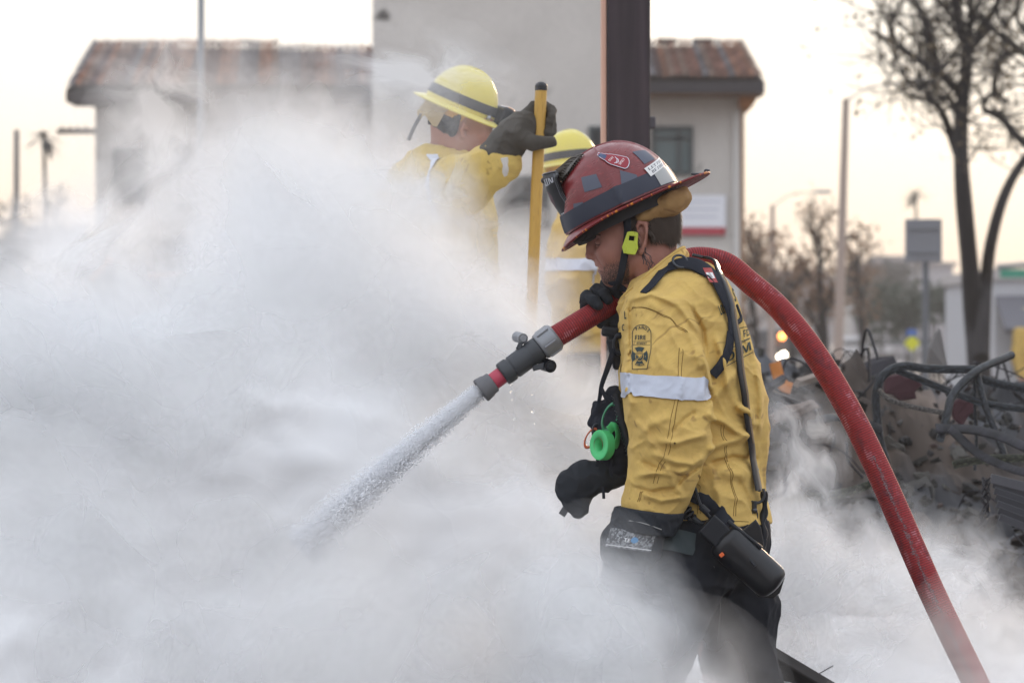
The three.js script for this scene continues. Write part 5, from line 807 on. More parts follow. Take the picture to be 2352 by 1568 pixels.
    hp('chest_pack', surface(packF, V(P(1330, 0).x, P(0, 1115).y, -0.06), V(P(1480, 0).x, P(0, 870).y, 0.11), 0.005), webbing);
    const carab = (x, y, w, h, rz, z, m, name = 'carabiner') => hp(name, new THREE.TorusGeometry(1, 0.16, 8, 30).scale(w, h, 0.022).rotateZ(rz).translate(P(x, y, z).x, P(x, y, z).y, z), m);
    carab(1402, 958, 0.018, 0.036, -0.35, 0.075, mat(0.08, 0.28, 0.16, 0.3, { metalness: 0.6 })); carab(1358, 1006, 0.013, 0.027, -0.5, 0.04, mat(0.55, 0.12, 0.05, 0.35, { metalness: 0.3 })); carab(1372, 985, 0.012, 0.014, 0, 0.045, blackSteel, 'ring');
    // roll of green tape: a ring with a loose tail
    const roll = new THREE.LatheGeometry([[0.018, -0.013], [0.038, -0.013], [0.0395, -0.011], [0.0395, 0.011], [0.038, 0.013], [0.018, 0.013], [0.018, -0.013]].map(([a, b]) => new THREE.Vector2(a, b)), 40).rotateZ(Math.PI / 2).rotateY(0.62).rotateZ(-0.06).translate(P(1384, 1022, 0.08).x, P(0, 1022, 0.08).y, 0.08);
    const greenM = mat(0.09, 0.60, 0.21, 0.55); hp('tape_roll', roll, greenM);
    hp('tape_roll_core', new THREE.CylinderGeometry(0.019, 0.019, 0.028, 24, 1, true).rotateZ(Math.PI / 2).rotateY(0.62).translate(P(1384, 1022, 0.08).x, P(0, 1022, 0.08).y, 0.08), mat(0.28, 0.17, 0.10, 0.9));
    hp('tape_tail', strap(null, [P(1398, 988, 0.10), P(1411, 978, 0.10), P(1419, 992, 0.095), P(1416, 1016, 0.09), P(1408, 1026, 0.09)], 0.026, 0.001, 0, 20, V(0.75, 0.3, 0.5).normalize()), greenM);
    hp('breathing_tube', (() => { const pts = [P(1416, 905, 0.09), P(1426, 950, 0.10), P(1440, 1000, 0.105), P(1452, 1048, 0.10)]; return tube(pts, (t) => 0.0125 + 0.0026 * Math.sin(t * 2 * Math.PI * 17), 170, 12); })(), plastic);
    hp('strap_end', [strap(null, [P(1373, 1050, 0.06), P(1371, 1072, 0.06)], 0.008, 0.003, 0, 8, V(0, 0, 1)), strap(null, [P(1386, 1118, 0.06), P(1387, 1145, 0.06)], 0.008, 0.003, 0, 8, V(0, 0, 1)), strap(null, [P(1405, 1052, 0.08), P(1402, 1080, 0.08), P(1406, 1092, 0.08)], 0.006, 0.002, 0, 8, V(0, 0, 1))], webbing);
  }
  // spare gloves clipped under the pack
  {
    const g = thing('spare_glove', 'dark empty work glove hanging under the chest pack at the captain\'s front', 'glove', P(1350, 1110, 0.0));
    const f = (() => { const a = chain([P(1425, 1088, 0.02), P(1385, 1094, 0.02), P(1345, 1098, 0.02), P(1318, 1118, 0.02)], [0.026, 0.034, 0.038, 0.042], 0.03), b = chain([P(1318, 1110, 0.02), P(1322, 1150, 0.02), P(1330, 1168, 0.02)], [0.036, 0.03, 0.022], 0.02), c = chain([P(1300, 1118, 0.02), P(1287, 1128, 0.02)], [0.02, 0.008], 0.01); return (x, y, z) => { let d = smin(smin(a(x, y, z), b(x, y, z), 0.02), c(x, y, z), 0.015); d += 0.5 * Math.max(0, Math.abs(z - 0.02) - 0.018); return (d - 0.005 * Math.max(0, 1 - 2.5 * Math.abs(noise(x * 30 + y * 18, y * 22 - x * 12, z * 20)))) * 0.85; }; })();
    part(g, 'glove_body', surface(f, V(P(1265, 0).x, P(0, 1205).y, -0.05), V(P(1460, 0).x, P(0, 1045).y, 0.09), 0.0045), gloveM);
    part(g, 'tag', bar(P(1301, 1166, 0.02), P(1290, 1183, 0.02), 0.019, 0.003), mat(0.07, 0.075, 0.085, 0.7));
  }
}

// ---------------------------------------------------------------- hose, nozzle and water
{
  const hose = thing('fire_hose', 'red ribbed fire hose running over the captain\'s shoulder to the ground', 'hose', P(1962, 963, -0.12));
  const jacketTex = texture(512, 512, (u, v) => {   // u along a metre of hose, v round it: white scuffs and grime on red cloth
    const scuff = smoothstep(tiled(u, v, 5, 61) + 0.55 * tiled(u, v, 26, 62), 0.2, 0.75) * (0.5 + 0.5 * Math.sin(u * 2 * Math.PI * 64)), dirt = smoothstep(tiled(u, v, 6, 63) + 0.5 * tiled(u, v, 20, 64), 0.15, 0.9) * 0.6, k = 0.86 + 0.14 * Math.sin(u * 2 * Math.PI * 64) + 0.1 * tiled(u, v, 50, 65);
    return [(0.61 - 0.22 * dirt) * k + 0.12 * scuff, (0.145 + 0.02 * dirt) * k + 0.34 * scuff, (0.165 + 0.06 * dirt) * k + 0.36 * scuff];
  }, { srgb: true });
  const ribs = texture(512, 8, (u) => 0.5 + 0.5 * Math.sin(u * 2 * Math.PI * 64));
  const g = tube([...hosePath, V(1.42, 0.06, 0.12), V(1.62, 0.036, 0.2), V(2.1, 0.036, 0.4), V(2.8, 0.036, 0.5)], (t) => lerp(0.0298, 0.0352, smoothstep(t, 0.02, 0.45)), 420, 28);
  const len = g.userData.length; scaleUV(g, len / 0.4, 1);
  part(hose, 'hose_jacket', g, mat(1, 1, 1, 0.72, { map: jacketTex, bumpMap: ribs, bumpScale: 0.0008, sheen: 0.3, sheenRoughness: 0.5, sheenColor: rgb(0.9, 0.7, 0.7) }));
  // pale worn stripe along the hose
  const curve = new THREE.CatmullRomCurve3(hosePath, false, 'centripetal'), sp = []; for (let i = 0; i <= 60; i++) { const t = lerp(0.56, 0.995, i / 60), p = curve.getPointAt(t), d = curve.getTangentAt(t), side = V(d.y, -d.x, 0).normalize().multiplyScalar(-1); sp.push({ p, d, n: V(0, 0, 1).multiplyScalar(0.94).addScaledVector(side, -0.15 + 0.5 * (i / 60 - 0.5) * -0.6).normalize() }); }
  const stripeTex = texture(512, 32, (u, v) => { const n = noise(u * 60, v * 3, 4) + 0.8 * noise(u * 160, v * 7, 9), a = smoothstep(n + 0.75 - Math.abs(v - 0.5) * 2.1, 0.2, 0.75) * (0.5 + 0.5 * smoothstep(Math.sin(u * 2 * Math.PI * 150), -0.6, 0.3)); return [0.56, 0.46, 0.48, a * 0.75]; }, { srgb: true });
  const stp = [], stu = [], sti = [], stn = []; sp.forEach(({ p, d, n }, i) => { const b = V().crossVectors(d, n).normalize(); for (let j = 0; j <= 4; j++) { const a = (j / 4 - 0.5) * 0.55, m = n.clone().multiplyScalar(Math.cos(a)).addScaledVector(b, Math.sin(a)), q = p.clone().addScaledVector(m, 0.0362); stp.push(q.x, q.y, q.z); stn.push(m.x, m.y, m.z); stu.push(i / 60, j / 4); if (i < 60 && j < 4) { const s = i * 5 + j; sti.push(s, s + 1, s + 5, s + 1, s + 6, s + 5); } } });
  const sg = new THREE.BufferGeometry(); sg.setAttribute('position', new THREE.Float32BufferAttribute(stp, 3)); sg.setAttribute('normal', new THREE.Float32BufferAttribute(stn, 3)); sg.setAttribute('uv', new THREE.Float32BufferAttribute(stu, 2)); sg.setIndex(sti);
  part(hose, 'worn_stripe', sg, sticker(stripeTex, 0.85));

  // nozzle at the hose end: a thing that could be uncoupled
  const noz = thing('hose_nozzle', 'grey and black hose nozzle with valve knobs at the end of the red hose', 'nozzle', P(1259, 782, 0));
  const a = P(1275, 772, 0), d = P(1094, 905, 0.02).sub(a).normalize(), lathe = (from, prof, seg = 36) => { const g2 = new THREE.LatheGeometry(prof.map(([r, y]) => new THREE.Vector2(r, y)), seg), q = new THREE.Quaternion().setFromUnitVectors(V(0, 1, 0), d), p = a.clone().addScaledVector(d, from); return g2.applyQuaternion(q).translate(p.x, p.y, p.z); };
  const alu = mat(0.26, 0.27, 0.29, 0.42, { metalness: 0.35 }), blackRub = mat(0.045, 0.05, 0.058, 0.5), greyRub = mat(0.14, 0.14, 0.15, 0.7), redBand = mat(0.45, 0.05, 0.09, 0.45);
  part(noz, 'coupling', [lathe(0, [[0.031, -0.004], [0.0365, 0], [0.038, 0.004], [0.0375, 0.042], [0.0355, 0.05], [0.030, 0.051], [0.029, 0.051]]), ...[0, 1, 2, 3, 4, 5].map((k) => { const an = k * Math.PI / 3 + 0.3, u = V(-d.y, d.x, 0), w = V(0, 0, 1), c = a.clone().addScaledVector(d, 0.022).addScaledVector(u, Math.cos(an) * 0.038).addScaledVector(w, Math.sin(an) * 0.038), g2 = new RoundedBoxGeometry(0.006, 0.036, 0.01, 1, 0.002); return aim(g2, c.clone().addScaledVector(d, -0.018), c.clone().addScaledVector(d, 0.018)); })], alu);
  part(noz, 'valve_body', lathe(0.05, [[0.026, 0], [0.0315, 0.001], [0.0325, 0.006], [0.0325, 0.028], [0.031, 0.03], [0.031, 0.034], [0.0325, 0.036], [0.0325, 0.085], [0.0315, 0.088], [0.029, 0.09], [0.029, 0.094], [0.0325, 0.096], [0.0325, 0.118], [0.030, 0.122], [0.020, 0.124]]), blackRub);
  part(noz, 'label_plate', (() => { const g2 = new THREE.CylinderGeometry(0.0331, 0.0331, 0.03, 16, 1, true, Math.PI * 0.30, Math.PI * 0.35), q = new THREE.Quaternion().setFromUnitVectors(V(0, 1, 0), d), p = a.clone().addScaledVector(d, 0.122); return g2.rotateY(Math.PI * 0.15).applyQuaternion(q).translate(p.x, p.y, p.z); })(), mat(0.6, 0.6, 0.6, 0.6));
  part(noz, 'red_collar', lathe(0.172, [[0.018, 0], [0.0225, 0.001], [0.0232, 0.004], [0.0232, 0.030], [0.020, 0.033]]), redBand);
  part(noz, 'tip', lathe(0.202, [[0.020, 0], [0.027, 0.001], [0.0285, 0.004], [0.029, 0.016], [0.031, 0.018], [0.0335, 0.036], [0.0335, 0.041], [0.030, 0.043], [0.026, 0.040], [0.024, 0.028], [0.0, 0.027]]), greyRub);
  const u = V(-d.y, d.x, 0).normalize(); if (u.y < 0) u.negate();
  const knob = (t, s, r, L, tilt) => { const c = a.clone().addScaledVector(d, t).addScaledVector(u, s), e = c.clone().add(V(0.35, -0.1, 1).normalize().multiplyScalar(L)); return [cyl(c.clone().add(V(-0.012, 0.004, -0.02)), e, r, r * 0.97, 22), cyl(e, e.clone().add(V(0.001, 0, 0.004)), r * 0.8, r * 0.5, 22)]; };
  part(noz, 'valve_knob', knob(0.060, -0.052, 0.0175, 0.018), plastic); part(noz, 'valve_knob', knob(0.075, 0.048, 0.0145, 0.014), alu);
  part(noz, 'lever_arm', [bar(a.clone().addScaledVector(d, 0.098).addScaledVector(u, -0.034), a.clone().addScaledVector(d, 0.052).addScaledVector(u, -0.05), 0.014, 0.03), bar(a.clone().addScaledVector(d, 0.10).addScaledVector(u, 0.030), a.clone().addScaledVector(d, 0.07).addScaledVector(u, 0.046), 0.012, 0.03)], blackRub);
  part(noz, 'screw', [new THREE.TorusGeometry(0.0032, 0.001, 6, 16).translate(a.x + d.x * 0.092, a.y + d.y * 0.092 + 0.004, a.z + 0.0335)], steelM);

  // water: a rough white jet breaking into drops
  const jet = thing('water_jet', 'white water jet spraying from the nozzle down into the smoke', 'water', P(1094, 905, 0.02)), r = rng(42);
  const wp = [P(1108, 894, 0.015), P(1094, 905, 0.02), P(1010, 975, 0.03), P(920, 1052, 0.045), P(830, 1132, 0.06), P(750, 1204, 0.075), P(690, 1262, 0.085)], wc = new THREE.CatmullRomCurve3(wp, false, 'centripetal');
  const waterM = new THREE.MeshPhysicalMaterial({ color: rgb(0.97, 0.98, 1.0), roughness: 0.9, transmission: 0.45, thickness: 0, side: THREE.DoubleSide });
  part(jet, 'jet_core', tube(wp, (t, s) => (0.016 + 0.013 * t) * (1 + 0.35 * noise(t * 60, s * 5, 3)) * (t > 0.4 ? Math.max(0.02, 1 - (t - 0.4) * 1.7) : 1), 300, 14), waterM);
  const N = 42000, drops = new THREE.InstancedMesh(new THREE.IcosahedronGeometry(1, 1), waterM, N), m4 = new THREE.Matrix4(), q4 = new THREE.Quaternion();
  const origin = P(1094, 905, 0.02);
  for (let i = 0; i < N; i++) {
    const t = 0.02 + 0.98 * Math.pow(r(), 1.25), c = wc.getPointAt(t), tg = wc.getTangentAt(t), an = r() * 6.28, spread = (0.018 + 0.032 * t) * Math.sqrt(-Math.log(1 - 0.985 * r())) * 0.72, n1 = V(-tg.y, tg.x, 0), rr = (0.0006 + 0.0011 * r() * r()) * (0.8 + 0.5 * t);
    c.addScaledVector(n1, Math.cos(an) * spread).add(V(0, 0, Math.sin(an) * spread)); q4.setFromUnitVectors(V(0, 1, 0), tg.clone().add(V((r() - 0.5) * 0.3, (r() - 0.5) * 0.3, (r() - 0.5) * 0.3)).normalize());
    c.sub(origin); drops.setMatrixAt(i, m4.compose(c, q4, V(rr, rr * (1 + 2.2 * r()), rr)));
  }
  drops.name = 'spray'; drops.userData.kind = 'stuff'; shade(drops); jet.add(drops);
  const clear = new THREE.MeshPhysicalMaterial({ color: 0xffffff, roughness: 0.03, transmission: 1, thickness: 0.004, ior: 1.33 });
  [[1175, 882, 2.6], [1174, 899, 3.2], [1176, 918, 2.4], [1223, 906, 2.4], [1224, 944, 4.4], [1181, 962, 3], [1228, 972, 2.2]].forEach(([x, y, s], i) => { const o = shade(new THREE.Mesh(new THREE.SphereGeometry(M(s), 12, 10).scale(1, 1.25, 1), clear)); o.position.copy(P(x, y, 0.02)); o.name = numbered('water_drop'); info(o, 'clear water drop falling ' + ['just under the valve body, topmost of its column', 'second of the column under the valve body', 'third of the column under the valve body', 'under the valve knob, upper of three', 'large, in the middle under the valve knob', 'lowest of the column under the valve body', 'lowest of three under the valve knob'][i], 'water drop', 'drops falling from the nozzle'); scene.add(o); });
}

// ---------------------------------------------------------------- the other firefighters
const helmetYellow = mat(0.86, 0.75, 0.15, 0.95, { transmission: 0.25, thickness: 0, clearcoat: 0.7, clearcoatRoughness: 0.15 }), orangeCloth = mat(0.62, 0.34, 0.05, 0.9, { bumpMap: weave, bumpScale: 0.0008 }), blackBand = mat(0.025, 0.027, 0.033, 0.6);
const paleYellow = nomex(0.68, 0.50, 0.15);
// a full brim helmet: C centre of the brim, Fw forward, Up up; half length, half width, height, brim
function brimHelmet(t, C, Fw, Up, A, B, H, over) {
  const Sd = V().crossVectors(Fw, Up).normalize(), W = (f, u, s) => C.clone().addScaledVector(Fw, f).addScaledVector(Up, u).addScaledVector(Sd, s);
  const grid = (nu, nv, at) => { const pos = [], idx = []; for (let j = 0; j <= nv; j++) for (let i = 0; i <= nu; i++) { const p = at(i / nu, j / nv); pos.push(p.x, p.y, p.z); if (i < nu && j < nv) { const s = j * (nu + 1) + i; idx.push(s, s + 1, s + nu + 1, s + 1, s + nu + 2, s + nu + 1); } } const g = new THREE.BufferGeometry(); g.setAttribute('position', new THREE.Float32BufferAttribute(pos, 3)); g.setIndex(idx); g.computeVertexNormals(); return g; };
  const at = (a, e, k = 1) => { const c = Math.cos(e), ridge = 1 + 0.035 * Math.exp(-Math.pow(Math.sin(a) / 0.16, 2)) * Math.sin(e) + 0.018 * Math.exp(-Math.pow((Math.abs(Math.sin(a)) - 0.55) / 0.1, 2)) * Math.sin(e); return W(A * Math.cos(a) * Math.pow(c, 0.88) * k, H * Math.sin(e) * ridge * k, B * Math.sin(a) * Math.pow(c, 0.88) * k); };
  const h = part(t, 'helmet', grid(72, 22, (u, v) => at(u * 2 * Math.PI, v * Math.PI / 2)), helmetYellow);
  const rim = (u, v) => { const a = u * 2 * Math.PI, k = over * v, c = Math.cos(a), s = Math.sin(a); return W(A * c + c * k * (c > 0 ? 1.25 : 1), -0.012 * v * v, B * s + s * k); };
  part(h, 'brim', grid(72, 5, rim), helmetYellow);
  const e = []; for (let i = 0; i < 60; i++) e.push(rim(i / 60, 1)); part(h, 'brim_edge', tube(e, 0.003, 130, 6, true), helmetYellow);
  part(h, 'band', grid(72, 3, (u, v) => at(u * 2 * Math.PI, 0.10 + v * 0.24, 1.012)), blackBand);
  part(h, 'headband', grid(48, 4, (u, v) => { const a = u * 2 * Math.PI; return W(A * 0.9 * Math.cos(a), 0.01 - 0.045 * v, B * 0.9 * Math.sin(a)); }), orangeCloth);
  return { h, W, at, rim, grid };
}
{
  // the one who holds a tool handle at arm's length
  const z = -1.7, t = thing('person', 'firefighter in yellow helmet with goggles, seen from behind, gripping an upright tool handle', 'person', V(P(1010, 0, z).x, 0.12, z));
  const Q = (x, y, d = 0) => P(x, y, z + d);
  const skull = ellipsoid(Q(1060, 272), 0.098, 0.105, 0.078, -0.3), face = capsule(Q(1078, 290), Q(1087, 330), 0.062, 0.045), jaw = chain([Q(1098, 345), Q(1062, 325, 0.05)], [0.02, 0.022]), ear = chain([Q(1063, 312, 0.083), Q(1060, 298, 0.09), Q(1068, 286, 0.092), Q(1075, 296, 0.088)], [0.009, 0.006, 0.006, 0.006], 0.006), nose = chain([Q(1116, 288), Q(1122, 308)], [0.009, 0.012]), neck = capsule(Q(1045, 310), Q(1012, 400), 0.062, 0.066), cheek = ellipsoid(Q(1095, 306, 0.04), 0.03, 0.024, 0.02), brow = capsule(Q(1108, 280, -0.03), Q(1108, 280, 0.035), 0.012, 0.012), lips = capsule(Q(1113, 330, -0.015), Q(1113, 330, 0.015), 0.009, 0.009), eye = ellipsoid(Q(1108, 292, 0.034), 0.012, 0.01, 0.012);
  const headF = (x, y, w) => { let d = smin(skull(x, y, w), face(x, y, w), 0.04); d = smin(d, jaw(x, y, w), 0.03); d = smin(d, cheek(x, y, w), 0.03); d = smin(d, brow(x, y, w), 0.015); d = smax(d, -eye(x, y, w), 0.01); d = smin(d, nose(x, y, w), 0.012); d = smin(d, lips(x, y, w), 0.01); d = smin(d, neck(x, y, w), 0.04); return smin(d, ear(x, y, w), 0.008); };
  const shN = Q(985, 440, 0.12), elN = Q(1072, 418, 0.28), wrN = Q(1148, 362, 0.34), shF = Q(1020, 440, -0.18), hip = Q(1000, 880), kn = [Q(990, 1080, 0.1), Q(1030, 1080, -0.1)], an = [V(Q(985, 0, 0.1).x, 0.2, z + 0.1), V(Q(1045, 0).x, 0.2, z - 0.1)];
  const limbs = [chain([Q(1012, 400), Q(1000, 560), hip], [0.08, 0.13, 0.13], 0.05), capsule(shN, shF, 0.06, 0.06), chain([shN, elN, wrN], [0.05, 0.04, 0.03]), chain([shF, Q(960, 640, -0.25), Q(1000, 720, -0.1)], [0.05, 0.04, 0.03]), chain([hip, kn[0], an[0]], [0.09, 0.06, 0.045]), chain([hip, kn[1], an[1]], [0.09, 0.06, 0.045])];
  const bodyF = (x, y, w) => { let d = limbs[0](x, y, w); for (let i = 1; i < 6; i++) d = smin(d, limbs[i](x, y, w), 0.04); return d; };
  const cut = Q(0, 385).y;
  part(t, 'body', [surface((x, y, w) => smax(headF(x, y, w), cut - 0.01 - y, 0.004), V(Q(930, 0).x, cut - 0.03, z - 0.13), V(Q(1150, 0).x, Q(0, 170).y, z + 0.13), 0.0045), surface(bodyF, V(-0.6, 0.12, z - 0.45), V(0.25, cut + 0.03, z + 0.45), 0.02)], mat(0.46, 0.25, 0.19, 0.6, { map: skinTex }));
  const hair = surface((x, y, w) => { const [px, py] = pix2(x, y, w); return smax(smax(headF(x, y, w) - 0.008 - 0.004 * noise(x * 120, y * 120, w * 120), (py - 316 - 10 * noise(px * 0.08, py * 0.08, w * 20) - 0.35 * (1060 - px)) / 720, 0.01), Math.max(px - 1056 + 0.25 * (py - 280) - 5 * noise(py * 0.12, px * 0.1, 2), py - 310 + 0.5 * Math.max(0, 1035 - px) - 7 * noise(px * 0.1, 3, w * 9)) / 720, 0.006); }, V(Q(960, 0).x, Q(0, 340).y, z - 0.13), V(Q(1080, 0).x, Q(0, 220).y, z + 0.13), 0.0055);
  part(t, 'hair', hair, mat(0.012, 0.011, 0.012, 0.7));
  const torso = chain([Q(1010, 420), Q(1000, 500), Q(990, 640), Q(992, 860)], [0.13, 0.185, 0.2, 0.19], 0.05), shoulder = chain([Q(950, 448, 0.1), Q(1020, 408, 0.0), Q(1060, 430, -0.15)], [0.1, 0.085, 0.09], 0.04), sleeve = chain([Q(978, 445, 0.12), Q(1060, 425, 0.26), Q(1146, 372, 0.335)], [0.098, 0.085, 0.066], 0.03), sleeve2 = chain([Q(1060, 450, -0.18), Q(960, 640, -0.25), Q(1000, 720, -0.1)], [0.09, 0.075, 0.06], 0.03), inner = capsule(Q(1150, 368, 0.34), Q(1190, 350, 0.37), 0.06, 0.06), nh = capsule(Q(1050, 300), Q(1005, 420), 0.07, 0.065);
  const jf = (x, y, w) => { let d = smin(torso(x, y, w), shoulder(x, y, w), 0.06); d = smin(d, sleeve2(x, y, w), 0.02); d = smin(d, sleeve(x, y, w), 0.025); d = smax(d, -nh(x, y, w), 0.01); d = smax(d, Q(0, 850).y - y, 0.01); const a = 1 - Math.abs(noise(x * 9 + y * 7, y * 8 - x * 5, w * 9)) * 2; return (d - 0.009 * Math.max(0, a) * Math.max(0, a) - 0.002 * noise(x * 40, y * 40, w * 40)) * 0.85; };
  const jk = part(t, 'jacket', surface(jf, V(-0.75, Q(0, 870).y, z - 0.5), V(0.12, Q(0, 330).y, z + 0.5), 0.010), paleYellow);
  part(jk, 'reflective_band', drape(jf, (u, v) => { const a = lerp(-0.3, 3.4, u), c = Q(lerp(982, 1008, v), 436, 0.15); return V(c.x + 0.02 * Math.sin(a), c.y + Math.cos(a) * 0.11, c.z + Math.sin(a) * 0.11); }, 0.004, 40, 6), mat(0.6, 0.63, 0.72, 0.45));
  part(jk, 'collar', tube([Q(1048, 372, 0.06), Q(1010, 372, 0.10), Q(975, 380, 0.02), Q(985, 378, -0.09), Q(1040, 372, -0.07)], 0.018, 40, 8), paleYellow);
  part(t, 'trousers', surface((x, y, w) => { const a = chain([Q(990, 850, 0.06), kn[0], an[0]], [0.15, 0.11, 0.09])(x, y, w), b = chain([Q(1010, 850, -0.06), kn[1], an[1]], [0.15, 0.11, 0.09])(x, y, w); return smin(a, b, 0.02) - 0.005 * noise(x * 14, y * 14, w * 14); }, V(-0.65, 0.14, z - 0.3), V(0.1, Q(0, 800).y, z + 0.35), 0.02), darkCloth);
  for (const a of an) part(t, 'boot', surface((x, y, w) => smax(smin(capsule(a.clone().add(V(0, 0.12, 0)), a, 0.08, 0.07)(x, y, w), ellipsoid(V(a.x + 0.09, 0.18, a.z), 0.15, 0.06, 0.06)(x, y, w), 0.04), 0.12 - y, 0.005), V(a.x - 0.15, 0.1, a.z - 0.13), V(a.x + 0.3, 0.45, a.z + 0.13), 0.018), leather);
  // glove
  const palm = ellipsoid(Q(1193, 296, 0.345), 0.062, 0.050, 0.036, 0.75), wrist = chain([Q(1142, 360, 0.335), Q(1165, 330, 0.34), Q(1182, 310, 0.345)], [0.060, 0.052, 0.045], 0.02), fs = [0, 1, 2, 3].map((k) => chain([Q(1206, 268 + 13 * k, 0.33), Q(1226, 246 + 16 * k, 0.312), Q(1250, 245 + 16 * k, 0.305), Q(1266, 254 + 16 * k, 0.325), Q(1266 - 3 * k, 268 + 13 * k, 0.35)], [0.018, 0.0165, 0.0155, 0.0145, 0.0125], 0.004)), th = chain([Q(1186, 318, 0.37), Q(1222, 328, 0.392), Q(1268, 326, 0.388)], [0.026, 0.0205, 0.0145], 0.01);
  const gf = (x, y, w) => { let d = smin(palm(x, y, w), wrist(x, y, w), 0.03); d = smin(d, th(x, y, w), 0.02); for (const f of fs) d = smin(d, f(x, y, w), 0.006); return d - 0.004 * Math.max(0, 1 - 2.5 * Math.abs(noise(x * 30, y * 30, w * 30))); };
  const gl = part(t, 'glove', surface(gf, V(Q(1100, 0).x, Q(0, 420).y, z + 0.22), V(Q(1310, 0).x, Q(0, 210).y, z + 0.46), 0.0055), mat(0.060, 0.052, 0.042, 0.85, { bumpMap: weave, bumpScale: 0.001 }), 'dirty dark leather glove held out with the thumb forward');
  part(t, 'cuff_lining', tube([Q(1157, 404, 0.36), Q(1160, 388, 0.39), Q(1158, 362, 0.40)], 0.012, 16, 8), mat(0.6, 0.58, 0.55, 0.9));
  // helmet
  const an2 = Math.atan2(77, 200), Fw = V(Math.cos(an2) * 0.95, -Math.sin(an2) * 0.95, -0.3).normalize(), Up = V(Math.sin(an2), Math.cos(an2), 0.12).normalize(); Up.addScaledVector(Fw, -Up.dot(Fw)).normalize();
  const { h, W, at } = brimHelmet(t, Q(1057, 247), Fw, Up, 0.118, 0.098, 0.132, 0.036);
  const gog = W(0.138, 0.020, 0.0), rotate = (g) => g.rotateY(0.35).rotateZ(-an2 - 0.05);
  part(h, 'goggles', [rotate(rbox(0.042, 0.070, 0.12, 0.014)).translate(gog.x, gog.y, gog.z + 0.02), rotate(rbox(0.024, 0.04, 0.06, 0.010)).translate(gog.x - 0.002, gog.y - 0.038, gog.z + 0.02)], plastic);
  part(h, 'goggle_lens', rotate(rbox(0.034, 0.052, 0.09, 0.010)).translate(gog.x + 0.012, gog.y + 0.008, gog.z + 0.024), mat(0.75, 0.40, 0.20, 0.2, { clearcoat: 1 }));
  part(h, 'goggle_clip', ball(W(0.075, 0.008, 0.09), 0.008), steelM);
  const sg = []; for (let i = 0; i <= 10; i++) sg.push(i);
  const sh = new THREE.BufferGeometry(), sp = [], si = []; for (let i = 0; i <= 14; i++) for (let j = 0; j <= 8; j++) { const a = lerp(2.0, 4.15, i / 14), v = j / 8, p = W(0.108 * Math.cos(a) - 0.03 * v, -0.005, -0.09 * Math.sin(a)).add(V(-0.01 * v, -0.07 * v + 0.012 * Math.sin(i * 1.3) * v, 0)); sp.push(p.x, p.y, p.z); if (i < 14 && j < 8) { const s = i * 9 + j; si.push(s, s + 1, s + 9, s + 1, s + 10, s + 9); } }
  sh.setAttribute('position', new THREE.Float32BufferAttribute(sp, 3)); sh.setIndex(si); sh.computeVertexNormals();
  part(h, 'neck_shroud', sh, mat(0.42, 0.33, 0.2, 0.9, { bumpMap: weave, bumpScale: 0.0008 }));
  part(h, 'shroud_strap', strap(null, [Q(968, 262, 0.05), Q(952, 290, 0.06), Q(938, 322, 0.06)], 0.012, 0.003, 0, 16, V(0, 0, 1)), mat(0.2, 0.2, 0.21, 0.8));

  // the tool he holds
  const tz = z + 0.345, tl = thing('hand_tool', 'long yellow tool handle with black end cap held upright', 'tool', P(1228, 545, tz));
  const a = P(1243, 202, tz), b = P(1228, 545, tz), foot = b.clone().addScaledVector(b.clone().sub(a), (b.y - 0.32) / (a.y - b.y)); foot.z += 0.02;
  part(tl, 'handle', cyl(foot, a, 0.0165, 0.0185, 22), mat(0.60, 0.36, 0.07, 0.5, { bumpMap: grime, bumpScale: 0.0004, map: grime }));
  part(tl, 'end_cap', [cyl(a.clone().add(V(0, -0.008, 0)), a.clone().add(V(0, 0.006, 0)), 0.0195, 0.0195, 22), ball(a.clone().add(V(0, 0.005, 0)), 0.0195, 0.75)], mat(0.012, 0.013, 0.017, 0.45));
  part(tl, 'blade', [rbox(0.16, 0.10, 0.008, 0.003, foot.x + 0.05, foot.y + 0.0, foot.z), cyl(foot, foot.clone().add(V(0, 0.10, 0)), 0.022, 0.019, 16)], blackSteel);
}
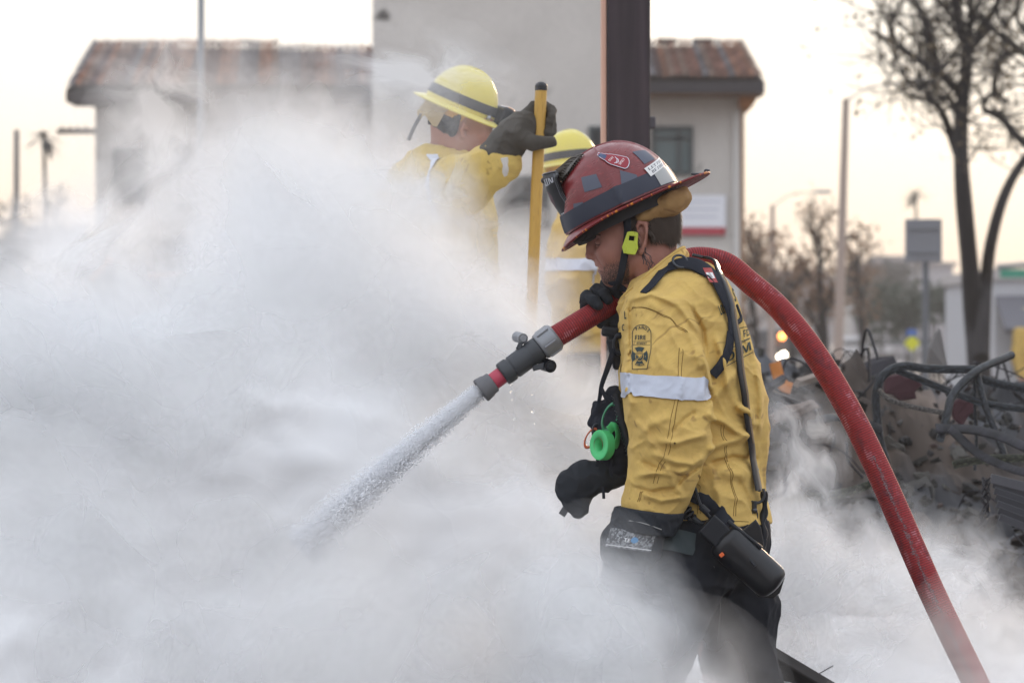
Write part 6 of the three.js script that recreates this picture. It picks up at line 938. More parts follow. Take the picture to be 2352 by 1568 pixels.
{
  // the one behind the captain
  const z = -3.6, Q = (x, y, d = 0) => P(x, y, z + d), t = thing('person', 'firefighter in yellow helmet and jacket, mostly hidden behind the captain', 'person', V(Q(1375, 0).x, 0.1, z));
  const skull = ellipsoid(Q(1312, 392), 0.09, 0.105, 0.078), face = capsule(Q(1300, 410), Q(1298, 440), 0.058, 0.045), neck = capsule(Q(1322, 430), Q(1345, 490), 0.06, 0.065), nose = capsule(Q(1262, 405), Q(1258, 420), 0.01, 0.012), torso = chain([Q(1352, 500), Q(1365, 580), Q(1372, 820)], [0.12, 0.17, 0.16], 0.05), hip = Q(1375, 850), an = [V(Q(1340, 0).x, 0.2, z + 0.12), V(Q(1400, 0).x, 0.2, z - 0.12)];
  const bodyF = (x, y, w) => { let d = smin(skull(x, y, w), face(x, y, w), 0.04); d = smin(d, nose(x, y, w), 0.01); d = smin(d, neck(x, y, w), 0.03); d = smin(d, torso(x, y, w) + 0.03, 0.04); d = smin(d, Math.min(capsule(hip, an[0], 0.08, 0.05)(x, y, w), capsule(hip, an[1], 0.08, 0.05)(x, y, w)), 0.04); return d; };
  part(t, 'body', surface(bodyF, V(0.0, 0.12, z - 0.3), V(0.62, Q(0, 320).y, z + 0.3), 0.012), mat(0.40, 0.21, 0.155, 0.6));
  const arm = chain([Q(1318, 535, 0.14), Q(1304, 640, 0.18), Q(1320, 740, 0.14)], [0.085, 0.08, 0.068], 0.03), arm2 = chain([Q(1400, 535, -0.14), Q(1430, 650, -0.18), Q(1410, 750, -0.1)], [0.085, 0.08, 0.068], 0.03);
  const jf = (x, y, w) => { let d = smin(torso(x, y, w), smin(arm(x, y, w), arm2(x, y, w), 0.02), 0.025); d = smax(d, Q(0, 812).y - y, 0.01); const a = 1 - Math.abs(noise(x * 9 + y * 6 + 3, y * 8 - x * 5, w * 9)) * 2; return (d - 0.010 * Math.max(0, a) * Math.max(0, a)) * 0.85; };
  const jk = part(t, 'jacket', surface(jf, V(-0.05, Q(0, 830).y, z - 0.4), V(0.72, Q(0, 440).y, z + 0.4), 0.012), yellowCloth);
  part(jk, 'reflective_band', drape(jf, (u, v) => { const a = lerp(0, 6.28, u), c = Q(1307, lerp(622, 592, v), 0.17); return V(c.x + Math.cos(a) * 0.1, c.y, c.z + Math.sin(a) * 0.1); }, 0.005, 40, 5), mat(0.6, 0.63, 0.72, 0.45));
  part(jk, 'collar', tube([Q(1300, 470, 0.05), Q(1330, 478, 0.09), Q(1372, 470, 0.03), Q(1368, 465, -0.06)], 0.02, 30, 8), yellowCloth);
  part(t, 'trousers', surface((x, y, w) => smin(chain([Q(1355, 830, 0.07), Q(1340, 1000, 0.1), an[0]], [0.155, 0.12, 0.1])(x, y, w), chain([Q(1390, 830, -0.06), Q(1400, 1000, -0.1), an[1]], [0.155, 0.12, 0.1])(x, y, w), 0.02) - 0.005 * noise(x * 14, y * 14, w * 14), V(-0.1, 0.12, z - 0.35), V(0.75, Q(0, 815).y, z + 0.4), 0.02), darkCloth);
  for (const a of an) part(t, 'boot', surface((x, y, w) => smax(smin(capsule(a.clone().add(V(0, 0.12, 0)), a, 0.085, 0.075)(x, y, w), ellipsoid(V(a.x - 0.09, 0.18, a.z), 0.15, 0.06, 0.06)(x, y, w), 0.04), 0.1 - y, 0.005), V(a.x - 0.3, 0.08, a.z - 0.13), V(a.x + 0.15, 0.45, a.z + 0.13), 0.018), leather);
  brimHelmet(t, Q(1310, 376), V(-0.8, -0.1, -0.55).normalize(), V(-0.1, 1, -0.05).normalize(), 0.112, 0.095, 0.128, 0.032);
}
{
  // far one at the right edge
  const z = -28, Q = (x, y, d = 0) => P(x, y, z + d), t = thing('person', 'far firefighter in yellow jacket and dark trousers at the right edge', 'person', V(Q(2380, 0).x, 0, z)), X = Q(2382, 0).x;
  const torso = chain([V(X, 1.42, z), V(X, 1.2, z), V(X, 0.88, z)], [0.14, 0.19, 0.18], 0.05), arms = [chain([V(X - 0.2, 1.4, z), V(X - 0.25, 1.12, z + 0.05), V(X - 0.2, 0.9, z + 0.1)], [0.08, 0.07, 0.055]), chain([V(X + 0.2, 1.4, z), V(X + 0.25, 1.12, z), V(X + 0.2, 0.9, z + 0.1)], [0.08, 0.07, 0.055])], legs = [chain([V(X - 0.09, 0.9, z), V(X - 0.1, 0.5, z), V(X - 0.1, 0.08, z)], [0.12, 0.09, 0.08]), chain([V(X + 0.09, 0.9, z), V(X + 0.1, 0.5, z), V(X + 0.12, 0.08, z)], [0.12, 0.09, 0.08])], head = ellipsoid(V(X, 1.64, z), 0.085, 0.115, 0.095), neck = capsule(V(X, 1.6, z), V(X, 1.4, z), 0.06, 0.06);
  part(t, 'body', surface((x, y, w) => { let d = smin(head(x, y, w), neck(x, y, w), 0.03); d = smin(d, torso(x, y, w) + 0.03, 0.04); for (const a of [...arms, ...legs]) d = smin(d, a(x, y, w) + 0.02, 0.03); d = Math.min(d, ellipsoid(V(X - 0.19, 0.83, z + 0.12), 0.04, 0.08, 0.05)(x, y, w)); return d; }, V(X - 0.45, 0, z - 0.3), V(X + 0.45, 1.85, z + 0.35), 0.025), mat(0.4, 0.22, 0.16, 0.6));
  part(t, 'jacket', surface((x, y, w) => smax(smin(torso(x, y, w), smin(arms[0](x, y, w), arms[1](x, y, w), 0.02), 0.03), 0.82 - y, 0.01) - 0.01 * noise(x * 12, y * 12, w * 12), V(X - 0.5, 0.75, z - 0.35), V(X + 0.5, 1.7, z + 0.35), 0.025), yellowCloth);
  part(t, 'trousers', surface((x, y, w) => smin(legs[0](x, y, w), legs[1](x, y, w), 0.03), V(X - 0.4, 0, z - 0.3), V(X + 0.4, 1.1, z + 0.3), 0.025), darkCloth);
  brimHelmet(t, V(X, 1.70, z), V(-0.8, 0, 0.6).normalize(), V(0, 1, 0), 0.125, 0.11, 0.13, 0.04);
}

// ---------------------------------------------------------------- the burned lot: rubble heaps and twisted metal
const heap = (x, z) => {
  const far = smoothstep(-z, 0.9, 4.2) * (1 - smoothstep(-z, 8, 13)), right = smoothstep(x, 0.35, 1.3);
  const h = far * lerp(0.34, 1.02, right * smoothstep(-z, 1.6, 4)) * (1 - 0.35 * smoothstep(x, 2.2, 5));
  return h * (0.9 + 0.35 * noise(x * 0.9, z * 0.9, 3)) + (0.02 + 0.34 * far) * fbm(x * 2.4, z * 2.4, 7, 6) + 0.10 * far * Math.abs(noise(x * 7, z * 7, 1)) + 0.09 * far * Math.abs(noise(x * 15, z * 15, 5)) + 0.05 * far * Math.abs(noise(x * 33 + 4, z * 33, 8));
};
{
  const nx = 460, nz = 420, pos = [], idx = [], col = [];
  for (let j = 0; j <= nz; j++) for (let i = 0; i <= nx; i++) {
    const x = -5 + 11.5 * i / nx, z = 1.2 - 14.5 * j / nz, edge = Math.min(1, Math.min(i, nx - i) / 8, Math.min(j, nz - j) / 8), n = fbm(x * 3, z * 3, 9, 4), k = clamp(0.045 + 0.10 * smoothstep(n, -0.05, 0.4) + 0.03 * noise(x * 30, z * 30, 2), 0.015, 0.3), w = smoothstep(noise(x * 1.7, z * 1.7, 12), 0.05, 0.4);
    pos.push(x, heap(x, z) * edge + 0.012 * edge - 0.004, z); col.push(k * lerp(0.96, 1.3, w), k * lerp(0.98, 1.02, w), k * lerp(1.08, 0.85, w));
    if (i < nx && j < nz) { const s = j * (nx + 1) + i; idx.push(s, s + 1, s + nx + 1, s + 1, s + nx + 2, s + nx + 1); }
  }
  const g = new THREE.BufferGeometry(); g.setAttribute('position', new THREE.Float32BufferAttribute(pos, 3)); g.setAttribute('color', new THREE.Float32BufferAttribute(col, 3)); g.setIndex(idx); g.computeVertexNormals(); orient(g);
  const m = shade(new THREE.Mesh(g, mat(1, 1, 1, 0.95, { vertexColors: true }))); m.name = 'rubble'; m.userData = { kind: 'stuff', label: 'heaps of grey ash and burned rubble across the lot', category: 'rubble' }; scene.add(m);
  // loose pieces
  const r = rng(123), shapes = new THREE.BufferGeometry(), N = 5200, piece = (() => { const q = new THREE.IcosahedronGeometry(1, 1), p = q.attributes.position; for (let i = 0; i < p.count; i++) { const x = p.getX(i), y = p.getY(i), z = p.getZ(i), k = 0.75 + 0.5 * noise(Math.round(x * 20) * 0.13, Math.round(y * 20) * 0.13, Math.round(z * 20) * 0.13); p.setXYZ(i, x * k, y * k, z * k); } q.computeVertexNormals(); return q; })();
  const plank = new THREE.BoxGeometry(2, 2, 2), mk = (geo, n, size, name, label) => {
    const o = new THREE.InstancedMesh(geo, mat(1, 1, 1, 0.9), n), q = new THREE.Quaternion(), m4 = new THREE.Matrix4(), c = new THREE.Color();
    for (let i = 0; i < n; i++) {
      const x = r() < 0.68 ? 0.5 + 3.0 * r() : -4 + 8 * r(), z = -1.0 - 8.5 * Math.pow(r(), 1.2), s = size(r); q.setFromEuler(new THREE.Euler(r() * 6.3, r() * 6.3, r() * 6.3));
      o.setMatrixAt(i, m4.compose(V(x, heap(x, z) + s.y * 0.4 * r(), z), q, s)); const k = 0.015 + 0.20 * r() * r() * r(), w = r(); c.setRGB(k * (1.05 + 0.35 * w * (r() < 0.25 ? 1 : 0)), k, k * (1.02 - 0.15 * w)); o.setColorAt(i, c);
    }
    o.name = name; o.userData = { kind: 'stuff', label, category: 'debris' }; shade(o); scene.add(o);
  };
  mk(piece, 9000, (q) => { const s = 0.010 + 0.06 * q() * q() * q(); return V(s * (0.7 + q()), s * (0.5 + 0.6 * q()), s * (0.7 + q())); }, 'rubble_stones', 'countless broken pieces of masonry and ash on the heap');
  mk(piece, 1500, (q) => { const s = 0.015 + 0.045 * q() * q(); return V(s * (0.8 + q()), s * (0.15 + 0.5 * q()), s * (0.6 + q())); }, 'rubble_stones', 'larger broken lumps of masonry on the heap');
  mk(plank, 3400, (q) => V(0.02 + 0.07 * q() * q(), 0.003 + 0.008 * q(), 0.008 + 0.03 * q() * q()), 'debris', 'countless charred slats and flat scraps on the heap');
}
{
  const soot = texture(128, 128, (u, v) => { const k = 0.55 + 0.45 * tiled(u, v, 12, 71) + 0.3 * smoothstep(tiled(u, v, 30, 72), 0.2, 0.5); return [k, k * 0.97, k * 0.95]; }, { srgb: true, ru: 3, rv: 1 }), tubeM = mat(0.05, 0.062, 0.078, 0.55, { metalness: 0.3, map: soot }), ironM = mat(0.042, 0.042, 0.058, 0.6, { metalness: 0.2, map: soot }), pale = mat(0.16, 0.155, 0.15, 0.8, { map: soot });
  const z = -2.0, T = (pts, r, seg = 40) => tube(pts.map((p, i) => P(p[0], p[1], z + (p[2] ?? 0))), r, seg, 10);
  const f = thing('twisted_tube_frame', 'wreck of a dark tubular metal frame, twisted, right of the hose', 'frame wreck', V(P(2180, 0, z).x, heap(P(2180, 0, z).x, z), z));  // bent tubular metal frame among the rubble
  part(f, 'hoop', T([[2052, 1120, 0.05], [2036, 1060, 0.05], [2022, 1010, 0.05], [2015, 950, 0.04], [2013, 901, 0.03], [2024, 869, 0.02], [2049, 848, 0], [2081, 840, -0.02], [2125, 846, -0.05], [2189, 848, -0.05], [2243, 848, -0.05]], 0.0145, 80), tubeM);
  part(f, 'brace', T([[2160, 1010, 0.2], [2176, 955, 0.15], [2186, 913, 0.1], [2233, 860, 0], [2325, 815, -0.25]], 0.0135), tubeM);
  part(f, 'leg', T([[2243, 846, -0.05], [2258, 913, 0], [2290, 996, 0.05], [2318, 1070, 0.1]], 0.012), tubeM);
  part(f, 'rail', T([[2246, 866, -0.08], [2290, 880, -0.1], [2352, 892, -0.1], [2450, 915, -0.1]], 0.0145), tubeM);
  part(f, 'rail', T([[2060, 850, -0.1], [2094, 863, -0.1], [2189, 901, -0.05], [2252, 923, 0], [2352, 939, 0], [2460, 945, 0]], 0.012), tubeM);
  part(f, 'rail', T([[2020, 896, 0.05], [2040, 915, 0.08], [2078, 929, 0.1], [2130, 941, 0.12], [2172, 948, 0.14]], 0.0085), pale);
  part(f, 'rail', T([[2241, 850, -0.05], [2240, 920, -0.1], [2244, 1010, -0.12], [2240, 1080, -0.1]], 0.006), tubeM);
  const zb = -1.8, B = (pts, w, m, name, label, n = V(0, 0.75, 0.66)) => { const t = thing(name, label, 'metal strip', P(pts[1][0], pts[1][1], zb)); part(t, 'strip', strap(null, pts.map((p) => P(p[0], p[1], zb + (p[2] ?? 0))), w, 0.008, 0, 50, n), m); return t; };
  B([[1838, 1018, 0.1], [1848, 998, 0.08], [1872, 974, 0.05], [1905, 961, 0.0], [1940, 962, -0.05], [1985, 972, -0.1], [2024, 986, -0.12]], 0.034, ironM, 'bent_strip', 'wide curved dark metal band behind the middle of the hose');
  B([[2150, 985, 0], [2173, 986, 0], [2239, 989, 0.05], [2303, 1005, 0.1], [2352, 1027, 0.15], [2440, 1065, 0.2]], 0.04, ironM, 'bent_strip', 'dark flat metal band sagging to the right edge');
  B([[2180, 985, 0.05], [2198, 1000, 0.05], [2246, 1042, 0.1], [2303, 1070, 0.15], [2352, 1086, 0.2], [2440, 1100, 0.2]], 0.032, ironM, 'bent_strip', 'lower of the two dark curved metal bands at the right edge');
  const pipe = (name, label, pts, r, m, zz) => { const t = thing(name, label, 'pipe', P(pts[1][0], pts[1][1], zz)); part(t, 'pipe', tube(pts.map((p) => P(p[0], p[1], zz + (p[2] ?? 0))), r, 40, 10), m); };
  const olive = mat(0.075, 0.085, 0.055, 0.8, { map: soot });
  pipe('old_pipe', 'olive green pipe lying in the rubble at the right edge', [[2190, 1068], [2214, 1062], [2284, 1053], [2352, 1052], [2460, 1050]], 0.014, olive, -1.9);
  pipe('old_pipe', 'olive green pipe lying behind the lower hose', [[1800, 1150], [1831, 1145], [1904, 1138], [1960, 1126], [2010, 1108]], 0.014, olive, -1.7);
  const mz = -1.4, wires = thing('wire_tangle', 'tangle of burned dark wires hanging above the smoke at the right', 'wire', P(2262, 1140, mz)), r = rng(8);
  for (let k = 0; k < 7; k++) { const pts = []; for (let i = 0; i < 8; i++) pts.push(P(2268 - 1.2 * i + (r() - 0.5) * 22, 1092 + i * 17 + r() * 8, mz + (r() - 0.5) * 0.06)); part(wires, 'wire', tube(pts, 0.0028, 50, 5), ironM); }
  // corrugated dark panel in the corner
  const pz = -1.5, pn = thing('rolling_shutter', 'dark charred corrugated shutter lying at the right edge', 'shutter', P(2340, 1140, pz));
  for (let k = 0; k < 6; k++) { const a = P(2282 + 3 * k, 1112 + 15 * k, pz + 0.05 * k), b = P(2440, 1160 + 17 * k, pz + 0.05 * k); part(pn, 'slat', bar(a, b, 0.022, 0.012), mat(0.02 + 0.012 * (k % 2), 0.021 + 0.012 * (k % 2), 0.027 + 0.014 * (k % 2), 0.6)); }
  part(pn, 'rim', bar(P(2276, 1098, pz), P(2440, 1140, pz), 0.03, 0.02), mat(0.07, 0.07, 0.08, 0.7));
  const sheetAt = (name, label, pts, zz, m) => { const t = thing(name, label, 'scrap', P(pts[0][0], pts[0][1], zz)), s = new THREE.Shape(pts.map(([x, y]) => { const p = P(x, y, zz); return new THREE.Vector2(p.x, p.y); })); const g = new THREE.ExtrudeGeometry(s, { depth: 0.03, bevelEnabled: true, bevelSize: 0.006, bevelThickness: 0.006, bevelSegments: 1, curveSegments: 4 }).translate(0, 0, zz); const p = g.attributes.position; for (let i = 0; i < p.count; i++) p.setZ(i, p.getZ(i) + 0.12 * noise(p.getX(i) * 4, p.getY(i) * 5, zz)); g.computeVertexNormals(); part(t, 'sheet', g, m); };
  const wine = mat(0.045, 0.018, 0.022, 0.95), black = mat(0.025, 0.023, 0.028, 0.85);
  sheetAt('red_scrap', 'dark red scorched scrap inside the metal hoop', [[2032, 868], [2062, 862], [2080, 871], [2104, 868], [2112, 884], [2096, 898], [2100, 912], [2066, 916], [2050, 902], [2030, 899]], -2.6, wine);
  sheetAt('red_scrap', 'dark red scorched scrap under the metal brace', [[2184, 932], [2200, 918], [2214, 924], [2228, 916], [2234, 938], [2216, 952], [2206, 974], [2192, 958]], -2.5, wine);
  sheetAt('charred_sheet', 'black crumpled sheet on top of the heap behind the hose', [[1925, 855], [1975, 845], [2010, 825], [2050, 820], [2060, 842], [2040, 880], [2015, 890], [1995, 862], [1930, 872]], -5, black);
  sheetAt('burned_stump', 'grey ragged burned stump standing on the heap', [[2126, 850], [2136, 800], [2152, 765], [2160, 758], [2166, 800], [2176, 850]], -5.5, mat(0.16, 0.15, 0.145, 0.95));
  sheetAt('ash_slab', 'pale ash covered slab leaning in the heap left of the hoop', [[1770, 955], [1800, 936], [1838, 930], [1866, 922], [1880, 934], [1850, 944], [1830, 958], [1790, 962], [1776, 972]], -3.0, mat(0.20, 0.165, 0.145, 0.95));
  const oz = -3.4, orange = thing('orange_strip', 'bent orange rusty strip on the heap under the headlights', 'scrap', P(1795, 860, oz)); part(orange, 'strip', strap(null, [[1779, 832], [1784, 852], [1790, 872], [1802, 888], [1818, 893]].map(([x, y]) => P(x, y, oz)), 0.045, 0.012, 0, 30, V(0.3, 0.2, 1)), mat(0.50, 0.19, 0.05, 0.8));
  // thin bent rods and wires all over the heap
  { const q = rng(61), rods = []; for (let k = 0; k < 170; k++) { const x = 0.5 + 2.6 * q(), zz = -1.2 - 5 * q(), y = heap(x, zz) + 0.02, a = q() * 6.28, L = 0.08 + 0.32 * q(), lift = q() * 0.25, c = V(x, y, zz), d = V(Math.cos(a), lift, Math.sin(a) * 0.6); rods.push(tube([0, 0.35, 0.7, 1].map((t) => c.clone().addScaledVector(d, L * t).add(V(0.05 * (q() - 0.5), (0.05 + 0.12 * q()) * Math.sin(t * 3.1), 0.05 * (q() - 0.5)))), 0.0025 + 0.006 * q() * q(), 14, 5)); }
    const g = mergeGeometries(rods.map(plain)), m = shade(new THREE.Mesh(g, ironM)); m.name = 'rods'; m.userData = { kind: 'stuff', label: 'many thin bent rods and wires sticking out of the heap', category: 'debris' }; scene.add(m); }
  // charred sticks across the heap
  [[1700, 930, 1800, 870], [1760, 900, 1850, 935], [1830, 880, 1925, 850], [1745, 1050, 1850, 1005], [1880, 1060, 1960, 1010], [2070, 1000, 2160, 1030], [1900, 905, 1990, 925]].forEach(([x0, y0, x1, y1], i) => { const zz = -2.6 - 0.35 * i, t = thing('charred_stick', ['long charred stick leaning left on the heap', 'short charred stick under the orange strip', 'charred stick pointing at the hose', 'charred stick low beside the captain\'s back', 'charred stick below the curved metal band', 'charred stick under the red scrap', 'pale charred stick left of the hoop'][i], 'stick', P((x0 + x1) / 2, (y0 + y1) / 2, zz)); part(t, 'wood', bar(P(x0, y0, zz), P(x1, y1, zz - 0.3), 0.022, 0.03), i % 3 === 2 ? mat(0.24, 0.2, 0.17, 0.9) : black); });
  // what is left of a burned wall far left in the smoke
  const fz = -5.2, fr = thing('burned_wall', 'remains of a charred stud wall with two orange scorched planks at the left', 'wall', V(P(300, 0, fz).x, 0, fz));
  for (const [x, top, lean] of [[205, 640, 12], [262, 600, -8], [345, 612, 6], [420, 596, 10]]) part(fr, 'stud', bar(V(P(x, 0, fz).x, 0, fz), P(x + lean, top, fz), 0.05, 0.09), black);
  part(fr, 'beam', bar(P(190, 705, fz + 0.07), P(440, 668, fz + 0.07), 0.05, 0.09), black);
  part(fr, 'plank', bar(P(208, 646, fz + 0.08), P(254, 594, fz + 0.08), 0.024, 0.05), mat(0.55, 0.27, 0.13, 0.9)); part(fr, 'plank', bar(P(338, 634, fz + 0.08), P(428, 628, fz + 0.08), 0.024, 0.055), mat(0.55, 0.27, 0.13, 0.9));
  // the board and the wire near the captain's feet
  const bz = -0.45, bd = thing('broken_board', 'grey broken board leaning in the smoke under the holster', 'board', P(1820, 1545, bz));
  part(bd, 'wood', bar(P(1750, 1500, bz), P(1985, 1640, bz + 0.05), 0.048, 0.085), mat(0.3, 0.29, 0.28, 0.9, { map: bark }));
  part(bd, 'splinter', [bar(P(1744, 1512, bz + 0.02), P(1741, 1548, bz + 0.02), 0.004, 0.004), bar(P(1880, 1548, bz), P(1915, 1528, bz), 0.003, 0.003)], mat(0.12, 0.12, 0.12, 0.9));
  const wz = 0.34, w = thing('loose_wire', 'thin pale wire curving through the smoke before the legs', 'wire', P(1370, 1448, wz)); part(w, 'wire', tube([P(1290, 1434, wz), P(1330, 1432, wz), P(1372, 1448, wz), P(1414, 1468, wz)], 0.0022, 30, 6), mat(0.7, 0.7, 0.7, 0.6));
}

// ---------------------------------------------------------------- smoke: thousands of thin curled wisps spread through its volume
// how thick a wisp is at x, y of its sheet (-1..1), and the curled sheet itself, cut where there is nothing
const wispAt = (seed, fine) => (x, y) => {
  const r = Math.hypot(x, y), edge = smoothstep(1 - r + (0.12 + 0.16 * fine) * fbm(x * 2 + seed, y * 2, 1.5, 3), 0.02, 0.95 - 0.15 * fine);
  if (edge <= 0) return 0;
  const wx = fbm(x * 1.3 + seed, y * 1.3, 3, 3), wy = fbm(x * 1.3, y * 1.3 + seed, 9, 3);
  return clamp(edge * (lerp(0.78, 0.50, fine) + lerp(0.75, 1.5, fine) * fbm((x + wx) * lerp(1.3, 2, fine) + seed * 3.1, (y + wy) * lerp(1.3, 2, fine), seed, fine > 0.5 ? 5 : 3)), 0, 1);
};
const wispShape = (seed, f) => {
  const N = 26, pos = [], uv = [], idx = [], on_ = [];
  for (let j = 0; j <= N; j++) for (let i = 0; i <= N; i++) { const x = i / N * 2 - 1, y = j / N * 2 - 1; pos.push(x, y, 0.22 * (x * x + y * y) + 0.28 * noise(x * 1.0 + seed, y * 1.0, seed)); uv.push(i / N, j / N); }
  for (let j = 0; j < N; j++) for (let i = 0; i < N; i++) { let most = 0; for (let b = 0; b <= 4; b++) for (let a = 0; a <= 4; a++) most = Math.max(most, f((i + a / 4) / N * 2 - 1, (j + b / 4) / N * 2 - 1)); if (most < 0.05) continue; const s = j * (N + 1) + i; idx.push(s, s + 1, s + N + 1, s + 1, s + N + 2, s + N + 1); }
  const g = new THREE.BufferGeometry(); g.setAttribute('position', new THREE.Float32BufferAttribute(pos, 3)); g.setAttribute('uv', new THREE.Float32BufferAttribute(uv, 2)); g.setIndex(idx); g.computeVertexNormals(); return g;
};
const wispMap = (f) => texture(512, 512, (u, v) => { const a = f(u * 2 - 1, v * 2 - 1); return a < 0.05 ? 0 : a; }, { clampEdge: true });
function smoke(name, label, seed, fine, count, opacity, place, tint = [0.90, 0.905, 0.91]) {
  const f = wispAt(seed * 3.3, fine);
  const m = new THREE.MeshPhysicalMaterial({ color: rgb(...tint), roughness: 1, transmission: 0.5, thickness: 0, specularIntensity: 0, transparent: true, opacity, alphaMap: wispMap(f), side: THREE.DoubleSide });
  const r = rng(seed * 977 + 5), at = [], q = new THREE.Quaternion(), e = new THREE.Euler(), mx = new THREE.Matrix4();
  let tries = 0;
  while (at.length < count && tries++ < count * 200) {
    const s = place(r); if (!s) continue;
    e.set((r() - 0.5) * 1.5 + (r() < 0.5 ? Math.PI : 0), (r() - 0.5) * 1.5, r() * 6.28, 'YXZ'); q.setFromEuler(e);
    const k = s.r * (0.75 + 0.5 * r());
    at.push(mx.compose(s.p, q, V(k * (0.75 + 0.5 * r()), k * (0.75 + 0.5 * r()), k)).clone());
  }
  const o = new THREE.InstancedMesh(wispShape(seed * 3.3, f), m, at.length); at.forEach((a, i) => o.setMatrixAt(i, a));
  o.name = numbered(name); o.userData = { label, category: 'smoke', kind: 'stuff' }; shade(o); scene.add(o); return o;
}
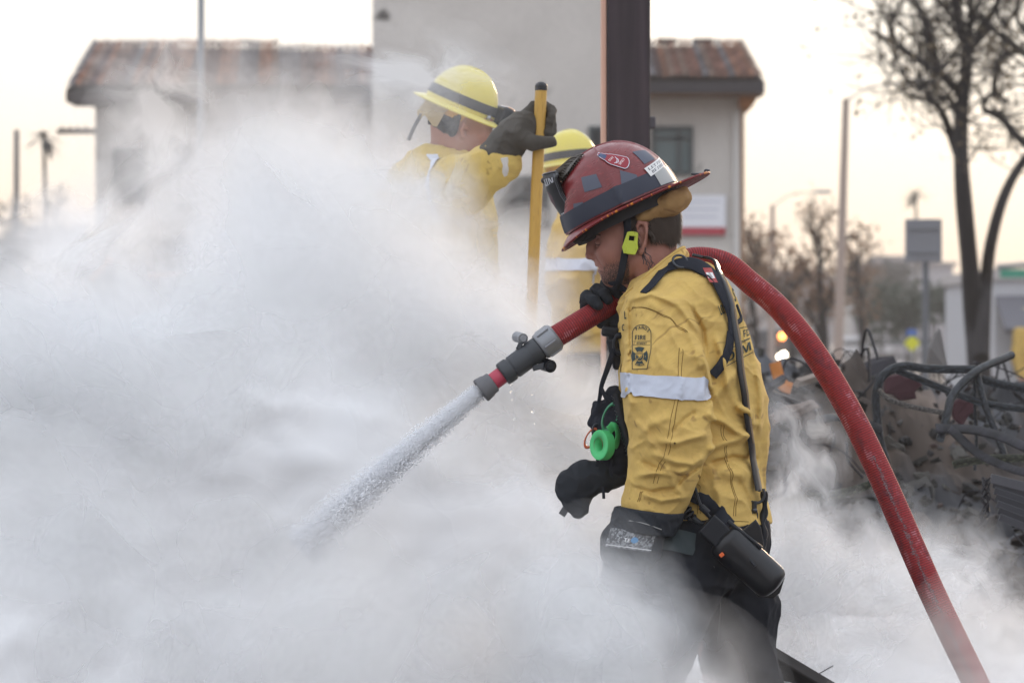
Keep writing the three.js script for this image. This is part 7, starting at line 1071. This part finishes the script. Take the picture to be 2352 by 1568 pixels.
// height of the smoke's upper edge, as photo pixels along the picture's width
const curveOf = (pts) => (x) => { if (x <= pts[0][0]) return pts[0][1]; for (let i = 1; i < pts.length; i++) if (x < pts[i][0]) return lerp(pts[i - 1][1], pts[i][1], (x - pts[i - 1][0]) / (pts[i][0] - pts[i - 1][0])); return pts[pts.length - 1][1]; };
const pix = (p) => [1176 + p.x * F / (CAM_Z - p.z), 784 - (p.y - CAM_Y) * F / (CAM_Z - p.z)];
const ragged = (p, s, seed, n = 4) => fbm(p.x * s + seed, p.y * s - seed, p.z * s, n);
{
  // the dense heart of the bank: billows with a surface of their own, wrapped in wisps
  const heart = curveOf([[-500, 800], [0, 790], [180, 810], [330, 770], [430, 730], [560, 640], [700, 560], [820, 570], [920, 620], [1020, 690], [1120, 760], [1210, 880], [1290, 1060], [1400, 1270], [1560, 1500], [1700, 1500], [1800, 1450], [1900, 1420], [2050, 1440], [2250, 1490], [2352, 1520], [2800, 1560]]);
  const billow = (x, y, z) => {
    const [px] = pix2(x, y, z), H = P(px, heart(px), z).y, d = smax(y - H, smax((z + 0.22 + 0.72 * y + 0.15 * smoothstep(px, 1050, 1350)) * 0.81, -z - 2.6, 0.3), 0.55);
    return d * 0.8 - 0.20 * fbm(x * 1.0 + 4, y * 1.0, z * 1.0, 2) - 0.07 * fbm(x * 2.6, y * 2.6, z * 2.6 + 2, 3);
  };
  const core = shade(new THREE.Mesh(orient(surface(billow, V(-2.6, -0.02, -3.0), V(2.9, 2.0, -0.2), 0.03)), mat(0.82, 0.82, 0.825, 1, { specularIntensity: 0 })));
  core.name = numbered('smoke'); core.userData = { label: 'densest billows of white smoke behind the water jet', category: 'smoke', kind: 'stuff' }; scene.add(core);

  const top = curveOf([[-300, 660], [0, 660], [150, 720], [300, 690], [430, 640], [560, 500], [680, 380], [800, 370], [900, 460], [1000, 560], [1120, 620], [1220, 720], [1300, 830], [1400, 1030], [1600, 1240], [1760, 1160], [1850, 1110], [1960, 1230], [2100, 1230], [2250, 1270], [2352, 1370], [2700, 1400]]);
  const spot = (r, x0, x1, y0, y1, z) => { const w = (CAM_Z - z) / F; return V((lerp(x0, x1, r()) - 1176) * w, CAM_Y + (784 - lerp(y0, y1, r())) * w, z); };
  const clearOf = (px, py) => Math.hypot((px - 1145) / 190, (py - 270) / 170) < 1;     // the raised glove and the helmet stand clear of the smoke
  smoke('smoke', 'soft white smoke bank filling the ground left of the captain', 1, 0.15, 56, 0.8, (r) => {
    const px0 = -150 + 1700 * r(), z = px0 < 900 ? -0.02 - 0.4 * r() : -0.38 - 0.15 * r(), w = (CAM_Z - z) / F, p = V((px0 - 1176) * w, CAM_Y + (784 - (200 + 1300 * r())) * w, z), [px, py] = pix(p);
    const lift = py - top(px) + ragged(p, 2.0, 7, 4) * 300;
    if (lift > 330 || r() > smoothstep(lift, 20, 160)) return null;
    return { p, r: (0.2 + 0.22 * r()) * (px > 1100 ? 0.72 : 1) };
  });
  smoke('smoke', 'torn curls of white smoke along the upper edge of the bank', 4, 0.7, 64, 0.72, (r) => {
    const z = -0.6 - 1.0 * r(), p = spot(r, -200, 1500, 100, 1300, z), [px, py] = pix(p), lift = py - top(px) + ragged(p, 2.2, 9, 5) * 420;
    if ((clearOf(px, py) && z > -1.9) || lift < -60 || lift > 260 || r() > smoothstep(lift, -60, 120) * (0.7 + 1.5 * ragged(p, 3, 21, 3))) return null;
    return { p, r: 0.15 + 0.22 * r() };
  });
  smoke('smoke', 'grey white curls of smoke in front of the burned metal at the right', 5, 0.9, 60, 0.6, (r) => {
    const z = -0.6 - 0.4 * r(), p = spot(r, 1720, 2500, 950, 1600, z), [px, py] = pix(p), lift = py - top(px) + ragged(p, 2.6, 13, 5) * 420;
    if (lift > 330 || r() > smoothstep(lift, -60, 200) * (0.6 + 1.5 * ragged(p, 3.4, 2, 3))) return null;
    return { p, r: 0.12 + 0.2 * r() };
  });
  // thin veil drifting over the second firefighter and the building
  const veil = curveOf([[-300, 560], [150, 460], [330, 310], [520, 235], [680, 215], [860, 205], [940, 170], [1000, 150], [1080, 420], [1200, 480], [1330, 700], [1400, 2000], [2400, 2000]]);
  smoke('smoke', 'thin torn smoke veil drifting up over the left roof and the raised arm', 2, 0.7, 52, 0.58, (r) => {
    const z = -0.95 - 2.2 * r(), p = spot(r, -150, 1400, 60, 820, z), [px, py] = pix(p), lift = py - veil(px) + ragged(p, 1.9, 3, 5) * 420;
    if (r() > smoothstep(lift, -20, 240) * (0.6 + 2.2 * ragged(p, 2.2, 11, 4))) return null;
    return { p, r: 0.2 + 0.3 * r() };
  });
  // low smoke in front of the captain's legs and the hose foot
  const low = curveOf([[-300, 1000], [200, 1060], [500, 1190], [700, 1260], [850, 1320], [1000, 1320], [1200, 1280], [1330, 1310], [1450, 1370], [1560, 1520], [1680, 1560], [1800, 1500], [2000, 1430], [2352, 1580]]);
  smoke('smoke', 'low smoke rolling in front of the captain\'s legs', 3, 0.2, 24, 0.75, (r) => {
    const left = r() < 0.35, z = left ? 0.32 + 0.3 * r() : 0.68 + 0.5 * r(), p = left ? spot(r, -100, 900, 950, 1650, z) : spot(r, 700, 2450, 1000, 1650, z), [px, py] = pix(p), lift = py - low(px) + ragged(p, 2.0, 17, 4) * 330;
    if (r() > smoothstep(lift, -20, 220)) return null;
    return { p, r: 0.18 + 0.24 * r() };
  });
  smoke('smoke', 'soft smoke hiding the captain\'s trousers from the thigh down', 6, 0.2, 22, 0.66, (r) => {
    const z = 0.6 + 0.4 * r(), p = spot(r, 1180, 1780, 1330, 1660, z), [px, py] = pix(p);
    if ((px > 1470 && py < 1610) || py < lerp(1345, 1530, smoothstep(px, 1430, 1600)) + 60 * noise(px * 0.01, py * 0.01, 3)) return null;
    return { p, r: 0.13 + 0.14 * r() };
  });
}
renderer.render(scene, camera);
